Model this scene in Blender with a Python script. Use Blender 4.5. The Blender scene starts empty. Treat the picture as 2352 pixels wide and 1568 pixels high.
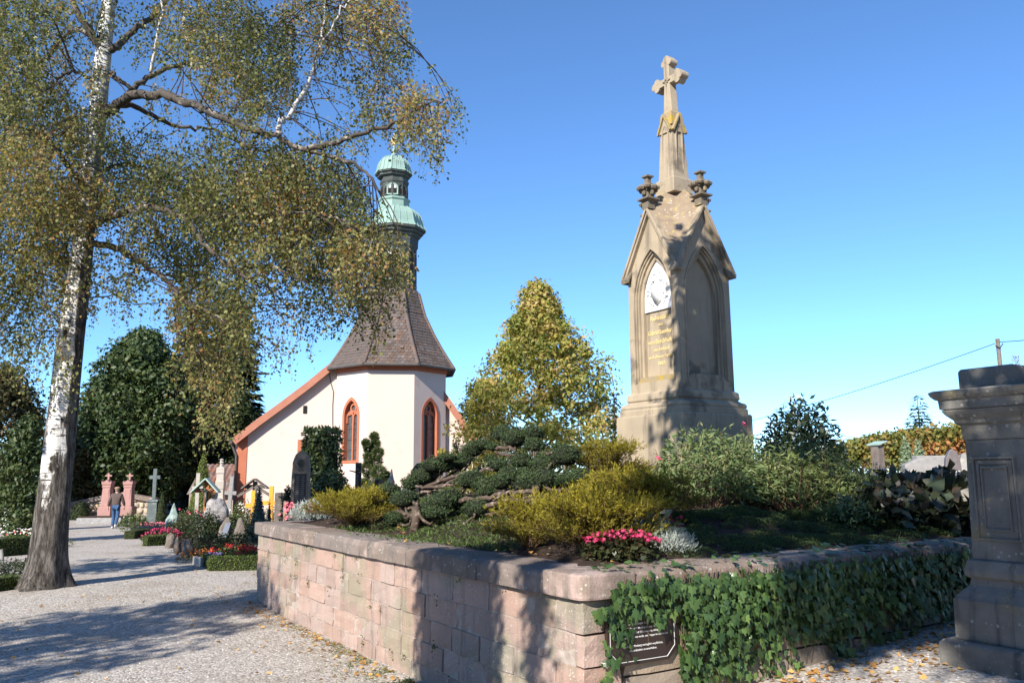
import bpy, bmesh, math, random
import numpy as np
from mathutils import Vector, Matrix

# ------------------------------------------------------------------ camera, sky, sun, exposure
scene = bpy.context.scene
COL = scene.collection
rng = np.random.default_rng(7)
random.seed(7)

FOC = 1900.0                      # focal length for a picture 2352 wide
PITCH, ROLL, EYE = math.radians(9.2), math.radians(0.4), 2.0
_r = np.array([1.0, 0, 0]); _f = np.array([0, math.cos(PITCH), math.sin(PITCH)]); _u = np.array([0, -math.sin(PITCH), math.cos(PITCH)])
CR = math.cos(ROLL) * _r - math.sin(ROLL) * _u
CU = math.sin(ROLL) * _r + math.cos(ROLL) * _u
CO = np.array([0, 0, EYE])
cam_data = bpy.data.cameras.new("camera")
cam_data.sensor_width = 36.0
cam_data.lens = FOC / 2352.0 * 36.0
cam_data.clip_end = 3000.0
cam = bpy.data.objects.new("camera", cam_data)
COL.objects.link(cam)
cam.matrix_world = Matrix(((CR[0], CU[0], -_f[0], CO[0]), (CR[1], CU[1], -_f[1], CO[1]), (CR[2], CU[2], -_f[2], CO[2]), (0, 0, 0, 1)))
scene.camera = cam

SUN_AZ, SUN_EL = math.radians(29.0), math.radians(33.0)
world = bpy.data.worlds.new("World"); scene.world = world; world.use_nodes = True
_nt = world.node_tree
_sky = _nt.nodes.new("ShaderNodeTexSky"); _sky.sky_type = 'NISHITA'; _sky.sun_disc = False
_sky.sun_elevation = SUN_EL; _sky.sun_rotation = math.pi + SUN_AZ
_sky.altitude = 3000; _sky.air_density = 1.0; _sky.dust_density = 0.0; _sky.ozone_density = 8.0
_bg = _nt.nodes["Background"]; _bg.inputs[1].default_value = 0.150
_wb = _nt.nodes.new("ShaderNodeMixRGB"); _wb.blend_type = 'MULTIPLY'; _wb.inputs[0].default_value = 1.0; _wb.inputs[2].default_value = (1.0, 1.055, 1.0, 1)   # white balance of the whole sky
_nt.links.new(_sky.outputs[0], _wb.inputs[1]); _nt.links.new(_wb.outputs[0], _bg.inputs[0])
sun_data = bpy.data.lights.new("sun", 'SUN'); sun_data.energy = 5.0; sun_data.angle = math.radians(0.5); sun_data.color = (1.0, 0.93, 0.83)
sun = bpy.data.objects.new("sun", sun_data); COL.objects.link(sun)
LDIR = Vector((math.sin(SUN_AZ) * math.cos(SUN_EL), math.cos(SUN_AZ) * math.cos(SUN_EL), -math.sin(SUN_EL)))
sun.rotation_euler = LDIR.to_track_quat('-Z', 'Y').to_euler()
sun.location = (-20, -35, 30)
vs = scene.view_settings; vs.view_transform = 'Standard'; vs.look = 'None'; vs.exposure = 0.85; vs.gamma = 1.0; vs.use_curve_mapping = False

# ------------------------------------------------------------------ helpers
def ray(x, y): return _f + CR * (x - 1176) / FOC - CU * (y - 784) / FOC
def P(x, y, Y):                       # photo point -> world point at distance Y
    d = ray(x, y); return CO + d * (Y / d[1])
def PZ(x, y, z):                      # photo point -> world point at height z
    d = ray(x, y); return CO + d * ((z - EYE) / d[2])
def smooth(t): t = min(1.0, max(0.0, t)); return t * t * (3 - 2 * t)

# terrace frame: U1 runs along the sunny wall, U2 along the ivy wall
CORNER = PZ(1335, 1325, 1.27); CORNER[2] = 0
THETA = math.radians(31.7)
U1 = np.array([-math.sin(THETA), math.cos(THETA), 0]); U2 = np.array([math.cos(THETA), math.sin(THETA), 0])
LEN1, LEN2 = 8.95, 10.0
def TB(x, y, b):                      # photo point on the vertical plane b metres behind the sunny wall
    d = ray(x, y); t = (b - (CO - CORNER) @ U2) / (d @ U2); return CO + d * t
def TA(x, y, a):                      # photo point on the vertical plane a metres behind the ivy wall
    d = ray(x, y); t = (a - (CO - CORNER) @ U1) / (d @ U1); return CO + d * t
def loc_ab(p): q = np.asarray(p)[:2] - CORNER[:2]; return q @ U1[:2], q @ U2[:2]
def bed_z(x, y):
    a, b = loc_ab((x, y)); d = max(0.0, min(a, b, LEN1 - a, LEN2 - b))
    return 1.21 + 0.93 * min(1.0, d / 4.0) ** 1.3 + 0.02 * math.sin(3.1 * x) * math.cos(2.7 * y)
def on_bed(x, y):                      # photo point -> first hit on the raised soil
    d = ray(x, y)
    for k in range(600):
        p = CO + d * (5.5 + 0.015 * k) / d[1]; a, b = loc_ab(p)
        if a > 0.3 and b > 0.3 and p[2] <= bed_z(p[0], p[1]): return p
    return p
def ground_z(x, y):
    a, b = loc_ab((x, y)); z = (0.26 * smooth(b / 1.4) + 0.08 * min(4.0, max(0.0, b - 1.2))) * (1 - smooth((a - 1.0) / 6.0)) * smooth((a + 5.0) / 3.5)
    z += 1.65 * smooth((x - 4.0) / 5.0) * smooth((y - 11.0) / 8.0)
    z += 0.10 * smooth((y - 11) / 4.0) * (1 - smooth((y - 20) / 10.0)) * smooth((-2 - x) / 3.0)
    return z
def GP(x, y):                          # photo point -> ground
    p = PZ(x, y, 0.0)
    for _ in range(4):
        p = PZ(x, y, min(1.9, ground_z(p[0], p[1])))
    return p

def tag(o, label=None, cat=None, group=None, kind=None):
    if label: o["label"] = label
    if cat: o["category"] = cat
    if group: o["group"] = group
    if kind: o["kind"] = kind
    return o
def thing(name, loc, label, cat, rz=0.0, group=None):
    o = bpy.data.objects.new(name, None); o.empty_display_size = 0.2; COL.objects.link(o)
    o.location = tuple(float(v) for v in loc); o.rotation_euler = (0, 0, rz)
    return tag(o, label, cat, group)
def link_mesh(name, me, mat, parent=None, loc=(0, 0, 0), rot=(0, 0, 0), scale=(1, 1, 1)):
    o = bpy.data.objects.new(name, me); COL.objects.link(o)
    if mat is not None and len(me.materials) == 0: me.materials.append(mat)
    o.parent = parent; o.location = tuple(float(v) for v in loc); o.rotation_euler = rot; o.scale = scale
    return o

class MB:
    def __init__(s): s.v = []; s.f = []
    def add(s, vs_, fs):
        n = len(s.v); s.v += [tuple(map(float, v)) for v in vs_]; s.f += [tuple(i + n for i in f) for f in fs]; return s
    def box(s, c, d, rz=0.0, taper=1.0):
        x, y, z = d[0] / 2, d[1] / 2, d[2] / 2; out = []
        for k, (i, j, l) in enumerate(((-1, -1, -1), (1, -1, -1), (1, 1, -1), (-1, 1, -1), (-1, -1, 1), (1, -1, 1), (1, 1, 1), (-1, 1, 1))):
            t = taper if l > 0 else 1.0
            px, py = i * x * t, j * y * t
            out.append((c[0] + px * math.cos(rz) - py * math.sin(rz), c[1] + px * math.sin(rz) + py * math.cos(rz), c[2] + l * z))
        return s.add(out, [(3, 2, 1, 0), (4, 5, 6, 7), (0, 1, 5, 4), (1, 2, 6, 5), (2, 3, 7, 6), (3, 0, 4, 7)])
    def beam(s, a, b, w, h=None):          # square bar from a to b
        a, b = Vector(a), Vector(b); h = h or w; d = (b - a).normalized()
        up = Vector((0, 0, 1)) if abs(d.z) < 0.95 else Vector((0, 1, 0))
        sx = d.cross(up).normalized() * (w / 2); sy = sx.cross(d).normalized() * (h / 2)
        q = [a - sx - sy, a + sx - sy, a + sx + sy, a - sx + sy, b - sx - sy, b + sx - sy, b + sx + sy, b - sx + sy]
        return s.add(q, [(3, 2, 1, 0), (4, 5, 6, 7), (0, 1, 5, 4), (1, 2, 6, 5), (2, 3, 7, 6), (3, 0, 4, 7)])
    def prism(s, poly, axis, lo, hi):      # poly: 2D list; axis: 'x','y','z' extrusion
        n = len(poly)
        def mk(p, t): return {'z': (p[0], p[1], t), 'y': (p[0], t, p[1]), 'x': (t, p[0], p[1])}[axis]
        vv = [mk(p, lo) for p in poly] + [mk(p, hi) for p in poly]
        ff = [tuple(range(n)), tuple(range(2 * n - 1, n - 1, -1))] + [(i, i + n, (i + 1) % n + n, (i + 1) % n) for i in range(n)]
        return s.add(vv, ff)
    def ring(s, outer, inner, axis, lo, hi):   # band between two outlines of equal length (open or closed ends are capped)
        n = len(outer)
        def mk(p, t): return {'z': (p[0], p[1], t), 'y': (p[0], t, p[1]), 'x': (t, p[0], p[1])}[axis]
        vv = [mk(p, lo) for p in outer] + [mk(p, lo) for p in inner] + [mk(p, hi) for p in outer] + [mk(p, hi) for p in inner]
        ff = []
        for i in range(n - 1):
            j = i + 1
            ff += [(i, j, n + j, n + i), (2 * n + i, 3 * n + i, 3 * n + j, 2 * n + j), (i, 2 * n + i, 2 * n + j, j), (n + i, n + j, 3 * n + j, 3 * n + i)]
        ff += [(0, n, 3 * n, 2 * n), (n - 1, 3 * n - 1, 4 * n - 1, 2 * n - 1)]
        return s.add(vv, ff)
    def tube(s, pts, rad, n=8, cap=True):
        pts = [Vector(p) for p in pts]; m = len(pts)
        if not hasattr(rad, '__len__'): rad = [rad] * m
        d0 = (pts[1] - pts[0]).normalized(); ref = Vector((0, 0, 1)) if abs(d0.z) < 0.9 else Vector((1, 0, 0))
        u = d0.cross(ref).normalized(); vv = []; ff = []
        for i in range(m):
            d = (pts[min(i + 1, m - 1)] - pts[max(i - 1, 0)]).normalized()
            u = (u - d * u.dot(d)).normalized(); w = d.cross(u)
            for k in range(n):
                a = 2 * math.pi * k / n
                vv.append(pts[i] + (u * math.cos(a) + w * math.sin(a)) * rad[i])
        for i in range(m - 1):
            for k in range(n):
                ff.append((i * n + k, i * n + (k + 1) % n, (i + 1) * n + (k + 1) % n, (i + 1) * n + k))
        if cap: ff += [tuple(range(n - 1, -1, -1)), tuple((m - 1) * n + k for k in range(n))]
        return s.add(vv, ff)
    def lathe(s, prof, n=16, c=(0, 0), rot=0.0, sq=False):   # prof: [(r,z)]; n=4 with sq: r is the half width
        vv = []; ff = []; m = len(prof)
        for r_, z in prof:
            for k in range(n):
                a = rot + 2 * math.pi * (k + 0.5) / n
                rr = r_ / math.cos(math.pi / n) if sq else r_
                vv.append((c[0] + rr * math.cos(a), c[1] + rr * math.sin(a), z))
        for i in range(m - 1):
            for k in range(n):
                ff.append((i * n + k, i * n + (k + 1) % n, (i + 1) * n + (k + 1) % n, (i + 1) * n + k))
        ff += [tuple(range(n - 1, -1, -1)), tuple((m - 1) * n + k for k in range(n))]
        return s.add(vv, ff)
    def ball(s, c, r, nu=10, nv=6):
        rx, ry, rz = r if hasattr(r, '__len__') else (r, r, r)
        vv = [(c[0], c[1], c[2] - rz)]; ff = []
        for i in range(1, nv):
            t = math.pi * i / nv
            for k in range(nu):
                a = 2 * math.pi * k / nu
                vv.append((c[0] + rx * math.sin(t) * math.cos(a), c[1] + ry * math.sin(t) * math.sin(a), c[2] - rz * math.cos(t)))
        vv.append((c[0], c[1], c[2] + rz)); L = len(vv) - 1
        for k in range(nu):
            ff.append((0, 1 + (k + 1) % nu, 1 + k)); ff.append((L, L - nu + k, L - nu + (k + 1) % nu))
        for i in range(nv - 2):
            for k in range(nu):
                a = 1 + i * nu; ff.append((a + k, a + (k + 1) % nu, a + nu + (k + 1) % nu, a + nu + k))
        return s.add(vv, ff)
    def mesh(s, name, smooth_=False, bevel=0.0, fix=True, jitter=0.0):
        me = bpy.data.meshes.new(name)
        vv = s.v
        if jitter: vv = [tuple(c + random.uniform(-jitter, jitter) for c in v) for v in vv]
        me.from_pydata(vv, [], s.f)
        if fix or bevel:
            bm = bmesh.new(); bm.from_mesh(me)
            bmesh.ops.recalc_face_normals(bm, faces=bm.faces)
            if bevel:
                es = [e for e in bm.edges if len(e.link_faces) == 2 and e.calc_face_angle(0) > 0.35]
                bmesh.ops.bevel(bm, geom=es, offset=bevel, segments=2, profile=0.6, affect='EDGES', clamp_overlap=True)
            bm.to_mesh(me); bm.free()
        if smooth_: me.polygons.foreach_set("use_smooth", [True] * len(me.polygons))
        me.update(); return me
    def build(s, name, mat, parent=None, loc=(0, 0, 0), rot=(0, 0, 0), smooth_=False, bevel=0.0, jitter=0.0):
        return link_mesh(name, s.mesh(name, smooth_, bevel, True, jitter), mat, parent, loc, rot)

def npmesh(name, V, F, mat, parent=None, loc=(0, 0, 0), rnd=None, smooth_=False):
    me = bpy.data.meshes.new(name); V = np.ascontiguousarray(V, dtype=np.float32); F = np.ascontiguousarray(F, dtype=np.int32)
    k = F.shape[1]
    me.vertices.add(len(V)); me.vertices.foreach_set("co", V.ravel())
    me.loops.add(F.size); me.loops.foreach_set("vertex_index", F.ravel())
    me.polygons.add(len(F)); me.polygons.foreach_set("loop_start", np.arange(0, F.size, k, dtype=np.int32))
    if smooth_: me.polygons.foreach_set("use_smooth", np.ones(len(F), dtype=bool))
    me.update(calc_edges=True)
    if rnd is not None:
        at = me.attributes.new("rnd", 'FLOAT', 'FACE'); at.data.foreach_set("value", np.ascontiguousarray(rnd, dtype=np.float32))
    return link_mesh(name, me, mat, parent, loc)

def nrm(a): return a / np.maximum(1e-9, np.linalg.norm(a, axis=-1, keepdims=True))
def rball(n): d = nrm(rng.normal(size=(n, 3))); return d
def leaf_geo(pos, t, n, L, Wd, fold=0.15):
    """one folded four-corner leaf per point; t tip direction, n leaf normal"""
    t = nrm(t); s = nrm(np.cross(n, t)); n2 = np.cross(t, s); L = np.broadcast_to(np.asarray(L, float).reshape(-1, 1), (len(pos), 1)); Wd = np.broadcast_to(np.asarray(Wd, float).reshape(-1, 1), (len(pos), 1))
    V = np.empty((len(pos), 4, 3)); V[:, 0] = pos; V[:, 1] = pos + t * L * 0.42 + s * Wd / 2 + n2 * Wd * fold; V[:, 2] = pos + t * L; V[:, 3] = pos + t * L * 0.42 - s * Wd / 2 + n2 * Wd * fold
    return V.reshape(-1, 3), np.arange(len(pos) * 4).reshape(-1, 4)
def puff(centers, radii, n_per, L, ratio=0.55, up=0.5, out=1.0, squash=1.0, jit=0.6, shell=0.45):
    """leaves filling clumps; returns V,F,rnd with a value shared by each clump"""
    centers = np.asarray(centers, float); K = len(centers); radii = np.broadcast_to(np.asarray(radii, float), (K,))
    idx = np.repeat(np.arange(K), n_per); N = len(idx)
    d = rball(N); rad = radii[idx] * rng.random(N) ** shell
    off = d * rad[:, None]; off[:, 2] *= squash
    pos = centers[idx] + off
    n = nrm(d * out + np.array([0, 0, up]) + rng.normal(size=(N, 3)) * jit)
    t = np.cross(n, rng.normal(size=(N, 3))); t[:, 2] -= 0.3
    LL = L * rng.uniform(0.7, 1.3, N)
    V, F = leaf_geo(pos, t, n, LL, LL * ratio)
    cl = rng.random(K); r = np.clip(cl[idx] * 0.5 + rng.random(N) * 0.5, 0, 1)
    return V, F, r
def cat(parts):
    Vs, Fs, Rs, o = [], [], [], 0
    for V, F, r in parts: Vs.append(V); Fs.append(F + o); Rs.append(r); o += len(V)
    return np.concatenate(Vs), np.concatenate(Fs), np.concatenate(Rs)

# ------------------------------------------------------------------ materials
MATS = {}
def _new(name):
    m = bpy.data.materials.new(name); m.use_nodes = True; nt = m.node_tree
    return m, nt, nt.nodes, nt.links, nt.nodes["Principled BSDF"]
def _ramp(nd, stops):
    r = nd.new("ShaderNodeValToRGB"); e = r.color_ramp.elements
    while len(e) > 1: e.remove(e[-1])
    e[0].position = stops[0][0]; e[0].color = (*stops[0][1], 1)
    for p, c in stops[1:]:
        k = e.new(p); k.color = (*c, 1)
    return r
def leafmat(name, cols, trans=0.3, rough=0.55, spec=0.3):
    if name in MATS: return MATS[name]
    m, nt, nd, lk, b = _new(name)
    at = nd.new("ShaderNodeAttribute"); at.attribute_name = "rnd"
    st = [(i / max(1, len(cols) - 1), c) for i, c in enumerate(cols)]
    rp = _ramp(nd, st); lk.new(at.outputs["Fac"], rp.inputs[0]); lk.new(rp.outputs[0], b.inputs["Base Color"])
    b.inputs["Roughness"].default_value = rough; b.inputs["Specular IOR Level"].default_value = spec
    tr = nd.new("ShaderNodeBsdfTranslucent"); mx = nd.new("ShaderNodeMixShader"); mx.inputs[0].default_value = trans
    g = nd.new("ShaderNodeMixRGB"); g.blend_type = 'MULTIPLY'; g.inputs[0].default_value = 1; g.inputs[2].default_value = (1.25, 1.2, 0.7, 1)
    lk.new(rp.outputs[0], g.inputs[1]); lk.new(g.outputs[0], tr.inputs[0])
    lk.new(b.outputs[0], mx.inputs[1]); lk.new(tr.outputs[0], mx.inputs[2]); lk.new(mx.outputs[0], nd["Material Output"].inputs[0])
    MATS[name] = m; return m
def pmat(name, c1, c2=None, scale=3.0, rough=0.8, bump=0.0, bscale=20.0, c3=None, s3=8.0, t3=0.62, objrand=0.0, metal=0.0, spec=0.3, streak=None, stretch=(1, 1, 1), detail=6.0, lichen=None, dist=0.02):
    """weathered surface: noise between c1 and c2, patches of c3, spots of lichen, streaks that run down"""
    if name in MATS: return MATS[name]
    m, nt, nd, lk, b = _new(name)
    ge = nd.new("ShaderNodeNewGeometry"); mp = nd.new("ShaderNodeMapping"); mp.inputs["Scale"].default_value = stretch
    lk.new(ge.outputs["Position"], mp.inputs[0]); pos = mp.outputs[0]
    def noise(sc, det=detail, rg=0.6, src=pos):
        n = nd.new("ShaderNodeTexNoise"); n.inputs["Scale"].default_value = sc; n.inputs["Detail"].default_value = det; n.inputs["Roughness"].default_value = rg
        lk.new(src, n.inputs["Vector"]); return n.outputs["Fac"]
    def mix(fac, a, bcol, mode='MIX'):
        x = nd.new("ShaderNodeMixRGB"); x.blend_type = mode
        if isinstance(fac, float): x.inputs[0].default_value = fac
        else: lk.new(fac, x.inputs[0])
        for i, q in ((1, a), (2, bcol)):
            if isinstance(q, tuple): x.inputs[i].default_value = (*q, 1)
            else: lk.new(q, x.inputs[i])
        return x.outputs[0]
    def step(fac, lo, hi):
        r = nd.new("ShaderNodeMapRange"); r.inputs[1].default_value = lo; r.inputs[2].default_value = hi; lk.new(fac, r.inputs[0]); return r.outputs[0]
    c2 = c2 or tuple(v * 0.75 for v in c1)
    colr = mix(step(noise(scale), 0.32, 0.68), c1, c2)
    if c3: colr = mix(step(noise(s3, 5), t3, t3 + 0.1), colr, c3)
    if streak:
        m2 = nd.new("ShaderNodeMapping"); m2.inputs["Scale"].default_value = (7, 7, 0.5); lk.new(ge.outputs["Position"], m2.inputs[0])
        colr = mix(step(noise(1.0, 5, 0.65, m2.outputs[0]), 0.52, 0.72), colr, streak)
    if lichen:
        v = nd.new("ShaderNodeTexVoronoi"); v.inputs["Scale"].default_value = lichen[1]; lk.new(pos, v.inputs["Vector"])
        k = nd.new("ShaderNodeMath"); k.operation = 'MULTIPLY'; lk.new(step(v.outputs["Distance"], 0.3, 0.2), k.inputs[0]); lk.new(step(noise(lichen[1] * 0.25, 3), 0.5, 0.6), k.inputs[1])
        colr = mix(k.outputs[0], colr, lichen[0])
    if objrand:
        oi = nd.new("ShaderNodeObjectInfo"); hs = nd.new("ShaderNodeHueSaturation")
        r = nd.new("ShaderNodeMapRange"); r.inputs[3].default_value = 1 - objrand; r.inputs[4].default_value = 1 + objrand; lk.new(oi.outputs["Random"], r.inputs[0]); lk.new(r.outputs[0], hs.inputs["Value"])
        w = nd.new("ShaderNodeTexWhiteNoise"); w.noise_dimensions = '1D'; lk.new(oi.outputs["Random"], w.inputs["W"])
        r2 = nd.new("ShaderNodeMapRange"); r2.inputs[3].default_value = 1 - objrand * 1.8; r2.inputs[4].default_value = 1 + objrand * 1.2; lk.new(w.outputs["Value"], r2.inputs[0]); lk.new(r2.outputs[0], hs.inputs["Saturation"])
        lk.new(colr, hs.inputs["Color"]); colr = hs.outputs[0]
    lk.new(colr, b.inputs["Base Color"]); b.inputs["Roughness"].default_value = rough; b.inputs["Metallic"].default_value = metal; b.inputs["Specular IOR Level"].default_value = spec
    if bump:
        bp = nd.new("ShaderNodeBump"); bp.inputs["Strength"].default_value = bump; bp.inputs["Distance"].default_value = dist
        lk.new(noise(bscale, 8, 0.7), bp.inputs["Height"]); lk.new(bp.outputs[0], b.inputs["Normal"])
    MATS[name] = m; return m
# ------------------------------------------------------------------ ground
def gravel_mat():
    m, nt, nd, lk, b = _new("gravel")
    ge = nd.new("ShaderNodeNewGeometry"); pos = ge.outputs["Position"]
    v = nd.new("ShaderNodeTexVoronoi"); v.inputs["Scale"].default_value = 42; v.inputs["Randomness"].default_value = 1; lk.new(pos, v.inputs["Vector"])
    sp = nd.new("ShaderNodeSeparateColor"); lk.new(v.outputs["Color"], sp.inputs[0])
    rp = _ramp(nd, [(0.0, (0.19, 0.17, 0.15)), (0.3, (0.34, 0.305, 0.27)), (0.7, (0.41, 0.375, 0.335)), (1.0, (0.56, 0.53, 0.49))]); lk.new(sp.outputs[0], rp.inputs[0])
    n = nd.new("ShaderNodeTexNoise"); n.inputs["Scale"].default_value = 0.7; n.inputs["Detail"].default_value = 8; n.inputs["Roughness"].default_value = 0.65; lk.new(pos, n.inputs["Vector"])
    r2 = _ramp(nd, [(0.3, (0.80, 0.76, 0.70)), (0.55, (1, 1, 1)), (0.8, (1.0, 0.95, 0.90))]); lk.new(n.outputs["Fac"], r2.inputs[0])
    mx = nd.new("ShaderNodeMixRGB"); mx.blend_type = 'MULTIPLY'; mx.inputs[0].default_value = 1; lk.new(rp.outputs[0], mx.inputs[1]); lk.new(r2.outputs[0], mx.inputs[2])
    # grass far away
    xyz = nd.new("ShaderNodeSeparateXYZ"); lk.new(pos, xyz.inputs[0])
    mr = nd.new("ShaderNodeMapRange"); mr.inputs[1].default_value = 52; mr.inputs[2].default_value = 60; lk.new(xyz.outputs[1], mr.inputs[0])
    m2 = nd.new("ShaderNodeMixRGB"); lk.new(mr.outputs[0], m2.inputs[0]); lk.new(mx.outputs[0], m2.inputs[1]); m2.inputs[2].default_value = (0.07, 0.10, 0.03, 1)
    lk.new(m2.outputs[0], b.inputs["Base Color"]); b.inputs["Roughness"].default_value = 0.95; b.inputs["Specular IOR Level"].default_value = 0.2
    bp = nd.new("ShaderNodeBump"); bp.inputs["Strength"].default_value = 0.7; bp.inputs["Distance"].default_value = 0.010; lk.new(v.outputs["Distance"], bp.inputs["Height"]); bp.invert = True
    lk.new(bp.outputs[0], b.inputs["Normal"])
    return m
def grid_sheet(name, xs, ys, zf, mat, **kw):
    V = np.array([(x, y, zf(x, y)) for y in ys for x in xs]); nx = len(xs)
    F = np.array([(j * nx + i, j * nx + i + 1, (j + 1) * nx + i + 1, (j + 1) * nx + i) for j in range(len(ys) - 1) for i in range(nx - 1)])
    return npmesh(name, V, F, mat, smooth_=True, **kw)
xs = [-1500, -600, -250, -100, -60] + list(np.arange(-40, 30.1, 0.6)) + [40, 60, 100, 250, 600, 1500]
ys = [-400, -100, -40] + list(np.arange(-15, 50.1, 0.6)) + [60, 80, 120, 250, 600, 1500, 2500]
tag(grid_sheet("ground", xs, ys, lambda x, y: ground_z(x, y) + 0.012 * math.sin(1.7 * x + 0.6 * y) * math.sin(1.3 * y), gravel_mat()), kind="structure")

SOIL = pmat("soil", (0.040, 0.025, 0.018), (0.075, 0.048, 0.034), 7, 0.95, 1.0, 26, c3=(0.13, 0.09, 0.06), s3=25, t3=0.6, dist=0.06)
# raised soil of the terrace
V, F = [], []
na, nb = 46, 50
for j in range(nb + 1):
    for i in range(na + 1):
        a = 0.3 + (LEN1 - 0.6) * i / na; b = 0.3 + (LEN2 - 0.6) * j / nb
        q = CORNER + U1 * a + U2 * b; V.append((q[0], q[1], bed_z(q[0], q[1]) + random.uniform(-0.012, 0.012)))
for j in range(nb):
    for i in range(na): F.append((j * (na + 1) + i, (j + 1) * (na + 1) + i, (j + 1) * (na + 1) + i + 1, j * (na + 1) + i + 1))
tag(npmesh("planting_bed", np.array(V), np.array(F)[:, ::-1], SOIL, smooth_=True), kind="structure")

# soil of the graves beside the path
poly = [(470, 1288), (420, 1283), (400, 1262), (330, 1247), (306, 1230), (300, 1214), (330, 1196), (420, 1170), (560, 1160), (760, 1160), (760, 1215), (640, 1240), (592, 1270), (592, 1300)]
bm = bmesh.new(); bm.faces.new([bm.verts.new((*PZ(x, y, 0.0)[:2], 0.0)) for x, y in poly])
bmesh.ops.triangulate(bm, faces=bm.faces); bmesh.ops.subdivide_edges(bm, edges=bm.edges, cuts=8, use_grid_fill=True)
for v in bm.verts: v.co.z = ground_z(v.co.x, v.co.y) + 0.02 + random.uniform(0, 0.02)
me = bpy.data.meshes.new("grave_soil"); bm.to_mesh(me); bm.free()
tag(link_mesh("grave_soil", me, SOIL), kind="structure")

# ------------------------------------------------------------------ retaining wall of the terrace
STONE_PINK = pmat("pink_sandstone", (0.40, 0.275, 0.225), (0.33, 0.245, 0.205), 3, 0.9, 0.6, 45, c3=(0.29, 0.25, 0.185), s3=1.4, t3=0.52, objrand=0.10, streak=(0.20, 0.165, 0.14), lichen=((0.48, 0.45, 0.41), 38))
STONE_COPE = pmat("coping_sandstone", (0.25, 0.19, 0.155), (0.17, 0.14, 0.12), 4, 0.92, 0.6, 40, c3=(0.40, 0.30, 0.26), s3=2.0, t3=0.55, objrand=0.12, streak=(0.13, 0.115, 0.10), lichen=((0.42, 0.41, 0.37), 26))
STONE_TAN = pmat("tan_sandstone", (0.34, 0.27, 0.205), (0.28, 0.225, 0.17), 4, 0.9, 0.5, 45, c3=(0.45, 0.30, 0.24), s3=3, t3=0.58, objrand=0.12, streak=(0.24, 0.21, 0.16))
MORTAR = pmat("mortar", (0.46, 0.40, 0.35), (0.30, 0.24, 0.20), 9, 0.95, 0.5, 60)
wall = thing("retaining_wall", CORNER, "long low retaining wall of pink sandstone blocks with grey coping round the monument terrace", "wall", THETA)
def block_meshes(n=5):
    out = []
    for _ in range(n):
        mb = MB().box((0, 0, 0), (1, 1, 1)); me = mb.mesh("stone_block")
        bm = bmesh.new(); bm.from_mesh(me); bmesh.ops.subdivide_edges(bm, edges=bm.edges, cuts=2, use_grid_fill=True)
        for v in bm.verts:
            c = v.co
            for k in range(3):
                if abs(c[k]) > 0.49: c[k] += random.uniform(-0.02, 0.014) * (1 if c[k] > 0 else -1)
            nout = sum(1 for k in range(3) if abs(c[k]) > 0.44)
            if nout >= 2:
                for k in range(3):
                    if abs(c[k]) > 0.44: c[k] *= random.uniform(0.972, 0.993)
        bm.to_mesh(me); bm.free(); out.append(me)
    return out
BLK_P = block_meshes(); BLK_T = block_meshes()
for m_ in BLK_P: m_.materials.append(STONE_PINK)
for m_ in BLK_T: m_.materials.append(STONE_TAN)
FACE = 0.05                                   # the coping stands this far proud of the blocks
COURSES = [(0.85, 1.09), (0.62, 0.845), (0.395, 0.615), (0.175, 0.39), (-0.10, 0.17)]
for ci, (z0, z1) in enumerate(COURSES):       # sunny wall, along local y, facing -x
    y = -0.0 + FACE
    first = True
    while y < LEN1 - 0.05:
        L = random.uniform(0.30, 0.72) if not first else (0.62 if ci % 2 else 0.36)
        first = False
        L = min(L, LEN1 - 0.02 - y)
        if LEN1 - y - L < 0.2: L = LEN1 - 0.02 - y
        dx = random.uniform(-0.008, 0.008)
        me = random.choice(BLK_P)
        link_mesh("stone_block", me, None, wall, (FACE + 0.17 + dx, y + L / 2, (z0 + z1) / 2), (0, 0, 0), (0.34, L - 0.010, z1 - z0 - 0.005))
        y += L
for ci, (z0, z1) in enumerate([(0.85, 1.09), (0.52, 0.845), (0.20, 0.515), (-0.1, 0.195)]):   # ivy wall, along local x, facing -y
    x = FACE + 0.36
    while x < 7.4:
        L = random.uniform(0.55, 1.0)
        link_mesh("stone_block", random.choice(BLK_T), None, wall, (x + L / 2, FACE + 0.17 + random.uniform(-0.006, 0.006), (z0 + z1) / 2), (0, 0, 0), (L - 0.012, 0.34, z1 - z0 - 0.006))
        x += L
for z0, z1 in COURSES:                        # far return of the wall
    for k in range(4):
        link_mesh("stone_block", random.choice(BLK_P), None, wall, (FACE + 0.38 + 0.35 + k * 0.7, LEN1 - 0.17, (z0 + z1) / 2), (0, 0, 0), (0.69, 0.34, z1 - z0 - 0.006))
core = MB().box((FACE + 0.162, LEN1 / 2 + 0.05, 0.5), (0.30, LEN1 - 0.25, 1.15)).box((3.9, FACE + 0.19, 0.5), (7.0, 0.26, 1.14)).box((1.6, LEN1 - 0.17, 0.5), (2.6, 0.26, 1.14))
core.build("mortar_bed", MORTAR, wall)
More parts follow.
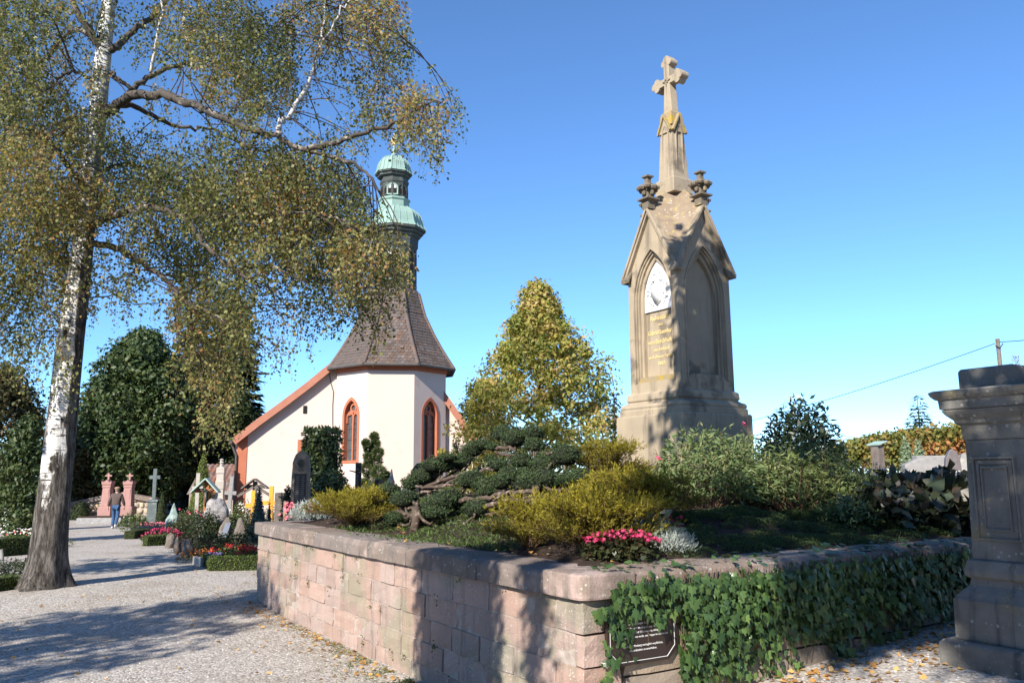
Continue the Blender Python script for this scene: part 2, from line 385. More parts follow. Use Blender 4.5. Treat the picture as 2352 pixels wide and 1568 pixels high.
def coping(L, along, start, other, h=0.18):
    mb = MB(); prof = [(0, 0), (0, 0.12), (0.010, 0.155), (0.035, 0.178), (0.12, 0.186), (0.50, 0.186), (0.50, 0.0)]
    n = 5; vv = []; ff = []; k = len(prof)
    for i in range(n + 1):
        t = start + 0.004 + (L - 0.008) * i / n
        for p in prof:
            q = (p[0] + random.uniform(-0.006, 0.006), p[1] + random.uniform(-0.005, 0.005))
            if i in (0, n) : q = (q[0] + 0.006 if q[0] < 0.2 else q[0], q[1] - (0.008 if q[1] > 0.1 else 0))
            vv.append((q[0], t, q[1] + 1.095) if along == 'y' else (t, q[0], q[1] + 1.095))
    for i in range(n):
        for j in range(k): ff.append((i * k + j, i * k + (j + 1) % k, (i + 1) * k + (j + 1) % k, (i + 1) * k + j))
    ff += [tuple(range(k)), tuple(n * k + j for j in range(k - 1, -1, -1))]
    mb.add(vv, ff); o = mb.build("coping_stone", STONE_COPE, wall); return o
y = 0.52
for L in (1.05, 1.5, 1.3, 1.62, 1.2, 1.76):
    L = min(L, LEN1 - y); coping(L, 'y', y, 0); y += L
x = 0.52
for L in (1.3, 1.5, 1.25, 1.4, 1.5): coping(L, 'x', x, 0); x += L
# corner stone of the coping, rounded outer corner
cp = []
for i in range(7):
    a = math.pi + (math.pi / 2) * i / 6; cp.append((0.10 + 0.10 * math.cos(a), 0.10 + 0.10 * math.sin(a)))
cp += [(0.515, 0.0), (0.515, 0.515), (0.0, 0.515)]
MB().prism(cp, 'z', 1.095, 1.281).build("coping_stone", STONE_COPE, wall, bevel=0.018)
MB().box((0.30 + 0.5, LEN1 - 0.2, 1.19), (1.6, 0.5, 0.18)).build("coping_stone", STONE_COPE, wall, bevel=0.02)
# little ferns and moss in the joints
pts = []
for _ in range(26):
    z = random.choice([1.09, 0.85, 0.62, 0.395, 0.175]); yy = random.uniform(0.4, LEN1 - 0.3); n = random.randint(6, 18)
    for _k in range(n): pts.append((FACE - 0.012 + random.uniform(-0.012, 0.004), yy + random.gauss(0, 0.018), z + random.gauss(-0.02, 0.035)))
pts = np.array(pts); V, F = leaf_geo(pts, rng.normal(size=pts.shape) * [0.5, 1, 1] + [-0.4, 0, -0.5], rng.normal(size=pts.shape) + [-1, 0, 0.5], 0.032, 0.014)
JOINT = leafmat("joint_fern", [(0.05, 0.07, 0.02), (0.09, 0.13, 0.03), (0.14, 0.15, 0.05)])
o = npmesh("joint_moss", V, F, JOINT, wall, rnd=rng.random(len(F))); o["kind"] = "stuff"

# ------------------------------------------------------------------ lettering
def text_mesh(txt, size, mat, parent, loc, rot, align='CENTER', depth=0.0015, name="lettering", sx=1.0, shear=0.0):
    cu = bpy.data.curves.new("txt", 'FONT'); cu.body = txt; cu.size = size; cu.align_x = align; cu.extrude = depth; cu.resolution_u = 2; cu.shear = shear
    ob = bpy.data.objects.new("txt", cu); COL.objects.link(ob)
    me = bpy.data.meshes.new_from_object(ob); bpy.data.objects.remove(ob); bpy.data.curves.remove(cu)
    me.name = name; me.materials.clear(); me.materials.append(mat)
    return link_mesh(name, me, mat, parent, loc, rot, (sx, 1, 1))

# ------------------------------------------------------------------ plaque on the ivy wall
def wallpt(x, y, a=0.03):                # photo point -> coordinates in the wall's own frame, on the ivy wall
    p = TA(x, y, a); q = p - CORNER; return np.array([q @ U2, q @ U1, q[2]])
pl = [wallpt(x, y) for x, y in ((1391, 1400), (1550, 1400), (1391, 1520), (1470, 1370), (1470, 1525))]
px0, px1 = wallpt(1391, 1450)[0], wallpt(1551, 1450)[0]; pz1, pz0 = wallpt(1470, 1378)[2], wallpt(1470, 1522)[2]
PW, PH = px1 - px0, pz1 - pz0
plq = thing("info_plaque", CORNER + U2 * (px0 + PW / 2) + U1 * (FACE - 0.025) + np.array([0, 0, pz0]), "dark brown eight-cornered plaque with white lettering on the wall under the ivy", "sign", THETA)
BROWN = pmat("plaque_brown", (0.028, 0.017, 0.014), (0.034, 0.021, 0.018), 3, 0.35, spec=0.5); WHITEP = pmat("white_paint", (0.75, 0.75, 0.73), (0.7, 0.7, 0.68), 5, 0.6)
c = 0.085
octo = [(-PW / 2 + c, 0), (PW / 2 - c, 0), (PW / 2, c), (PW / 2, PH - c), (PW / 2 - c, PH), (-PW / 2 + c, PH), (-PW / 2, PH - c), (-PW / 2, c)]
MB().prism(octo, 'y', -0.012, 0.02).build("plate", BROWN, plq, bevel=0.003)
def scale2(pts, k, cx=0.0, cy=0.0): return [(cx + (x - cx) * k[0], cy + (y - cy) * k[1]) for x, y in pts]
o1 = scale2(octo, ((PW - 0.05) / PW, (PH - 0.05) / PH), 0, PH / 2); o2 = scale2(octo, ((PW - 0.058) / PW, (PH - 0.058) / PH), 0, PH / 2)
MB().ring(o1 + o1[:1], o2 + o2[:1], 'y', -0.0145, -0.011).build("border_line", WHITEP, plq)
lines = [("Berckholtz-Offensandt-Gruft", 0.043, 0.79), ("1857 von Generalmajor Gabriel Leonhard von", 0.03, 0.63), ("Berckholtz 1863 im neugotischen Stil erbaut.", 0.03, 0.56), ("Beigesetzt sind 11 Familienangehörige.", 0.03, 0.49), ("Die Gruft ist über eine verdeckte Treppe im Südbereich", 0.03, 0.42), ("Die Stadt Offenburg vertraglich verpflichtet,", 0.03, 0.28), ("die Grabstätte zu unterhalten.", 0.03, 0.21)]
for tx, sz, hh in lines:
    o = text_mesh(tx, sz * PH / 0.62, WHITEP, plq, (0, -0.0125, PH * hh), (math.pi / 2, 0, 0), depth=0.0008)
    w_ = o.dimensions.x if o.dimensions.x > 0 else 1
    k = min(1.0, (PW - 0.09) / w_); o.scale = (k, max(k, 0.85), 1)

# ------------------------------------------------------------------ ivy
IVY = leafmat("ivy_leaf", [(0.022, 0.048, 0.015), (0.045, 0.088, 0.026), (0.075, 0.130, 0.038), (0.12, 0.19, 0.05), (0.23, 0.30, 0.07)], 0.18, 0.33, 0.55)
IVYSTEM = pmat("ivy_stem", (0.12, 0.08, 0.05), (0.07, 0.05, 0.03), 20, 0.9)
ivy = thing("ivy", CORNER, "dark green ivy hanging over the terrace wall beside the plaque", "ivy", THETA)
shape = [(0, 0), (0.20, -0.10), (0.50, -0.02), (0.34, 0.24), (0.40, 0.52), (0.16, 0.55), (0, 1.0), (-0.16, 0.55), (-0.40, 0.52), (-0.34, 0.24), (-0.50, -0.02), (-0.20, -0.10)]
def ivy_mesh():
    mb = MB(); vv = [(0, 0.28, 0.03)] + [(x, y, -0.10 * abs(x) - 0.06 * y * y + random.uniform(-0.02, 0.02)) for x, y in shape]
    mb.add(vv, [(0, 1 + i, 1 + (i + 1) % len(shape)) for i in range(len(shape))]); return mb
IV0 = np.array(ivy_mesh().v); IF0 = np.array(ivy_mesh().f)
xl = lambda f: 0.0
ip, isz = [], []
for _ in range(30000):
    x = random.uniform(0.12, 6.6); z = random.uniform(-0.05, 1.36) + 0.0
    gz = ground_z(*(CORNER + U2 * x)[:2])
    if z < gz + 0.01: continue
    # outline of the curtain: hangs over the coping, leaves the corner and the lower plaque free
    left = 0.25 + 0.10 * math.sin(z * 9)
    if z < 1.10: left = 0.20
    if z < 1.0 and z > 0.35:               # in front of the plaque
        inpl = px0 - 0.03 < x < px1 + 0.04
        if inpl:
            u = (x - px0) / PW; dpt = (1.05 - z)
            lim = 0.23 + 0.05 * math.sin(u * 20)
            tress = (u < 0.18 and z > pz0 + 0.02) or (0.19 < u < 0.36 and z > pz0 + 0.05 and random.random() < 0.8) or (0.72 < u < 0.86 and z > pz0 + 0.22 and random.random() < 0.8)
            if z < pz1 - 0.11 - 0.05 * math.sin(u * 11) and not (tress and random.random() < 0.24): continue
        elif x < px0: 
            if x < px0 - 0.05 - (0.06 if z > 0.95 else 0): continue
            if random.random() < 0.5: continue
    if z <= 0.36:
        if x < px1 + 0.04 + 0.10 * math.sin(z * 30): continue
    if z > 1.06 and x < 0.26: continue
    if z > 1.12 and random.random() < 0.72 * smooth((z - 1.12) / 0.12): continue
    zrel = z - gz; strand = math.sin(x * 31 + 2 * math.sin(x * 7)) + 0.6 * math.sin(x * 13.7 + 1)
    if x > px1 and zrel < 0.24 + 0.12 * math.sin(x * 4.1) and strand < 0.1 + (0.24 - zrel) * 2.0 and random.random() < 0.93: continue
    gap = math.sin(x * 5.3 + 1.0) * math.sin(z * 6.1 + x * 2.0)
    if z < 0.62 and gap > 0.35 and random.random() < 0.85: continue
    if x > px1 + 0.1 and z < 0.75 and random.random() < 0.25: continue
    ip.append((x, z)); isz.append(random.uniform(0.032, 0.075) if random.random() < 0.80 else random.uniform(0.075, 0.115))
    if len(ip) >= 6200: break
ip = np.array(ip); isz = np.array(isz); N = len(ip)
over = np.clip((ip[:, 1] - 1.20) / 0.1, 0, 1)
dep = FACE - 0.02 - rng.random(N) ** 1.3 * (0.13 + 0.07 * np.sin(ip[:, 0] * 3.7) * np.sin(ip[:, 1] * 5 + ip[:, 0])) * np.clip(0.15 + ip[:, 1] * 1.0, 0.25, 1.1)
dep = np.where(ip[:, 1] > 1.06, np.minimum(dep, -0.012 - 0.05 * rng.random(N)), dep)
dep = dep + over * rng.uniform(0, 0.42, N)
zz = np.minimum(ip[:, 1], 1.29 + 0.06 * rng.random(N))
pos = np.stack([ip[:, 0], dep, zz], 1)
tipd = np.stack([rng.normal(0, 0.35, N), rng.normal(-0.25, 0.2, N) + over * rng.normal(0, 0.6, N), -np.ones(N) + over * 0.9], 1)
nor = np.stack([rng.normal(0, 0.35, N), -np.ones(N) + over * 0.7, rng.normal(0.35, 0.3, N) + over * 1.0], 1)
T = nrm(tipd); S = nrm(np.cross(T, nor)); NN = np.cross(S, T)
young = np.clip((0.55 - ip[:, 1]) * 0.6 + (rng.random(N) < 0.06) * 0.4, 0, 0.6)
lrnd = np.clip(rng.random(N) ** 1.2 * 0.66 + young + 0.04, 0, 1)
world_pos = CORNER + pos[:, :1] * U2 + pos[:, 1:2] * U1; dist = np.linalg.norm(world_pos - CO, axis=1) - isz * 20 + (pos[:, 1] - FACE) * 4
order = np.argsort(dist); near = order[:300]; rest = order[300:]
def ivy_arr(ix):
    V = pos[ix][:, None] + isz[ix][:, None, None] * (IV0[None, :, :1] * S[ix][:, None] + IV0[None, :, 1:2] * T[ix][:, None] + IV0[None, :, 2:3] * NN[ix][:, None])
    n = len(IV0); F = (np.arange(len(ix))[:, None, None] * n + IF0[None]).reshape(-1, 3)
    return V.reshape(-1, 3), F, np.repeat(lrnd[ix], len(IF0))
V, F, R_ = ivy_arr(rest); o = npmesh("leaf_mass", V, F, IVY, ivy, rnd=R_); o["kind"] = "stuff"
variants = []
for k in range(6):
    mb = ivy_mesh(); me = mb.mesh("leaf", fix=False); me.materials.append(IVY)
    at = me.attributes.new("rnd", 'FLOAT', 'FACE'); at.data.foreach_set("value", [0.08 + k * 0.16] * len(me.polygons)); variants.append(me)
for i in near:
    o = bpy.data.objects.new("leaf", variants[min(5, int(lrnd[i] * 6))]); COL.objects.link(o); o.parent = ivy
    s_ = isz[i]; A, B_, C_ = S[i] * s_, T[i] * s_, NN[i] * s_; q = pos[i]
    o.matrix_local = Matrix(((A[0], B_[0], C_[0], q[0]), (A[1], B_[1], C_[1], q[1]), (A[2], B_[2], C_[2], q[2]), (0, 0, 0, 1)))
mb = MB()
for _ in range(110):
    x = random.uniform(0.3, 6.4); z = 1.25; pts = []
    gz = ground_z(*(CORNER + U2 * x)[:2]); zl = random.uniform(gz, 0.6) if x > px1 else random.uniform(pz0, 0.9)
    yy = -0.02
    while z > zl:
        pts.append((x, yy - random.uniform(0.0, 0.03), z)); z -= 0.14; x += random.gauss(0, 0.015); yy = min(FACE - 0.02, yy + 0.02)
    if len(pts) > 2: mb.tube(pts, 0.0035, 4)
mb.build("stem", IVYSTEM, ivy)
# ------------------------------------------------------------------ gothic monument
MSTONE = pmat("monument_stone", (0.40, 0.328, 0.232), (0.325, 0.268, 0.192), 2.6, 0.9, 0.45, 60, c3=(0.18, 0.148, 0.108), s3=1.8, t3=0.56, streak=(0.15, 0.125, 0.095), dist=0.012)
MDARK = pmat("monument_dark", (0.20, 0.165, 0.12), (0.14, 0.12, 0.09), 5, 0.95, 0.5, 50, c3=(0.30, 0.24, 0.13), s3=5, t3=0.58)
MROOF = pmat("monument_lichen", (0.30, 0.235, 0.165), (0.22, 0.165, 0.115), 6, 0.95, 0.6, 40, c3=(0.36, 0.28, 0.12), s3=9, t3=0.56, lichen=((0.44, 0.40, 0.32), 16), streak=(0.24, 0.19, 0.14))
MLICH = pmat("monument_gold_lichen", (0.30, 0.245, 0.17), (0.32, 0.24, 0.11), 9, 0.95, 0.5, 40, c3=(0.40, 0.28, 0.05), s3=9, t3=0.5)
MARBLE = pmat("white_marble", (0.80, 0.80, 0.79), (0.72, 0.72, 0.72), 4, 0.5, spec=0.4)
GOLD = pmat("gilt", (0.90, 0.72, 0.34), (0.82, 0.62, 0.26), 6, 0.4, metal=0.25)
MC = P(1571, 1000, 12.3); MYAW = THETA + math.radians(1.5)
mon = thing("gothic_monument", (MC[0], MC[1], 0), "tall gothic sandstone monument with gables, coat of arms and a stone cross on top", "monument", MYAW)
S0 = 0.70
def zc(y, Y=11.45): return P(1557, y, Y)[2]
Zb, Zp, Zm, Ze = 1.75, zc(945), zc(898), zc(600)
MB().lathe([(S0, Zb), (S0, Zp - 0.02), (S0 - 0.015, Zp)], 4, sq=True).build("plinth", MSTONE, mon, bevel=0.012)
MB().lathe([(S0 - 0.04, Zp + 0.001), (S0 - 0.04, Zp + 0.07), (S0 - 0.055, Zp + 0.085), (S0 - 0.045, Zp + 0.12), (S0 - 0.06, Zp + 0.155), (S0 - 0.10, Zp + 0.17), (S0 - 0.135, Zp + 0.20), (S0 - 0.115, Zp + 0.225), (S0 - 0.125, Zm + 0.03), (S0 - 0.17, Zm + 0.06)], 4, sq=True).build("base_moulding", MSTONE, mon, bevel=0.004)
HB, HT = 0.535, 0.530                        # half width of the body at its foot and at the eaves
Z0 = Zm + 0.055
GA = P(1490, 490, 12.0)[2]                        # gable apex height
def arch(w, sill, spring, apex, n=9):        # outline of a pointed opening, from lower left over the apex to lower right
    h = apex - spring; R_ = (h * h + w * w / 4) / w; pts = [(-w / 2, sill)]
    a1 = math.atan2(h, R_ - w / 2 - 0.0) if True else 0
    cx = -w / 2 + R_
    ang = math.acos(max(-1, min(1, (cx) / R_)))
    for i in range(n + 1):
        t = ang * i / n; pts.append((cx - R_ * math.cos(t), spring + R_ * math.sin(t)))
    right = [(-x, z) for x, z in pts[::-1][1:]]
    return pts + right
def panel_with_hole(outer, hole, mat, parent, name, depth, push=0.0, M4=None, back=True, backmat=None):
    """wall face in the xz plane (facing -y) with a pointed opening, its reveal and a back plane"""
    bm = bmesh.new(); ov = [bm.verts.new((x, 0, z)) for x, z in outer]; hv = [bm.verts.new((x, 0, z)) for x, z in hole]
    es = [bm.edges.new((ov[i], ov[(i + 1) % len(ov)])) for i in range(len(ov))] + [bm.edges.new((hv[i], hv[(i + 1) % len(hv)])) for i in range(len(hv))]
    bmesh.ops.triangle_fill(bm, use_beauty=True, use_dissolve=False, edges=es, normal=(0, -1, 0))
    dv = [bm.verts.new((v.co.x, depth, v.co.z)) for v in hv]; n = len(hv)
    for i in range(n): bm.faces.new((hv[i], hv[(i + 1) % n], dv[(i + 1) % n], dv[i]))
    if back: bm.faces.new(dv)
    bmesh.ops.recalc_face_normals(bm, faces=bm.faces)
    if M4 is not None: bm.transform(M4)
    me = bpy.data.meshes.new(name); bm.to_mesh(me); bm.free(); return link_mesh(name, me, mat, parent)
body = MB().lathe([(HB - 0.17, Z0), (HT - 0.165, Ze + 0.15)], 4, sq=True).build("core", MSTONE, mon)
tilt = math.atan2(HB - HT, Ze - Z0)
relief_face = None
for k in range(4):                            # k=0 faces -y (shaded), k=3 faces -x (sunny, with the inscription)
    rz = [0, math.pi / 2, math.pi, -math.pi / 2][k]
    Mf = Matrix.Rotation(rz, 4, 'Z') @ Matrix.Translation((0, -HB, Z0)) @ Matrix.Rotation(-tilt, 4, 'X')
    he = Ze - Z0; ap = GA - Z0
    outer = [(-HB, 0), (HB, 0), (HT, he), (0, ap), (-HT, he)]
    hole = arch(0.80, 0.15, he - 0.42, he + 0.34)
    panel_with_hole(outer, hole, MSTONE, mon, "body_face", 0.035, M4=Mf, back=False)
    # stepped mouldings inside the opening
    h2 = arch(0.70, 0.19, he - 0.42, he + 0.26); h3 = arch(0.60, 0.23, he - 0.42, he + 0.18)
    for pa, pb, y0_, y1_ in ((hole, arch(0.755, 0.17, he - 0.42, he + 0.305), 0.018, 0.06), (arch(0.757, 0.169, he - 0.42, he + 0.307), h2, 0.048, 0.10), (arch(0.702, 0.189, he - 0.42, he + 0.262), h3, 0.085, 0.15)):
        o = MB().ring(pa, pb, 'y', y0_, y1_).build("arch_moulding", MSTONE, mon); o.matrix_local = Mf
    r2 = MB().ring(arch(0.835, 0.14, he - 0.42, he + 0.37), arch(0.795, 0.152, he - 0.42, he + 0.335), 'y', -0.016, 0.006); o = r2.build("arch_roll", MSTONE, mon); o.matrix_local = Mf
    o = MB().prism(h3, 'y', 0.145, 0.16).build("niche_panel", MSTONE, mon); o.matrix_local = Mf
    o = MB().prism([(-0.40, 0.135), (0.40, 0.135), (0.31, 0.225), (-0.31, 0.225)], 'y', 0.012, 0.145).build("niche_sill", MLICH if k == 3 else MSTONE, mon); o.matrix_local = Mf
    # raking gable slabs
    ex, ez = HT + 0.075, he - 0.10; tx, tz = 0.0, ap + 0.045; L = math.hypot(ex, tz - ez); nx, nz = (tz - ez) / L, ex / L
    th = 0.05
    for sgn in (-1, 1):
        q = [(sgn * ex, ez), (sgn * 0.001, tz), (sgn * 0.001, tz + th * 1.5), (sgn * (ex + 0.012), ez + th * 1.1)]
        o = MB().prism(q, 'y', -0.085, 0.10).build("gable_slab", MDARK if k in (1, 2) else MSTONE, mon, bevel=0.006); o.matrix_local = Mf
        q2 = [(sgn * (ex - 0.09), ez + 0.07), (sgn * 0.001, tz - 0.06), (sgn * 0.001, tz + 0.0), (sgn * (ex - 0.06), ez + 0.11)]
        o = MB().prism(q2, 'y', -0.06, 0.02).build("gable_moulding", MSTONE, mon); o.matrix_local = Mf
    # finial on the gable apex
    fin = MB().lathe([(0.055, 0), (0.055, 0.10), (0.10, 0.115), (0.10, 0.135), (0.045, 0.15), (0.04, 0.26), (0.055, 0.27), (0.045, 0.33), (0.03, 0.34), (0.03, 0.40), (0.055, 0.41), (0.055, 0.43)], 4, sq=True)
    for q in range(4):
        a = q * math.pi / 2
        fin.ball((0.105 * math.cos(a), 0.105 * math.sin(a), 0.265), (0.05, 0.05, 0.035), 6, 4); fin.ball((0.07 * math.cos(a), 0.07 * math.sin(a), 0.21), (0.03, 0.03, 0.045), 6, 4)
        a += math.pi / 4; fin.ball((0.11 * math.cos(a), 0.11 * math.sin(a), 0.275), (0.04, 0.04, 0.03), 6, 4)
    o = fin.build("finial", MDARK, mon); o.matrix_local = Mf @ Matrix.Translation((0, -0.02, ap + 0.06)) @ Matrix.Rotation(tilt, 4, 'X') @ Matrix.Scale(1.22, 4)
    # roof planes between the gables: cross gable ridges running to the spire
    if k == 3: Mrel = Mf.copy(); HE = he
# cross roof: each ridge falls outward from the spire, valleys run down to the corners
ZA = zc(442, 12.2)
zv = Z0 + (Ze - Z0) - 0.09; zr = GA + 0.03
c_, e_ = HT + 0.078, HT + 0.075
vv = [(0, 0, zr + 0.60), (-c_, -c_, zv), (c_, -c_, zv), (c_, c_, zv), (-c_, c_, zv), (0, -e_, zr), (e_, 0, zr), (0, e_, zr), (-e_, 0, zr)]
MB().add(vv, [(0, 1, 5), (0, 5, 2), (0, 2, 6), (0, 6, 3), (0, 3, 7), (0, 7, 4), (0, 4, 8), (0, 8, 1)]).build("roof", MROOF, mon)
MB().lathe([(0.20, ZA - 0.02), (0.205, ZA + 0.20), (0.185, ZA + 0.22)], 4, sq=True).build("spire_base", MSTONE, mon, bevel=0.006)
Zs0, Zs1 = ZA + 0.22, zc(300, 12.2)
MB().lathe([(0.165, Zs0), (0.125, Zs1)], 4, sq=True).build("spire_shaft", MSTONE, mon, bevel=0.006)
gab_h = zc(278, 12.2)
for k in range(4):
    Mf = Matrix.Rotation(k * math.pi / 2, 4, 'Z')
    o = MB().ring([(-0.15, Zs1 - 0.02), (0, gab_h + 0.12), (0.15, Zs1 - 0.02)], [(-0.125, Zs1 - 0.03), (0, gab_h + 0.07), (0.125, Zs1 - 0.03)], 'y', -0.185, -0.10).build("spire_gable", MLICH, mon); o.matrix_local = Mf
    o = MB().prism([(-0.125, Zs1 - 0.03), (0.125, Zs1 - 0.03), (0, gab_h + 0.08)], 'y', -0.15, -0.09).build("spire_gable_face", MSTONE, mon); o.matrix_local = Mf
    ar = arch(0.15, Zs0 + 0.14, Zs1 - 0.10, Zs1 + 0.10, 6); ai = arch(0.12, Zs0 + 0.155, Zs1 - 0.10, Zs1 + 0.075, 6)
    o = MB().ring(ar, ai, 'y', -0.172, -0.12).build("spire_tracery", MSTONE, mon); o.matrix_local = Mf @ Matrix.Translation((0, 0.012, 0))
MB().lathe([(0.14, gab_h - 0.08), (0.12, gab_h + 0.14), (0.10, gab_h + 0.17)], 4, sq=True).build("cross_foot", MLICH, mon, bevel=0.008)
# trefoil cross, its face turned to the sunny side (-x)
Zx, Zt = zc(182, 12.2), zc(128, 12.2)
zf0 = gab_h + 0.15
arm = 0.315; th = 0.072
cr = MB()
cr.prism([(-0.095, zf0), (0.095, zf0), (0.058, Zx - 0.06), (0.058, Zt - 0.10), (-0.058, Zt - 0.10), (-0.058, Zx - 0.06)], 'x', -th, th)
cr.prism([(-arm + 0.09, Zx - 0.058), (arm - 0.09, Zx - 0.058), (arm - 0.09, Zx + 0.058), (-arm + 0.09, Zx + 0.058)], 'x', -th + 0.001, th - 0.001)
cr.build("cross_shaft", MSTONE, mon, bevel=0.006)
for cy, cz, (dy, dz) in ((0, Zt - 0.09, (0, 1)), (-arm + 0.09, Zx, (-1, 0)), (arm - 0.09, Zx, (1, 0))):
    t = MB()
    def disc(y_, z_, r_, e): t.prism([(y_ + r_ * math.cos(a), z_ + r_ * math.sin(a)) for a in np.linspace(0, 2 * math.pi, 15)[:-1]], 'x', -th - e, th + e)
    disc(cy + dy * 0.055, cz + dz * 0.055, 0.062, 0.004); disc(cy + dz * 0.058, cz + dy * 0.058, 0.056, 0.002); disc(cy - dz * 0.058, cz - dy * 0.058, 0.056, 0.003)
    t.build("trefoil_end", MSTONE, mon, bevel=0.005)
t = MB()
for a in range(8):
    an = a * math.pi / 4; rr = 0.085 if a % 2 == 0 else 0.05
    t.prism([(0.02 * math.cos(an + 1.57), Zx + 0.02 * math.sin(an + 1.57)), (rr * math.cos(an), Zx + rr * math.sin(an)), (0.02 * math.cos(an - 1.57), Zx + 0.02 * math.sin(an - 1.57))], 'x', -th - 0.02, -th + 0.01)
t.build("cross_rosette", MSTONE, mon)
# white marble coat of arms in the upper part of the sunny niche
he = HE
Mr = Mrel
zt0 = he - 0.58
up = [p for p in arch(0.59, zt0, he - 0.42, he + 0.17)]
o = MB().prism(up, 'y', 0.115, 0.146).build("coat_of_arms", MARBLE, mon); o.matrix_local = Mr; coa = o
rel = MB(); RY = 0.062
sh = [(-0.085, 0.12), (0.085, 0.12), (0.085, 0.02), (0.05, -0.07), (0, -0.12), (-0.05, -0.07), (-0.085, 0.02)]
zc0 = zt0 + 0.22
rel.prism([(x * 1.25, z * 1.15 + zc0 - 0.02) for x, z in sh], 'y', 0.015, 0.07)
rel.prism([(x * 1.0, z * 0.95 + zc0 - 0.02) for x, z in sh], 'y', 0.006, 0.03)
for (x, z, r_) in [(0, 0.17, 0.055), (0, 0.24, 0.05), (-0.06, 0.26, 0.035), (0.06, 0.26, 0.035), (0, 0.31, 0.04), (-0.05, 0.33, 0.025), (0.05, 0.33, 0.025), (0, 0.37, 0.025)]: rel.ball((x, 0.045, zc0 + z), (r_, 0.035, r_), 8, 5)
for sgn in (-1, 1):
    for i in range(18):
        a = -1.0 + i * 0.145; rx = 0.155 + random.uniform(-0.03, 0.035)
        rel.ball((sgn * rx * math.cos(a * 0.9), 0.045 + random.uniform(-0.015, 0.01), zc0 + 0.03 + 0.20 * math.sin(a)), (random.uniform(0.018, 0.034), 0.022, random.uniform(0.014, 0.03)), 6, 4)
rel.v = [(x * 1.15, y + RY, z0_ + 0.02) for x, y, z0_ in rel.v]
rel.build("relief", MARBLE, coa, smooth_=True)
for tx, sz, zz_ in [("Ruhestätte", 0.10, -0.13), ("von", 0.06, -0.215), ("Gabriel Leonhard", 0.10, -0.335), ("von Berckholtz", 0.10, -0.465), ("aus Livland", 0.075, -0.57), ("und dessen Familie", 0.07, -0.67), ("1857.", 0.075, -0.77)]:
    o = text_mesh(tx, sz, GOLD, mon, (0, 0, 0), (0, 0, 0), depth=0.003, name="inscription", sx=1.0)
    w_ = max(v.co.x for v in o.data.vertices) - min(v.co.x for v in o.data.vertices)
    k_ = min(1.0, 0.54 / w_)
    o.matrix_local = Mr @ Matrix.Translation((0, 0.142, zt0 + zz_ * 1.06)) @ Matrix.Rotation(math.pi / 2, 4, 'X') @ Matrix.Diagonal((k_, 1, 1, 1))

# ------------------------------------------------------------------ grave pillar at the right edge
PST = pmat("pillar_stone", (0.225, 0.218, 0.198), (0.14, 0.136, 0.125), 3.4, 0.92, 0.7, 70, c3=(0.24, 0.205, 0.125), s3=4.0, t3=0.60, streak=(0.075, 0.072, 0.066), lichen=((0.34, 0.335, 0.31), 19), dist=0.02)
KP = 0.905; base_c = np.array([3.57, 7.29, 0.38]); HWB = 0.53 * KP
pc = base_c - U1 * HWB + U2 * HWB
pil = thing("stone_pillar", (pc[0], pc[1], 0), "weathered grey stone pillar with stepped cornice and framed panel at the right edge", "pillar", THETA)
def zp(y, x=2225): return P(x, y, 7.33)[2]
hs = 0.275 * KP
def sqp(name, prof, bev=0.006, mat=PST): return MB().lathe(prof, 4, sq=True).build(name, mat, pil, bevel=bev)
ztop = zp(852); z1_ = zp(903)
sqp("footing", [(HWB + 0.03, -0.2), (HWB + 0.03, zp(1545, 2155) - 0.0)], 0.01)
zb1 = zp(1545, 2155); zb2 = zp(1462, 2160); zb3 = zp(1365, 2200); zb4 = zp(1318); zb5 = zp(1280)
sqp("plinth", [(HWB, zb1 + 0.002), (HWB, zb2 - 0.03), (HWB - 0.03, zb2)], 0.018)
sqp("base_block", [(r_ * KP, z_) for r_, z_ in ((.42, zb2 + 0.002), (.415, zb3 - 0.02), (.395, zb3), (.365, zb3 + 0.04), (.305, zb4 - 0.07), (.295, zb4 - 0.02), (.33, zb4), (.335, zb4 + 0.05), (.31, zb5 - 0.01), (.29, zb5))], 0.006)
zn = zp(1012); zn2 = zp(974)
sqp("shaft", [(hs, zb5 + 0.001), (hs - 0.02, zn - 0.02), (hs - 0.02, zn)], 0.006)
sqp("neck", [(hs - 0.01, zn + 0.002), (hs + 0.0, zn2 - 0.02), (hs + 0.03, zn2), (hs + 0.035, zn2 + 0.025), (hs + 0.05, zn2 + 0.04), (hs + 0.08, zp(955)), (hs + 0.098, zp(947)), (hs + 0.10, zp(944))], 0.004)
sqp("cornice", [(hs + 0.09, zp(944) + 0.002), (hs + 0.11, zp(942)), (hs + 0.115, zp(922)), (hs + 0.135, zp(920)), (hs + 0.16, zp(912)), (hs + 0.17, zp(904)), (hs + 0.14, zp(900)), (hs, zp(896))], 0.005)
sqp("cap", [(hs - 0.012, zp(897)), (hs - 0.012, ztop - 0.02), (hs - 0.03, ztop)], 0.015)
# framed panels on the faces
zpb, zpt = zp(1235, 2290), zp(1050, 2290)
for k in range(4):
    Mf = Matrix.Rotation(k * math.pi / 2, 4, 'Z') @ Matrix.Translation((0, -hs + 0.012, 0))
    R0 = lambda w, a, b: [(-w, zpb + a), (w, zpb + a), (w * 0.97, zpt - b), (-w * 0.97, zpt - b), (-w, zpb + a)]
    for (wo, ao, wi, ai, y0, y1) in ((0.178, 0, 0.165, 0.018, -0.024, 0.02), (0.152, 0.03, 0.128, 0.06, -0.008, 0.02), (0.112, 0.08, 0.100, 0.095, -0.020, 0.02)):
        o = MB().ring(R0(wo, ao, ao), R0(wi, ai, ai), 'y', y0, y1).build("panel_frame", PST, pil); o.matrix_local = Mf
PLANTP = leafmat("dry_stalk", [(0.22, 0.13, 0.09), (0.35, 0.24, 0.16)])
q = P(2333, 832, 7.2)
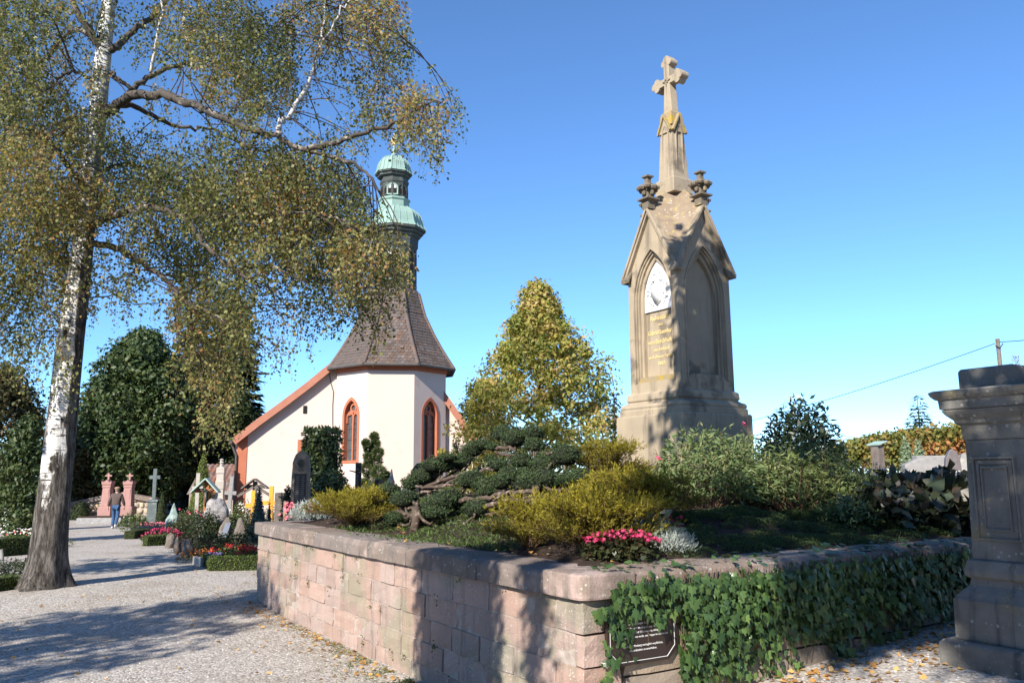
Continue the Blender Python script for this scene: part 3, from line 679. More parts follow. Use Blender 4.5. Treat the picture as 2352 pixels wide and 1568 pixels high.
pts = np.array([q + np.array([random.gauss(0, 0.015), random.gauss(0, 0.015), random.uniform(0, 0.11)]) for _ in range(90)])
V, F = leaf_geo(pts - q, rng.normal(size=pts.shape) + [0, 0, 1.2], rng.normal(size=pts.shape), 0.03, 0.006)
dp = thing("dry_plant", (q[0], q[1], ztop - 0.005), "dry reddish plant sprouting from the top of the pillar", "plant"); npmesh("stalks", V, F, PLANTP, dp, rnd=rng.random(len(F)))["kind"] = "stuff"
# ------------------------------------------------------------------ chapel
PLASTER = pmat("cream_plaster", (0.60, 0.485, 0.425), (0.57, 0.455, 0.395), 0.8, 0.9, 0.3, 25, c3=(0.52, 0.415, 0.355), s3=1.5, t3=0.6, dist=0.01)
ORANGE = pmat("orange_paint", (0.42, 0.145, 0.08), (0.37, 0.125, 0.068), 2, 0.85, 0.2, 30)
TILE = pmat("roof_tile", (0.135, 0.098, 0.080), (0.10, 0.077, 0.066), 3, 0.9, 0.3, 30, c3=(0.20, 0.115, 0.08), s3=1.3, t3=0.6, objrand=0.25)
COPPER = pmat("copper_patina", (0.205, 0.31, 0.262), (0.25, 0.355, 0.305), 4, 0.75, 0.15, 20, c3=(0.15, 0.235, 0.20), s3=3, t3=0.6)
COPDARK = pmat("copper_dark", (0.065, 0.075, 0.068), (0.04, 0.046, 0.042), 3, 0.75, 0.2, 20, c3=(0.12, 0.15, 0.13), s3=3, t3=0.58)
LEAD = pmat("gutter_metal", (0.10, 0.09, 0.085), (0.07, 0.065, 0.06), 5, 0.6)
PANE = pmat("leaded_glass", (0.05, 0.055, 0.06), (0.11, 0.11, 0.105), 9, 0.25, 0.5, 14, spec=0.6)
DARK = pmat("dark_opening", (0.012, 0.011, 0.010), (0.016, 0.015, 0.013), 3, 0.9)
WOOD_D = pmat("dark_wood", (0.06, 0.042, 0.03), (0.04, 0.028, 0.02), 8, 0.8, 0.4, 30)
AX = P(899, 1000, 38.4); CYAW = math.radians(7.0)
ch = thing("chapel", (AX[0], AX[1], 0), "cream chapel with orange trim, brown tiled apse roof and green copper bell turret", "chapel", CYAW)
cc, cs_ = math.cos(CYAW), math.sin(CYAW)
def chl(p): d = np.asarray(p) - np.array([AX[0], AX[1], 0]); return np.array([d[0] * cc + d[1] * cs_, -d[0] * cs_ + d[1] * cc, d[2]])
def zA(x, y, Y=36.2): return P(x, y, Y)[2]
AP = 2.45; SIDE = 2 * AP * math.tan(math.pi / 8); ZE = zA(900, 838, 36.0)
# apse faces: index -2..2, face 0 looks at the camera
def face_matrix(i): return Matrix.Rotation(i * math.pi / 4, 4, 'Z') @ Matrix.Translation((0, -AP, 0))
def rect(w, h, z0=-0.3): return [(-w / 2, z0), (w / 2, z0), (w / 2, h), (-w / 2, h)]
def gothic_window(M4, wo, sill, apex, tracery=True):
    w = thing_part("window", ch, M4)
    spring = apex - wo * 0.75
    out = arch(wo, sill, spring, apex, 8); inn = arch(wo - 0.26, sill + 0.13, spring, apex - 0.15, 8)
    MB().ring(out + out[:1], inn + inn[:1], 'y', -0.02, 0.30).build("frame", ORANGE, w)
    MB().prism(inn, 'y', 0.20, 0.22).build("pane", PANE, w)
    wi = wo - 0.26
    MB().box((0, 0.16, (sill + 0.13 + spring) / 2 - 0.02), (0.075, 0.10, spring - sill - 0.16)).build("mullion", ORANGE, w)
    for sg in (-1, 1):
        a = [(sg * wi / 4 + x, z) for x, z in arch(wi / 2, spring - 0.3, spring - 0.02, spring + 0.22, 5)]; b_ = [(sg * wi / 4 + x, z) for x, z in arch(wi / 2 - 0.10, spring - 0.3, spring - 0.06, spring + 0.13, 5)]
        MB().ring(a, b_, 'y', 0.12, 0.21).build("tracery", ORANGE, w)
        if tracery:
            nb = 4
            for k in range(1, nb):
                zb_ = sill + 0.13 + (spring - sill - 0.2) * k / nb
                MB().box((sg * (wi / 4 + 0.01), 0.185, zb_), (wi / 2 - 0.06, 0.03, 0.03)).build("glazing_bar", LEAD, w)
    cz = spring + 0.36; cir = lambda r_: [(r_ * math.cos(t), cz + r_ * math.sin(t)) for t in np.linspace(0, 2 * math.pi, 17)]
    MB().ring(cir(0.20), cir(0.13), 'y', 0.12, 0.21).build("tracery", ORANGE, w)
    for sg in (-1, 1):
        MB().prism([(sg * wi * 0.5, spring + 0.0), (sg * 0.16, spring + 0.30), (sg * 0.02, spring + 0.17), (sg * 0.05, spring + 0.1)], 'y', 0.13, 0.205).build("tracery", ORANGE, w)
    return out
def thing_part(name, parent, M4):
    o = bpy.data.objects.new(name, None); COL.objects.link(o); o.parent = parent; o.matrix_local = M4; o.empty_display_size = 0.1; return o
sill, apex = zA(799, 1064, 36.6), zA(799, 912, 36.6)
for i in (-2, -1, 0, 1, 2):
    Mf = face_matrix(i); hasw = i in (-1, 1)
    if hasw:
        out = gothic_window(Mf, 1.12, sill, apex)
        bigger = arch(1.10, sill + 0.01, apex - 1.12 * 0.75, apex - 0.01, 8)
        panel_with_hole(rect(SIDE, ZE), bigger, PLASTER, ch, "apse_wall", 0.32, M4=Mf, back=False)
    else:
        o = MB().prism(rect(SIDE, ZE), 'y', 0, 0.3).build("apse_wall", PLASTER, ch); o.matrix_local = Mf
    t = 0.04 * math.tan(math.pi / 8)
    o = MB().prism([(-SIDE / 2 - t, ZE - 0.24), (SIDE / 2 + t, ZE - 0.24), (SIDE / 2 + t, ZE + 0.02), (-SIDE / 2 - t, ZE + 0.02)], 'y', -0.04, 0.1).build("eaves_band", ORANGE, ch); o.matrix_local = Mf
# apse roof: bell-cast octagon in pieces of flat facets
RT = 1.16; ZT = zA(905, 668, 37.3)
prof = [(AP + 0.34, ZE + 0.0)]
for t in (0.12, 0.26, 0.45, 0.7, 1.0):
    r_ = RT + (AP + 0.34 - RT) * (1 - t) ** 1.42; prof.append((r_, ZE + (ZT - ZE) * t))
def octp(r_, k, z): a = (-math.pi / 2 - math.pi / 8) + k * math.pi / 4; R_ = r_ / math.cos(math.pi / 8); return (R_ * math.cos(a), R_ * math.sin(a), z)
rf = MB(); vv = [octp(r_, k, z) for r_, z in prof for k in range(8)]
rf.add(vv, [(i * 8 + k, i * 8 + (k + 1) % 8, (i + 1) * 8 + (k + 1) % 8, (i + 1) * 8 + k) for i in range(len(prof) - 1) for k in range(8)] + [tuple(range(8))])
roof = rf.build("apse_roof", TILE, ch)
def tile_mesh(w, h, th=0.018):
    pts = [(-w / 2, h), (w / 2, h), (w / 2, 0.05), (w * 0.32, 0.012), (0, 0), (-w * 0.32, 0.012), (-w / 2, 0.05)]
    me = MB().prism(pts, 'z', 0, th).mesh("roof_tile"); me.materials.append(TILE); return me
TW, TH = 0.165, 0.165
TM = tile_mesh(TW * 0.97, TH * 1.5)
cand = []
def prof_at(s):      # distance along the slope -> (radius, z, slope angle)
    for (r0, z0), (r1, z1) in zip(prof[:-1], prof[1:]):
        L = math.hypot(r0 - r1, z1 - z0)
        if s <= L: return r0 + (r1 - r0) * s / L, z0 + (z1 - z0) * s / L, math.atan2(z1 - z0, r0 - r1)
        s -= L
    return None
for i in (-1, 0, 1, 2, -2):
    s = 0.0; row = 0
    while True:
        q = prof_at(s)
        if q is None: break
        r_, z, sl = q; half = r_ * math.tan(math.pi / 8) - 0.03
        n = int(2 * half / TW) + 1
        for k in range(-n, n + 1):
            x = (k + (0.5 if row % 2 else 0.0)) * TW
            if abs(x) > half - TW * 0.3: continue
            Mt = Matrix.Rotation(i * math.pi / 4, 4, 'Z') @ Matrix.Translation((x, -r_ - 0.004, z)) @ Matrix.Rotation(sl, 4, 'X') @ Matrix.Translation((0, -0.03, 0.022 + random.uniform(0, 0.008))) @ Matrix.Rotation(-0.10, 4, 'X') @ Matrix.Rotation(random.uniform(-0.03, 0.03), 4, 'Z')
            cand.append((0 if i == 0 else 1 if i == 1 else 2 if i == -1 else 3, Mt))
        s += TH; row += 1
cand.sort(key=lambda c: c[0])
def scatter_tiles(cand, parent, limit=300):
    for _, Mt in cand[:limit]:
        o = bpy.data.objects.new("roof_tile", TM); COL.objects.link(o); o.parent = parent; o.matrix_local = Mt
    if len(cand) > limit:
        V0 = np.array([v.co[:] for v in TM.vertices]); Vs = []; bm = bmesh.new(); 
        me = bpy.data.meshes.new("tile_field"); base = [tuple(p.vertices) for p in TM.polygons]; vv = []; ff = []
        for _, Mt in cand[limit:]:
            A = np.array(Mt); W_ = V0 @ A[:3, :3].T + A[:3, 3]; n = len(vv); vv += [tuple(q) for q in W_]; ff += [tuple(j + n for j in f) for f in base]
        me.from_pydata(vv, [], ff); me.update(); o = link_mesh("tile_field", me, TILE, parent); o["kind"] = "stuff"
scatter_tiles(cand, roof)
for k in range(8):                        # rounded hip tiles
    pts = [octp(r_ + 0.01, k, z + 0.02) for r_, z in prof]
    MB().tube(pts, 0.085, 8).build("hip_ridge", TILE, roof)
for k in range(8):                        # gutter under the eaves
    MB().tube([octp(prof[0][0] + 0.05, k, ZE - 0.02), octp(prof[0][0] + 0.05, k + 1, ZE - 0.02)], 0.065, 8).build("gutter", LEAD, ch)
for (x, s_) in ((-0.35, 1.9), (0.45, 0.9), (0.25, 2.6), (-0.75, 0.6)):
    r_, z, sl = prof_at(s_)
    o = MB().box((0, 0, 0.06), (0.13, 0.12, 0.10)).build("roof_vent", TILE, roof); o.matrix_local = Matrix.Translation((x, -r_, z)) @ Matrix.Rotation(sl, 4, 'X')

# nave behind the apse
YN = -0.75
rk = [chl(P(x, y, 37.55)) for x, y in ((548, 1010), (600, 968), (660, 923), (715, 880), (755, 846))]
xl_, zl_ = rk[0][0], rk[0][2]; slope = (rk[4][2] - rk[1][2]) / (rk[4][0] - rk[1][0])
zr_ = rk[4][2] + slope * (0 - rk[4][0])
left = [(r_[0], r_[2]) for r_ in rk]; rgt = [chl(P(x, y, 37.55)) for x, y in ((985, 868), (1012, 893), (1032, 920), (1060, 960), (1092, 1006))]; right = [(r_[0], r_[2]) for r_ in rgt]
outl = [(left[0][0] + 0.25, -0.3), (right[-1][0] - 0.25, -0.3)] + right[::-1] + [(0, zr_)] + left[::-1]
MB().prism([(x, z - 0.10) if z > 0 else (x, z) for x, z in outl], 'y', YN, YN + 0.4).build("nave_gable", PLASTER, ch)
NL = 16.0
for side in (left + [(0, zr_)], right[::-1] + [(0, zr_)]):
    vv = [(x, YN - 0.32, z) for x, z in side] + [(x, YN + NL, z) for x, z in side] + [(x, YN - 0.32, z - 0.16) for x, z in side] + [(x, YN + NL, z - 0.16) for x, z in side]
    n = len(side); ff = []
    for i in range(n - 1): ff += [(i, i + 1, n + i + 1, n + i), (2 * n + i, 3 * n + i, 3 * n + i + 1, 2 * n + i + 1), (i, 2 * n + i, 2 * n + i + 1, i + 1)]
    ff += [(0, n, 3 * n, 2 * n)]
    MB().add(vv, ff).build("nave_roof", TILE, ch)
    bd = MB()                                 # painted verge board
    for i in range(n - 1): bd.beam((side[i][0], YN - 0.33, side[i][1] - 0.12), (side[i + 1][0], YN - 0.33, side[i + 1][1] - 0.12), 0.05, 0.30)
    bd.build("verge_board", pmat("verge_brown", (0.40, 0.17, 0.11), (0.34, 0.14, 0.09), 3, 0.8), ch)
    MB().box((side[0][0] - 0.40 * np.sign(side[0][0]), YN + NL / 2 + 0.2, side[0][1] / 2 - 0.2), (0.3, NL - 0.4, side[0][1])).build("nave_side_wall", PLASTER, ch)
# orange corner pier, gutter end and downpipe
xc = chl(P(552, 1060, 37.4))[0]; xd = chl(P(571, 1060, 37.4))[0]
MB().prism([(xc - 0.02, -0.3), (xd, -0.3), (xd + 0.02, zl_ + 0.34), (xc - 0.05, zl_ + 0.02)], 'y', YN - 0.03, YN + 0.5).build("corner_pier", ORANGE, ch)
MB().tube([(xc - 0.28, YN - 0.3, zl_ - 0.14), (xc - 0.28, YN + NL, zl_ - 0.14)], 0.075, 8).build("gutter", LEAD, ch)
MB().tube([(xc - 0.28, YN - 0.1, zl_ - 0.16), (xc - 0.14, YN - 0.08, zl_ - 0.55), (xc - 0.06, YN - 0.08, zl_ - 0.7), (xc - 0.06, YN - 0.08, 0)], 0.05, 8).build("downpipe", LEAD, ch)
# slit window, door frame, cable
q = chl(P(702, 941, 37.4))
o = MB().box((q[0], YN + 0.1, q[2]), (0.16, 0.24, 0.34)).build("slit_window", DARK, ch)
o.location.y = -0.004 - 0.016
q = chl(P(686, 1010, 37.4)); q2 = chl(P(712, 1100, 37.4))
dr = thing_part("door", ch, Matrix.Translation((q[0], YN, 0)))
MB().ring([(0, 0), (0, q[2]), (1.4, q[2]), (1.4, 0)], [(0.2, 0), (0.2, q[2] - 0.2), (1.2, q[2] - 0.2), (1.2, 0)], 'y', -0.05, 0.03).build("frame", ORANGE, dr)
MB().box((0.7, 0.0, q[2] / 2 - 0.1), (1.0, 0.04, q[2] - 0.2)).build("leaf", WOOD_D, dr)
cab = [chl(P(x, y, 37.3)) for x, y in ((757, 858), (760, 880), (766, 900), (764, 930), (764, 1000), (766, 1060))]
MB().tube([(c_[0], YN - 0.02, c_[2]) for c_ in cab], 0.018, 5).build("lightning_conductor", LEAD, ch)

# bell turret
def zt(y): return P(895, y, 37.6)[2]
TROT = math.radians(-6)
tu = thing_part("bell_turret", ch, Matrix.Translation((0.08, 0, 0)) @ Matrix.Rotation(TROT, 4, 'Z'))
def oct_l(name, prof_, mat, parent, bev=0.0, off=(0, 0)): return MB().lathe(prof_, 8, c=off, rot=-math.pi / 2 - math.pi / 8 + 0 * 0.39, sq=True).build(name, mat, parent, bevel=bev)
def LZ(pts): return [(r_, zt(y)) for r_, y in pts]
m_ = 37.6 / 1900
oct_l("lower_drum", LZ([(50 * m_, 676), (47 * m_, 660), (46 * m_, 566), (49 * m_, 560), (49 * m_, 552), (50 * m_, 540)]), COPDARK, tu)
oct_l("lower_cornice", LZ([(50 * m_, 541), (54 * m_, 538), (55 * m_, 533), (60 * m_, 531), (61 * m_, 526), (66 * m_, 524), (66 * m_, 520)]), COPDARK, tu)
d1p = LZ([(67 * m_, 519), (64 * m_, 515), (60 * m_, 508), (57.5 * m_, 498), (55 * m_, 488), (49 * m_, 480), (40 * m_, 473), (36 * m_, 470)])
dome = oct_l("lower_dome", d1p, COPPER, tu)
offu = (-7 * m_, 0)
oct_l("upper_drum_base", LZ([(35 * m_, 471), (34 * m_, 455), (37 * m_, 452), (37 * m_, 448), (32 * m_, 446)]), COPPER, tu, off=offu)
oct_l("upper_drum", LZ([(31 * m_, 446), (31 * m_, 414), (33 * m_, 411), (33 * m_, 406), (31 * m_, 405), (31 * m_, 398)]), COPDARK, tu, off=offu)
oct_l("upper_cornice", LZ([(32 * m_, 399), (37 * m_, 397), (38 * m_, 393), (42 * m_, 391), (42 * m_, 388)]), COPDARK, tu, off=(-9 * m_, 0))
d2p = LZ([(43.5 * m_, 388), (40 * m_, 384), (37.5 * m_, 376), (36 * m_, 366), (31 * m_, 357), (22 * m_, 350), (10 * m_, 346), (6.5 * m_, 342), (4.5 * m_, 334), (2.5 * m_, 318)])
offd = (-9 * m_, 0)
dome2 = oct_l("upper_dome", d2p, COPPER, tu, off=offd)
for dp, dm, of in ((d1p, dome, (0, 0)), (d2p[:7], dome2, offd)):    # standing seams
    for k in range(8):
        for fr in (0.0, 0.33, 0.67):
            pts = []
            for r_, z in dp:
                a0 = -math.pi / 2 - math.pi / 8 + (k + 0.5) * math.pi / 4; R_ = r_ / math.cos(math.pi / 8)
                p0 = Vector((R_ * math.cos(a0), R_ * math.sin(a0), z)); p1 = Vector((R_ * math.cos(a0 + math.pi / 4), R_ * math.sin(a0 + math.pi / 4), z)); p = p0.lerp(p1, fr)
                pts.append((p.x * 1.008 + of[0], p.y * 1.008 + of[1], z + 0.005))
            MB().tube(pts, 0.022 if fr == 0 else 0.017, 5).build("seam", COPPER, dm)
zball = zt(306)
fo = thing_part("finial", tu, Matrix.Translation((-9.5 * m_, 0, 0)))
MB().tube([(0, 0, zt(325)), (0, 0, zt(291))], [0.05, 0.02], 8).build("rod", GOLD, fo)
MB().ball((0, 0, zball), (0.15, 0.15, 0.17), 12, 8).build("ball", GOLD, fo, smooth_=True)
MB().lathe([(0.06, zt(321)), (0.13, zt(318)), (0.07, zt(314))], 10).build("collar", GOLD, fo)
MB().lathe([(0.03, zt(299)), (0.06, zt(297)), (0.02, zt(293))], 10).build("tip", GOLD, fo)
def louvre(parent, k, ap_, w, y0, y1, off, n, mat=WOOD_D, lit=False):
    Mf = Matrix.Translation((off[0], off[1], 0)) @ Matrix.Rotation(k * math.pi / 4, 4, 'Z') @ Matrix.Translation((0, -ap_, 0))
    lo = thing_part("louvre_window", parent, Mf); z0, z1 = zt(y0), zt(y1); sp = z1 - w * 0.42
    o_ = arch(w + 0.12, z0 - 0.06, sp, z1 + 0.06, 6); i_ = arch(w, z0, sp, z1, 6)
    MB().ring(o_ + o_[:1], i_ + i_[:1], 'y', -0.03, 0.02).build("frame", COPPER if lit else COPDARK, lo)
    MB().prism(i_, 'y', -0.004, 0.004).build("opening", DARK, lo)
    for j in range(n):
        z = z0 + (sp - z0) * (j + 0.5) / n
        o = MB().box((0, 0, 0), (w, 0.05, 0.02)).build("slat", mat, lo); o.location = (0, -0.012, z); o.rotation_euler = (-0.6, 0, 0)
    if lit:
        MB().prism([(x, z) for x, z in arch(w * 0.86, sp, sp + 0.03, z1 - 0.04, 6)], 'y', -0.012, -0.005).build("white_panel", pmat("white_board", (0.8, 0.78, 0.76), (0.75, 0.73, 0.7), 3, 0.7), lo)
for k in (-2, -1, 0, 1, 2):
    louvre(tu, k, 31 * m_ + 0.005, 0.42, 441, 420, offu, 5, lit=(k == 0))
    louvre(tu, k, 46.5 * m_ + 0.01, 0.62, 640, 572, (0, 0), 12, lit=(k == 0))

# ------------------------------------------------------------------ low tiled outbuilding behind the graves
q0, q1 = P(440, 1130, 42.6), P(560, 1130, 42.6)
ob = thing("tiled_outbuilding", ((q0[0] + q1[0]) / 2, q0[1], 0), "low outbuilding with reddish pantile roof behind the graves left of the chapel", "building", 0.05)
WL = (q1[0] - q0[0]) + 0.3; zr2 = P(500, 1070, 44.5)[2]; ze2 = P(500, 1132, 42.4)[2]
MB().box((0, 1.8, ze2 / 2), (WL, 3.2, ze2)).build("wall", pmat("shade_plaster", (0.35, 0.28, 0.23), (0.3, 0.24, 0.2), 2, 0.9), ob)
OT = pmat("old_pantile", (0.23, 0.125, 0.095), (0.17, 0.10, 0.08), 4, 0.9, 0.3, 30, objrand=0.3, c3=(0.30, 0.22, 0.18), s3=5, t3=0.58)
rf2 = MB().add([(-WL / 2, -0.2, ze2 - 0.05), (WL / 2, -0.2, ze2 - 0.05), (WL / 2, 1.9, zr2 - 0.03), (-WL / 2, 1.9, zr2 - 0.03), (WL / 2, 4.0, ze2 - 0.05), (-WL / 2, 4.0, ze2 - 0.05)], [(0, 1, 2, 3), (3, 2, 4, 5)]).build("roof", OT, ob)
pt = MB(); k = 6
pts = [(-0.13 + 0.26 * i / k, 0.035 * math.cos(math.pi * 1.6 * (i / k - 0.35))) for i in range(k + 1)]
pt.add([(x, -0.02, z) for x, z in pts] + [(x, 0.40, z - 0.0) for x, z in pts] + [(x, -0.02, z - 0.02) for x, z in pts], [(i, i + 1, k + 2 + i, k + 1 + i) for i in range(k)] + [(i, 2 * k + 2 + i, 2 * k + 3 + i, i + 1) for i in range(k)])
PT = pt.mesh("roof_tile"); PT.materials.append(OT)
sl = math.atan2(zr2 - ze2, 2.1); nrow = int(math.hypot(2.1, zr2 - ze2) / 0.33); ncol = int(WL / 0.25)
cnt = 0
for i in range(nrow + 1):
    for j in range(ncol):
        if cnt >= 290: break
        t = i * 0.33; o = bpy.data.objects.new("roof_tile", PT); COL.objects.link(o); o.parent = rf2; cnt += 1
        o.location = (WL / 2 - 0.13 - j * 0.25, -0.2 + t * math.cos(sl), ze2 - 0.02 + t * math.sin(sl) + 0.03); o.rotation_euler = (sl - 0.04, 0, random.uniform(-0.02, 0.02))
# ------------------------------------------------------------------ the birch
def bark_mat():
    m, nt, nd, lk, b = _new("birch_bark")
    tc = nd.new("ShaderNodeTexCoord"); ge = nd.new("ShaderNodeNewGeometry"); pos = ge.outputs["Position"]
    xyz = nd.new("ShaderNodeSeparateXYZ"); lk.new(pos, xyz.inputs[0])
    def noise(sc, stretch, det=6, rg=0.6):
        mp = nd.new("ShaderNodeMapping"); mp.inputs["Scale"].default_value = stretch; lk.new(pos, mp.inputs[0])
        n = nd.new("ShaderNodeTexNoise"); n.inputs["Scale"].default_value = sc; n.inputs["Detail"].default_value = det; n.inputs["Roughness"].default_value = rg; lk.new(mp.outputs[0], n.inputs["Vector"]); return n.outputs["Fac"]
    def mrange(src, a, b_, c, d):
        r = nd.new("ShaderNodeMapRange"); r.inputs[1].default_value = a; r.inputs[2].default_value = b_; r.inputs[3].default_value = c; r.inputs[4].default_value = d; lk.new(src, r.inputs[0]); return r.outputs[0]
    def math_(op, a, b_):
        k = nd.new("ShaderNodeMath"); k.operation = op
        for i, q in enumerate((a, b_)):
            if isinstance(q, float): k.inputs[i].default_value = q
            else: lk.new(q, k.inputs[i])
        return k.outputs[0]
    # rough dark bark at the foot that thins out upward, dark diamonds and bands above
    plates = noise(4.2, (1, 1, 0.42), 6, 0.62); bands = noise(5.0, (0.6, 0.6, 5.0), 5, 0.65)
    foot = mrange(xyz.outputs[2], 0.3, 2.1, 0.46, 0.02); foot2 = mrange(xyz.outputs[2], 2.0, 6.0, 0.08, 0.0)
    f1 = math_('ADD', math_('ADD', plates, foot), foot2)
    isdark = mrange(f1, 0.60, 0.66, 0.0, 1.0); isband = mrange(bands, 0.56, 0.61, 0.0, 1.0)
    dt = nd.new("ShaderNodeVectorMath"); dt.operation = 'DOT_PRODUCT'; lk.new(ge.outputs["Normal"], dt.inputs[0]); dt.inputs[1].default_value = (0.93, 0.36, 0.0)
    side = mrange(math_('ADD', dt.outputs["Value"], math_('MULTIPLY', plates, 0.9)), 0.78, 0.86, 0.0, 1.0)      # shaded flank of the trunk painted into the bark colour, by surface direction
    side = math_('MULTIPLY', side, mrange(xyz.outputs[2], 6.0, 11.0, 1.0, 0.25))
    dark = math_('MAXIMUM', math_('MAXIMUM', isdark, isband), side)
    fine = noise(17, (1, 1, 0.20), 9, 0.75)
    rp = _ramp(nd, [(0.36, (0.015, 0.012, 0.010)), (0.5, (0.085, 0.075, 0.065)), (0.62, (0.22, 0.20, 0.18))]); lk.new(fine, rp.inputs[0])
    wh = _ramp(nd, [(0.3, (0.60, 0.57, 0.52)), (0.6, (0.78, 0.76, 0.72))]); lk.new(fine, wh.inputs[0])
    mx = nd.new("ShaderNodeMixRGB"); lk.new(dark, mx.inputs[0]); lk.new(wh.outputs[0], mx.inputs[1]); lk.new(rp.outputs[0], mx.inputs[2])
    lk.new(mx.outputs[0], b.inputs["Base Color"]); b.inputs["Roughness"].default_value = 0.85; b.inputs["Specular IOR Level"].default_value = 0.2
    h = math_('MULTIPLY', fine, mrange(dark, 0, 1, 0.25, 1.0)); bp = nd.new("ShaderNodeBump"); bp.inputs["Strength"].default_value = 1.0; bp.inputs["Distance"].default_value = 0.07; lk.new(h, bp.inputs["Height"]); lk.new(bp.outputs[0], b.inputs["Normal"])
    return m
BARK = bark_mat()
LIMB = pmat("birch_limb", (0.10, 0.085, 0.07), (0.055, 0.045, 0.038), 5, 0.9, 0.6, 25, c3=(0.34, 0.31, 0.27), s3=4, t3=0.57)
LIMBW = pmat("birch_limb_white", (0.62, 0.58, 0.53), (0.45, 0.42, 0.38), 4, 0.85, 0.4, 25, c3=(0.06, 0.05, 0.04), s3=7, t3=0.56)
TWIG = pmat("twig", (0.085, 0.055, 0.042), (0.06, 0.04, 0.03), 9, 0.9)
BLEAF = leafmat("birch_leaf", [(0.065, 0.085, 0.028), (0.115, 0.135, 0.042), (0.18, 0.195, 0.065), (0.27, 0.265, 0.095), (0.34, 0.28, 0.105), (0.38, 0.20, 0.08)], 0.40, 0.5, 0.3)
BY = 15.2
root = PZ(100, 1358, 0.05)
bir = thing("birch_tree", (root[0], root[1], 0), "large weeping birch with white and dark bark beside the gravel path", "tree")
def B(x, y, dy=0.0): p = P(x, y, BY + dy); return (p[0] - root[0], p[1] - root[1], p[2])
def catmull(pts, n=5):
    pts = [np.array(p, float) for p in pts]; out = []
    for i in range(len(pts) - 1):
        p0, p1, p2, p3 = pts[max(i - 1, 0)], pts[i], pts[i + 1], pts[min(i + 2, len(pts) - 1)]
        for k in range(n):
            t = k / n; out.append(0.5 * (2 * p1 + (p2 - p0) * t + (2 * p0 - 5 * p1 + 4 * p2 - p3) * t * t + (3 * p1 - p0 - 3 * p2 + p3) * t ** 3))
    return out + [pts[-1]]
tr = [(98, 1366, 78), (104, 1335, 60), (110, 1290, 50), (118, 1210, 45), (127, 1110, 42), (137, 1000, 40), (150, 900, 38), (162, 790, 36), (180, 650, 31), (197, 500, 28), (207, 400, 26), (222, 290, 25), (231, 190, 24), (240, 90, 22), (250, 0, 19), (262, -120, 15), (285, -300, 10), (310, -480, 5)]
cp = catmull([(*B(x, y), w * .80 * BY / FOC) for x, y, w in tr], 4)
tb = MB(); n = 28; vv = []; ff = []
for i, q in enumerate(cp):
    z = q[2]
    for k in range(n):
        a = 2 * math.pi * k / n; fl = 1.0
        if z < 1.1: fl += (1.1 - max(z, -0.2)) ** 2 * 0.30 * (0.5 + 0.5 * math.sin(a * 5 + 0.8) * math.cos(a * 2 + 0.3))
        rr = q[3] * fl * (1 + 0.035 * math.sin(a * 7 + z * 1.7) + 0.03 * math.sin(a * 3 - z * 2.3))
        vv.append((q[0] + rr * math.cos(a), q[1] + rr * math.sin(a), q[2] - (0.12 if i == 0 else 0)))
for i in range(len(cp) - 1):
    for k in range(n): ff.append((i * n + k, i * n + (k + 1) % n, (i + 1) * n + (k + 1) % n, (i + 1) * n + k))
tb.add(vv, ff).build("trunk", BARK, bir, smooth_=True)
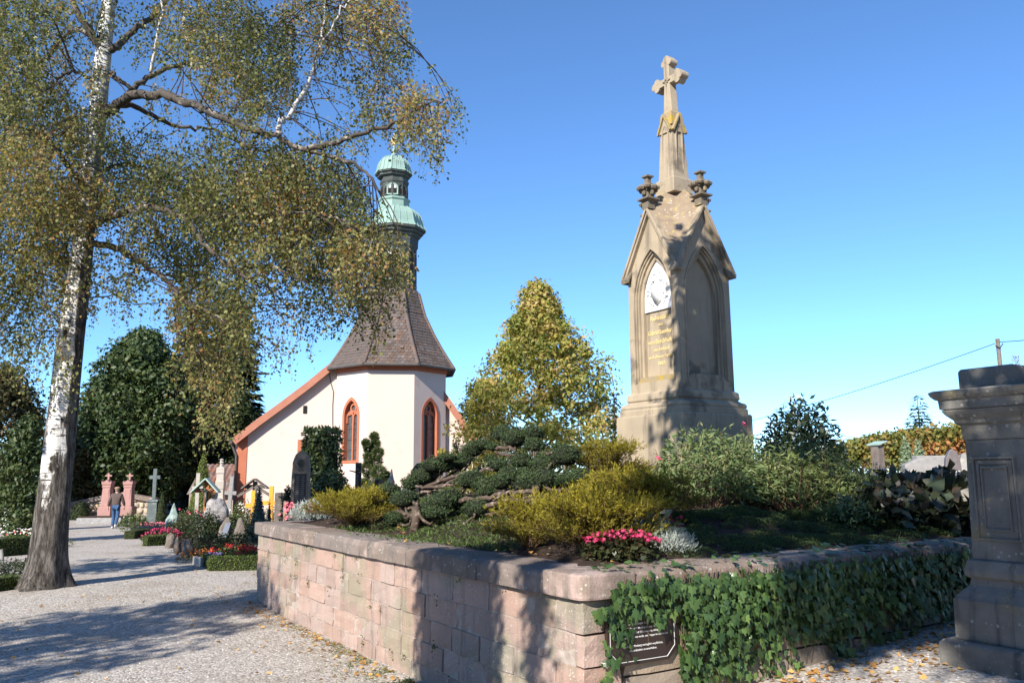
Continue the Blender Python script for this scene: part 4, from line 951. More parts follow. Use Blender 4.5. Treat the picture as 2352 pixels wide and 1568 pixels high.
limbs = [  # photo points with depth offset, start and end radius in metres, white bark
    ([(262, 250, 0), (306, 218, -.3), (372, 219, -.6), (442, 241, -.9), (494, 264, -1.1), (574, 297, -1.3), (632, 308, -1.4), (701, 344, -1.5), (790, 366, -1.6), (840, 392, -1.6), (870, 440, -1.6)], .115, .018, 0),
    ([(701, 344, -1.5), (764, 330, -1.7), (830, 307, -1.8), (899, 287, -1.9), (935, 264, -2), (985, 236, -2), (1030, 240, -2.1)], .06, .008, 0),
    ([(640, 308, -1.4), (645, 283, -1.3), (678, 247, -1.2), (718, 165, -1), (738, 99, -.9), (744, 33, -.8), (760, -60, -.7)], .055, .015, 1),
    ([(738, 99, -.9), (777, 43, -1), (797, 7, -1.1), (850, -30, -1.1)], .028, .012, 1),
    ([(777, 60, -1), (840, 40, -1.2), (900, 60, -1.3), (930, 110, -1.3)], .02, .006, 0),
    ([(264, 252, 0), (306, 204, .2), (356, 168, .5), (428, 147, .9), (468, 133, 1.2), (560, 95, 1.5), (650, 50, 1.8)], .085, .015, 0),
    ([(270, 105, 0), (297, 79, .2), (343, 40, .4), (372, 13, .6), (420, -60, .8)], .085, .04, 0),
    ([(257, 168, 0), (274, 185, -.2), (306, 207, -.1)], .05, .04, 0),
    ([(290, 240, 0), (346, 264, .3), (428, 293, .8), (475, 293, 1), (560, 335, 1.3), (640, 360, 1.5)], .07, .012, 0),
    ([(442, 160, .9), (428, 82, .9), (418, 16, 1), (400, -60, 1)], .05, .03, 1),
    ([(346, 170, .5), (360, 90, .3), (372, 20, .2), (376, -50, .2)], .035, .02, 1),
    ([(222, 90, 0), (201, 76, .2), (178, 68, .3), (155, 79, .5), (129, 109, .7), (90, 150, .9), (50, 170, 1)], .07, .015, 0),
    ([(235, 130, 0), (211, 79, -.2), (175, 20, -.3), (150, -40, -.4)], .09, .05, 0),
    ([(205, 180, 0), (178, 165, -.3), (150, 172, -.5), (100, 210, -.8), (50, 230, -1)], .05, .012, 0),
    ([(200, 450, 0), (170, 400, -.4), (120, 330, -.9), (80, 300, -1.2), (20, 290, -1.6)], .07, .015, 0),
    ([(185, 560, 0), (267, 569, -.5), (330, 606, -.8), (385, 650, -1), (425, 694, -1.2), (470, 715, -1.3), (520, 740, -1.4)], .085, .02, 0),
    ([(190, 530, 0), (250, 500, -.6), (330, 480, -1.2), (420, 500, -1.6), (476, 569, -1.9), (538, 617, -2), (600, 660, -2.1)], .09, .02, 0),
    ([(420, 500, -1.6), (520, 492, -1.8), (610, 494, -1.9), (690, 488, -2), (760, 496, -2.1), (820, 530, -2.2)], .038, .010, 0),
    ([(538, 617, -2), (620, 610, -2.1), (700, 640, -2.2), (770, 620, -2.3), (850, 650, -2.3)], .035, .008, 0),
    ([(176, 600, 0), (128, 588, .4), (88, 569, .8), (40, 560, 1.2), (-40, 590, 1.6)], .06, .02, 0),
    ([(165, 760, 0), (190, 690, .6), (260, 680, 1.2), (320, 700, 1.6)], .03, .008, 0),
    ([(205, 400, 0), (300, 380, .8), (400, 420, 1.5), (500, 430, 2), (600, 420, 2.3)], .06, .012, 0),
    ([(240, 60, 0), (300, -80, .8), (400, -180, 1.4), (520, -200, 1.8)], .08, .02, 0),
    ([(250, 0, 0), (200, -140, -.8), (120, -220, -1.5), (20, -200, -2)], .08, .02, 0),
    ([(262, -100, 0), (340, -260, -1.2), (480, -300, -2), (620, -240, -2.6)], .07, .015, 0),
]
branch_pts = []
for pts, r0, r1, wh in limbs:
    x0_, y0_ = pts[0][0], pts[0][1]; ys_ = [q[1] for q in tr][::-1]; xa_ = np.interp(y0_ + 12, ys_, [q[0] for q in tr][::-1])
    if abs(x0_ - xa_) < 75 and pts[0][2] == 0: pts = [(xa_, y0_ + 14, 0)] + list(pts)        # rooted in the trunk
    c = catmull([B(*p) for p in pts], 5); L = len(c)
    c = [q + (np.array([random.gauss(0, .02) for _ in range(3)]) if 0 < i < L - 1 else 0) for i, q in enumerate(c)]
    rad = [r0 + (r1 - r0) * (i / (L - 1)) ** 0.8 for i in range(L)]
    MB().tube(c, rad, 9).build("limb", LIMBW if wh else LIMB, bir, smooth_=True)
    branch_pts += c
branch_pts = np.array(branch_pts)
# weeping twigs gathered in tresses: centre, half size (photo units), amount, depth spread
tress = [
    (60, 50, 80, 80, 1.0), (30, 190, 70, 90, 1.1), (105, 290, 80, 80, 1.1), (50, 400, 80, 90, 1.3), (125, 190, 45, 60, .6), (20, 300, 50, 80, .9), (160, 320, 45, 60, .7),
    (150, 10, 40, 40, .5), (330, 70, 45, 60, .4), (420, 50, 60, 70, .7), (520, 60, 75, 80, 1.2), (600, 120, 75, 80, 1.2), (690, 50, 60, 70, .9), (770, 50, 60, 80, .6), (860, 40, 60, 70, 1.0), (905, 120, 40, 70, .8), (870, 170, 35, 40, .5),
    (530, 200, 65, 60, 1.1), (620, 220, 65, 60, .9), (480, 130, 45, 50, .6), (390, 130, 40, 40, .35), (690, 200, 40, 60, .4), (800, 180, 35, 50, .35), (760, 130, 40, 40, .4), (380, 240, 40, 40, .25), (570, 270, 50, 30, .5),
    (900, 250, 60, 50, .8), (970, 265, 50, 60, .7), (1040, 280, 20, 55, .35), (990, 350, 25, 45, .35), (940, 320, 35, 45, .45), (840, 270, 40, 40, .4), (790, 330, 50, 40, .45),
    (560, 380, 90, 60, 1.0), (690, 390, 80, 50, .9), (470, 350, 60, 40, .45), (330, 370, 70, 60, .6), (260, 400, 50, 80, .9), (400, 440, 90, 70, 1.3), (520, 480, 100, 80, 1.5), (640, 470, 100, 80, 1.5), (750, 440, 80, 70, 1.3), (800, 520, 50, 80, 1.1),
    (730, 570, 90, 80, 1.4), (620, 590, 90, 60, 1.1), (820, 610, 60, 80, 1.1), (885, 600, 45, 60, .9), (850, 700, 40, 70, .7), (770, 690, 45, 60, .6), (920, 640, 25, 50, .4), (860, 790, 15, 40, .15),
    (660, 760, 35, 70, .3), (640, 830, 18, 40, .12), (600, 690, 35, 50, .35), (690, 680, 40, 50, .5), (730, 740, 25, 40, .2),
    (480, 620, 90, 60, 1.2), (420, 560, 80, 60, 1.0), (440, 740, 50, 60, .6), (500, 790, 60, 90, 1.0), (545, 740, 45, 90, .9), (490, 900, 45, 70, .7), (500, 985, 35, 35, .35), (420, 840, 20, 50, .25), (460, 690, 60, 60, .9), (560, 850, 25, 60, .35),
    (60, 540, 75, 90, 1.3), (110, 660, 60, 80, .9), (35, 700, 55, 100, .9), (165, 560, 45, 80, 1.0), (130, 780, 35, 60, .4), (200, 470, 50, 70, 1.2), (185, 690, 35, 60, .6), (150, 850, 25, 50, .25), (60, 830, 50, 60, .4), (120, 480, 60, 70, 1.1),
    (280, 600, 60, 50, .45), (320, 680, 60, 50, .22), (270, 690, 40, 40, .15), (340, 540, 60, 50, .6), (300, 470, 60, 50, .8),
    (225, 60, 30, 60, .5), (215, 180, 25, 60, .3), (235, 300, 35, 60, .6), (200, 380, 40, 60, .8), (150, 110, 30, 50, .4), (-60, 120, 70, 150, 1.0), (-80, 420, 80, 180, 1.4), (-60, 700, 60, 140, .9), (300, -100, 120, 80, .8), (550, -100, 130, 80, 1.0), (100, -110, 120, 80, .8), (780, -70, 90, 60, .5), (420, -240, 150, 70, .8), (150, -260, 130, 70, .6), (600, -240, 90, 60, .5),
]
strand_p, strand_q, lp, lt, lv = [], [], [], [], []
conn = MB()
DENS = 140
for (cx, cy, rx, ry, am) in tress:
    ctop = cy - ry; dmean = random.uniform(-2.0, 1.6)
    base = np.array(B(cx, cy, dmean)); near_ = np.argsort(np.linalg.norm(branch_pts - base - np.array([0, 0, 0.3]), axis=1)); k = near_[0]
    att = branch_pts[k]; dmean = 0.5 * dmean + 0.5 * (att[1] + root[1] - BY); tint = random.uniform(-0.30, 0.24) + (0.10 if cx > 560 and cy < 400 else 0.0)
    # a few side branches carry the tress
    nb_ = 2 + int(3 * am); tips = []
    for _ in range(nb_):
        e = np.array(B(cx + random.uniform(-.8, .8) * rx, cy - ry * random.uniform(0.3, 1.0), dmean + random.uniform(-.7, .7)))
        att_ = branch_pts[near_[random.randrange(14)]]; Ld = np.linalg.norm(e - att_)
        mid = (att_ + e) / 2 + np.array([random.gauss(0, .12), random.gauss(0, .12), 0.04 + 0.06 * Ld])
        c = catmull([att_, mid, e, e + np.array([random.gauss(0, .2), random.gauss(0, .2), -0.35])], 3)
        conn.tube(c, [0.009 * (1 - i / len(c)) + 0.003 for i in range(len(c))], 5, cap=False); tips += c[2:]
        for q_ in c[len(c) // 3:]:
            for _k in range(4): lp.append(q_ + np.array([random.gauss(0, .05), random.gauss(0, .05), random.gauss(0, .05)])); lt.append((random.gauss(0, .8), random.gauss(0, .8), random.uniform(-1.2, -.1))); lv.append(min(1, max(0, random.random() * .7 + .15 + tint)))
    tips = np.array(tips)
    for _ in range(int(DENS * am * rx * ry / 2600)):
        a = random.uniform(0, 2 * math.pi); u = math.sqrt(random.random())
        s0 = np.array(B(cx + rx * u * math.cos(a), cy + ry * u * math.sin(a), dmean + random.gauss(0, .75)))
        nearest = tips[np.argmin(np.linalg.norm(tips - s0, axis=1))]
        L = random.uniform(0.22, 0.85) * (1.0 if am > .3 else 1.3); nseg = max(3, int(L / 0.09))
        d = s0 - nearest; d[2] = abs(d[2]) * 0.1; d = d / (np.linalg.norm(d) + 1e-6) * 0.6; p = s0 + np.array([0, 0, L * 0.45])
        for i in range(nseg):
            d = d * 0.72 + np.array([random.gauss(0, .12), random.gauss(0, .12), -0.42]); st = d / np.linalg.norm(d) * (L / nseg); q = p + st
            strand_p.append(p); strand_q.append(q)
            for _k in range(2):
                if random.random() < 0.80:
                    lp.append(p + st * random.random() + np.array([random.gauss(0, .045), random.gauss(0, .045), random.gauss(0, .03)])); lt.append((random.gauss(0, .8), random.gauss(0, .8), random.uniform(-1.2, -.1))); lv.append(min(1, max(0, random.random() ** 1.3 * 0.75 + 0.10 + tint + (random.random() < .07) * .3)))
            p = q
conn.build("branchlets", TWIG, bir)["kind"] = "stuff"
lp, lt, lv = np.array(lp), np.array(lt), np.array(lv)
sz = rng.uniform(0.036, 0.080, len(lp)); ln = rng.normal(size=lp.shape) + np.array([-0.25, -0.5, 0.25])
V, F = leaf_geo(lp, lt, ln, sz, sz * 0.75, 0.1)
crown = npmesh("crown", V, F, BLEAF, bir, rnd=lv); crown["kind"] = "stuff"
sp_, sq_ = np.array(strand_p), np.array(strand_q); s_ = nrm(np.cross(sq_ - sp_, rng.normal(size=sp_.shape))) * 0.0018
V = np.stack([sp_ - s_, sp_ + s_, sq_ + s_, sq_ - s_], 1).reshape(-1, 3); npmesh("hanging_twigs", V, np.arange(len(V)).reshape(-1, 4), TWIG, bir)["kind"] = "stuff"
print("birch leaves", len(lp))

# ------------------------------------------------------------------ other trees
TRUNK = pmat("tree_bark", (0.09, 0.07, 0.055), (0.05, 0.04, 0.03), 6, 0.95, 0.7, 20)
def sample_env(env, n, lo, hi):
    out = []
    while len(out) < n:
        q = np.array([random.uniform(lo[k], hi[k]) for k in range(3)])
        if env(q): out.append(q)
    return np.array(out)
def broadleaf(name, label, base, h, rx, z0, mat, nclump, nper, L, cr, shape=0.8, trunk_r=0.2, ry=None, top=1.0, up=0.5, rel=None, group=None, cat_="tree", solid=True):
    """crown between z0 and h; clumps sit mostly near the surface of the envelope"""
    t = thing(name, base, label, cat_, group=group); ry = ry or rx; cs = []
    tries = 0
    while len(cs) < nclump and tries < nclump * 60:
        tries += 1
        u = random.random(); z = z0 + (h - z0) * u
        prof_ = max(0.03, (math.sin(math.pi * min(1, max(0, u)) ** shape)) ** 0.75) if top == 1.0 else max(0.03, (1 - u ** 1.75) * min(1.0, (u + 0.14) / 0.2) ** 0.5)
        a = random.uniform(0, 2 * math.pi); rr = prof_ * (random.random() ** 0.33 if solid else math.sqrt(random.random())) * random.uniform(0.88, 1.04) * (1 + .09 * math.sin(3 * a + 7 * u + rx) + .08 * math.sin(5 * a - 9 * u + h))
        cs.append((rx * rr * math.cos(a), ry * rr * math.sin(a), z))
    cs = np.array(cs); crs = cr * rng.uniform(0.55, 1.3, len(cs)); far_ = rng.random(len(cs)) < .14; cs[far_, :2] *= 1.10; cs[far_, 2] += .25 * cr; crs[far_] *= .6
    V, F, r_ = puff(cs, crs, nper, L, up=up, squash=0.75)
    npmesh("crown", V, F, mat, t, rnd=r_)["kind"] = "stuff"
    mb = MB(); mb.tube([(0, 0, -0.2), (0.02, 0.01, z0 * 0.6 + 0.2), (0, 0, z0 + (h - z0) * 0.45), (0.02, 0, z0 + (h - z0) * 0.85)], [trunk_r * 1.25, trunk_r, trunk_r * 0.6, trunk_r * 0.1], 10); mb.build("trunk", TRUNK, t, smooth_=True)
    lm = MB()
    for c in cs[:: max(1, len(cs) // 22)]:
        zz = max(z0 * 0.5 + 0.1, c[2] - 0.5 * math.hypot(c[0], c[1]))
        lm.tube([(0, 0, zz), (c[0] * .5, c[1] * .5, (zz + c[2]) / 2 + 0.05), tuple(c)], [trunk_r * 0.3, trunk_r * 0.18, trunk_r * 0.05], 5, cap=False)
    lm.build("limbs", TRUNK, t)["kind"] = "stuff"; return t
def conifer(name, label, base, h, r, mat, nw, nspray, L, droop=0.3, tr=0.18, z0=0.05, group=None, power=1.0):
    t = thing(name, base, label, "tree", group=group); pos, tt, nn = [], [], []; lm = MB()
    for w in range(nw):
        u = w / (nw - 1); z = h * (z0 + (0.985 - z0) * u); rr = r * (1 - u) ** power * random.uniform(0.85, 1.1) + 0.03 * r; nbr = max(4, int(9 * (1 - u) + 4)); a0 = random.uniform(0, 6.28)
        for k in range(nbr):
            a = a0 + 2 * math.pi * k / nbr + random.gauss(0, .15); Lb = rr * random.uniform(0.75, 1.12); d = np.array([math.cos(a), math.sin(a), 0])
            tipz = z - droop * Lb * random.uniform(.6, 1.2) + 0.25 * Lb * u
            if Lb > 0.4 * r and w % 2 == 0: lm.tube([(0, 0, z), tuple(d * Lb * .5 + [0, 0, z - droop * .4 * Lb]), tuple(d * Lb * .95 + [0, 0, tipz])], [0.03, 0.02, 0.006], 4, cap=False)
            n = max(3, int(nspray * Lb / r))
            for i in range(n):
                f = random.random() ** 0.7; p = d * Lb * f + np.array([0, 0, z + (tipz - z) * f]) + np.array([random.gauss(0, .10 * r * .3), random.gauss(0, .10 * r * .3), random.gauss(0, .03)])
                side = np.array([-d[1], d[0], 0]) * random.gauss(0, .7); pos.append(p); tt.append(d * .7 + side + [0, 0, random.uniform(-.55, .1)]); nn.append(np.array([random.gauss(0, .4), random.gauss(0, .4), 1]))
    pos, tt, nn = np.array(pos), np.array(tt), np.array(nn); LL = L * rng.uniform(.6, 1.3, len(pos)); V, F = leaf_geo(pos, tt, nn, LL, LL * .32, -.1)
    npmesh("crown", V, F, mat, t, rnd=rng.random(len(F)))["kind"] = "stuff"
    MB().tube([(0, 0, -0.2), (0, 0, h * .5), (0, 0, h * .97)], [tr, tr * .6, .02], 8).build("trunk", TRUNK, t, smooth_=True); lm.build("limbs", TRUNK, t)["kind"] = "stuff"; return t
def span(xl, xr, yt, Y): a, b = P(xl, 1000, Y), P(xr, 1000, Y); return (a[0] + b[0]) / 2, (b[0] - a[0]) / 2, P((xl + xr) / 2, yt, Y)[2]
MAPLE = leafmat("maple_leaf", [(0.022, 0.040, 0.012), (0.036, 0.062, 0.018), (0.05, 0.082, 0.025), (0.075, 0.10, 0.03), (0.11, 0.115, 0.03)], 0.18, 0.5, 0.35)
DUSK = leafmat("brown_green_leaf", [(0.035, 0.042, 0.014), (0.055, 0.06, 0.02), (0.09, 0.075, 0.028), (0.13, 0.075, 0.03)], 0.2)
CONI = leafmat("dark_needle", [(0.008, 0.018, 0.009), (0.015, 0.03, 0.013), (0.024, 0.042, 0.018)], 0.08, 0.6, 0.2)
YEW = leafmat("yew_needle", [(0.022, 0.036, 0.012), (0.04, 0.06, 0.018), (0.07, 0.085, 0.026)], 0.12)
HORN = leafmat("hornbeam_leaf", [(0.10, 0.13, 0.025), (0.19, 0.22, 0.042), (0.28, 0.29, 0.06), (0.38, 0.33, 0.085), (0.46, 0.31, 0.10), (0.56, 0.47, 0.30)], 0.35)
x, w, h = span(172, 455, 772, 46); broadleaf("maple_tree", "dense round dark green tree behind the twin pink gravestones", (x, 46, 0), h, w, 0.6, MAPLE, 560, 110, 0.25, 0.95, 0.72, 0.3, up=0.35)
x, w, h = span(1060, 1420, 652, 30); broadleaf("hornbeam_tree", "bushy cone-shaped autumn tree of yellow and green leaves right of the chapel", (x, 30, 0), h * 0.98, w * 1.40, 0.2, HORN, 600, 84, 0.15, 0.58, trunk_r=0.16, top=0.72, up=0.4)
x, w, h = span(455, 600, 640, 52); conifer("spruce_tree", "tall dark spruce left of the chapel, the one nearest to its roof", (x, 52, 0), h, w * 1.35, CONI, 46, 46, 0.75, 0.35, 0.28, power=0.75)
x, w, h = span(365, 500, 690, 55); conifer("spruce_tree", "tall dark spruce standing directly behind the round maple", (x, 55, 0), h, w * 1.3, CONI, 42, 42, 0.8, 0.35, 0.28, power=0.8)
x, w, h = span(500, 590, 900, 48.8); broadleaf("yew_tree", "upright olive green yew between the spruce and the chapel wall", (x, 48.8, 0), h, w * 1.0, 0.2, YEW, 200, 60, 0.24, 0.5, 0.6, 0.15)
x, w, h = span(430, 510, 960, 50.5); broadleaf("yew_tree", "dark broad yew behind the tall clipped green cone", (x, 50.5, 0), h, w * 1.1, 0.2, CONI, 160, 60, 0.26, 0.55, 0.6, 0.15)
x, w, h = span(-110, 100, 850, 40); broadleaf("autumn_tree", "brownish green tree with drooping leaves at the left edge behind the birch", (x, 40, 0), h, w, 0.8, DUSK, 330, 60, 0.20, 0.85, 0.75, 0.2)
x, w, h = span(-60, 60, 960, 25); broadleaf("hedge_bush", "shady dark green bush at the left edge behind the white marble gravestones", (x, 26.5, 0), h, w, 0.1, MAPLE, 150, 60, 0.13, 0.4, 0.8, 0.08, cat_="shrub")
x, w, h = span(60, 160, 1000, 40); broadleaf("hedge_bush", "dark bush seen between the birch trunk and the round maple", (x, 44, 0), h, w, 0.2, DUSK, 160, 60, 0.22, 0.6, 0.75, 0.1, cat_="shrub")
x, w, h = span(2052, 2176, 905, 62); zb = P(2115, 1000, 62)[2]
conifer("spruce_tree", "single distant spruce on the horizon left of the stone pillar", (x, 62, zb - 4), h - zb + 4, w * 1.15, leafmat("grey_needle", [(0.03, 0.05, 0.03), (0.05, 0.075, 0.045), (0.12, 0.09, 0.05)], 0.1), 24, 34, 0.42, 0.25, 0.14, z0=0.2)
# trees behind the camera whose shade falls across the monument, the bed and the path
SHADE = leafmat("shade_leaf", [(0.04, 0.06, 0.02), (0.09, 0.10, 0.03)], 0.25)
def shade_tree(label, x, y, h, r, z0, ncl, nper, L=0.26, cr=0.7): return broadleaf("linden_tree", label, (x, y, 0), h, r, z0, SHADE, ncl, nper, L, cr, 0.8, 0.22, group="trees behind the viewer", solid=False)
# ------------------------------------------------------------------ planting on the terrace
TWB = pmat("brown_stem", (0.16, 0.09, 0.055), (0.10, 0.06, 0.04), 12, 0.9)
BONB = pmat("juniper_bark", (0.11, 0.08, 0.06), (0.065, 0.048, 0.036), 12, 0.9, 0.8, 30, c3=(0.26, 0.20, 0.165), s3=10, t3=0.55)
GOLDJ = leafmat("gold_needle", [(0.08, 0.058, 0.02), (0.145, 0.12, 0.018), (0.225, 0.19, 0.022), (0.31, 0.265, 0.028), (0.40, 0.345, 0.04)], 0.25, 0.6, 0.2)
def juniper(label, base, rx, ry, h, n, rz=0.0, lean=(0, 0)):
    t = thing("gold_juniper", base, label, "shrub", rz, "golden junipers on the terrace")
    pos, tt, val = [], [], []; st = MB(); nb_ = max(14, n // 60)
    for j in range(nb_):                       # arching branches, each feathered with short plumes
        a = 2 * math.pi * (j + random.uniform(-.35, .35)) / nb_; lowb = j % 3 == 0; Lr = random.uniform(.85, 1.15) if lowb else random.uniform(.35, 1.1); hh = h * (random.uniform(.30, .55) if lowb else random.uniform(.72, 1.10) * (1.06 - .30 * Lr))
        ex, ey = rx * Lr * math.cos(a) + lean[0] * hh, ry * Lr * math.sin(a) + lean[1] * hh; c = catmull([(0, 0, -.03), (ex * .30, ey * .30, hh * .55), (ex * .72, ey * .72, hh * .95), (ex, ey, hh * random.uniform(.80, 1.0))], 4)
        st.tube(c, [.010 * (1 - .8 * i / len(c)) + .001 for i in range(len(c))], 4, cap=False); c = np.array(c)
        for i in range(n // nb_):
            f = random.random() ** .85; k = min(len(c) - 2, int((.12 + .88 * f) * (len(c) - 1))); p0 = c[k] + (c[k + 1] - c[k]) * random.random(); fw = nrm(c[k + 1] - c[k])
            d = nrm(fw * .7 + np.array([random.gauss(0, .55), random.gauss(0, .55), .75 + .2 * random.random()])); L = random.uniform(.09, .19) * (.7 + .6 * h); q0 = p0 + np.array([random.gauss(0, .05), random.gauss(0, .05), random.gauss(0, .02)]); low = min(1, max(0, p0[2] / h))
            if i % 6 == 0: st.tube([tuple(p0), tuple(q0 + d * L * .7)], [.003, .001], 3, cap=False)
            for k2 in range(15):
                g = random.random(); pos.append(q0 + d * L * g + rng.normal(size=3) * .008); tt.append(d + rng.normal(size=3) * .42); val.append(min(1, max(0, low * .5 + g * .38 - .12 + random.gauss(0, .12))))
    pos, tt = np.array(pos), np.array(tt); LL = rng.uniform(.025, .05, len(pos)); V, F = leaf_geo(pos, tt, rng.normal(size=pos.shape), LL, LL * .24, .1)
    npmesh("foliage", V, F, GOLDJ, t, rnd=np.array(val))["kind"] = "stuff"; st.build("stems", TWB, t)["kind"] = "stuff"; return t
def bed(p, dz=0.0): return (p[0], p[1], bed_z(p[0], p[1]) + dz)
p = on_bed(812, 1208); juniper("long golden juniper spilling beside the silver plant at the far end of the wall", bed(p), 1.35, 0.52, 0.48, 2000, THETA + 1.25)
p = TB(990, 1110, 3.0); juniper("golden juniper seen in patches behind the cloud-pruned junipers", bed(p), 0.75, 0.6, 0.30, 700)
p = on_bed(1398, 1108); juniper("golden juniper at the foot of the monument's sunny side", bed(p), 0.50, 0.42, 0.56, 800)
p = on_bed(1472, 1200); juniper("tall golden juniper in front of the monument, right of the others", bed(p, -.05), 0.55, 0.45, 0.58, 1400)
p = on_bed(1378, 1258); juniper("low golden juniper by the wall coping behind the pink begonias", bed(p, -.05), 0.72, 0.45, 0.52, 2000, THETA + 0.3)
p = on_bed(1220, 1258); juniper("small shaded golden juniper at the wall coping under the cloud-pruned pads", bed(p, -.03), 0.36, 0.30, 0.44, 650)

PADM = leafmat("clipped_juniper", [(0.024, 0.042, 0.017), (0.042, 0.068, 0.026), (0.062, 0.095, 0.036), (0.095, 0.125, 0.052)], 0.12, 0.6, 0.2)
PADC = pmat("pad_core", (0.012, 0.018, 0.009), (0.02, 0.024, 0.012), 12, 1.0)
def zx(x, y): return 803.9 + x * .2014, 947.4 + y * .2014
pads = [  # zoomed photo x, y, half width, half height, distance behind the sunny wall, plant
    (270, 1075, 112, 92, 1.0, 0), (440, 885, 100, 66, 1.2, 0), (450, 1000, 78, 70, 1.35, 0), (620, 985, 118, 84, 0.95, 0), (495, 1215, 72, 66, 0.8, 0), (360, 1010, 70, 60, 1.2, 0),
    (900, 1110, 125, 95, 1.15, 0), (1030, 1030, 130, 95, 1.3, 0), (1140, 965, 105, 80, 1.45, 0), (980, 1150, 100, 60, 1.05, 0), (1240, 1040, 80, 60, 1.6, 0),
    (830, 725, 112, 84, 1.9, 1), (980, 600, 120, 74, 2.0, 1), (1080, 610, 80, 60, 2.1, 1), (1120, 515, 85, 42, 2.1, 1), (690, 810, 72, 62, 1.7, 1), (1320, 520, 62, 84, 2.6, 1), (1400, 420, 90, 74, 2.7, 1), (1490, 372, 90, 52, 2.8, 1), (1240, 590, 56, 42, 2.4, 1), (1360, 770, 110, 80, 1.8, 1), (1420, 740, 70, 56, 1.9, 1),
    (1750, 240, 98, 76, 2.9, 2), (1885, 290, 112, 90, 2.8, 2), (2090, 235, 92, 70, 2.9, 2), (2095, 375, 78, 66, 2.75, 2), (1640, 392, 60, 40, 2.8, 2), (1690, 600, 92, 62, 2.4, 2), (1610, 535, 52, 36, 2.6, 2), (1950, 550, 105, 72, 2.4, 2), (1825, 710, 100, 72, 2.2, 2), (1540, 825, 110, 60, 1.9, 2), (1720, 790, 95, 76, 1.9, 2),
    (2060, 790, 120, 95, 1.9, 2), (2200, 760, 130, 105, 2.0, 2), (2290, 800, 90, 90, 2.1, 2), (1440, 1105, 112, 84, 1.45, 2), (2210, 600, 130, 70, 2.5, 2), (2220, 505, 72, 44, 2.7, 2), (2460, 490, 128, 98, 2.5, 2), (2400, 395, 60, 40, 2.7, 2), (2630, 725, 84, 68, 2.1, 2), (2470, 770, 70, 72, 2.1, 2), (1560, 900, 70, 46, 1.7, 2), (1990, 690, 60, 50, 2.3, 2),
]
def bon_root(px, py, b): p = TB(px, py, b); return np.array([p[0], p[1], bed_z(p[0], p[1])])
roots = [bon_root(949, 1205, 0.85), bon_root(985, 1120, 2.0), bon_root(1212, 1185, 1.75)]
labs = ["cloud-pruned juniper nearest the wall coping, with low clipped pads on the left", "cloud-pruned juniper in the middle left with long pale leaning branches", "largest cloud-pruned juniper, its clipped pads stepping up towards the monument"]
bons = [thing("cloud_pruned_juniper", r_, l_, "shrub", group="cloud-pruned junipers") for r_, l_ in zip(roots, labs)]
tops = [np.array([0.03, 0, 0.30]), np.array([-0.05, 0.1, 0.30]), np.array([0.12, 0.1, 0.36])]
for i, tp in enumerate(tops):
    MB().tube([(0, 0, -0.15), (0.03, 0.02, 0.12), tuple(tp)], [0.075, 0.055, 0.05], 9).build("trunk", BONB, bons[i], smooth_=True)
for (x, y, rx, ry, b, k) in pads:
    px, py = zx(x, y); c = TB(px, py, b); Y = c[1]; m_px = Y / FOC; R1 = rx * .2014 * m_px * 1.38; R2 = ry * .2014 * m_px * 1.32
    cl = c - roots[k]; n = int(520 + 9000 * R1 * R2)
    n = int(n * 1.5)
    d = rball(n); d[:, 2] = np.where(d[:, 2] < -0.45, -d[:, 2] * .6, d[:, 2]); lump = 1 + 0.13 * np.sin(d[:, 0] * 5 + x) * np.cos(d[:, 1] * 4 + y) + 0.08 * np.sin(d[:, 2] * 7 + x) + 0.05 * np.sin(d[:, 0] * 13 + y) * np.sin(d[:, 1] * 11)
    sc = np.array([R1, R1 * .95, R2]); pos = d * sc * (lump * rng.uniform(.90, 1.05, n))[:, None]
    nn = nrm(d / sc * R1 + rng.normal(size=d.shape) * .5); t_ = np.cross(nn, rng.normal(size=d.shape)) + d * .5
    LL = rng.uniform(.018, .036, n); V, F = leaf_geo(pos, t_, nn, LL, LL * .45, .2)
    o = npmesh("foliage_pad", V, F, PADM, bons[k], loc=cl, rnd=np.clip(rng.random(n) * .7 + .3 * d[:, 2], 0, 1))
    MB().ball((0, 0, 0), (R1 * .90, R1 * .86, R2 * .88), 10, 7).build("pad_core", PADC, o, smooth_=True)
    s0 = tops[k] * random.uniform(.55, 1.0); e = cl + np.array([0, 0, -R2 * .55]); mid = s0 * .45 + e * .55 + np.array([random.gauss(0, .05), random.gauss(0, .05), -0.08 - random.random() * .05])
    gz = bed_z(*(mid[:2] + roots[k][:2])) - roots[k][2] + 0.06; mid[2] = max(mid[2], gz)
    cc_ = catmull([s0, mid, e, cl], 4); MB().tube([q + rng.normal(size=3) * .008 for q in cc_], [0.024 * (1 - .65 * i / len(cc_)) for i in range(len(cc_))], 6).build("branch", BONB, bons[k], smooth_=True)
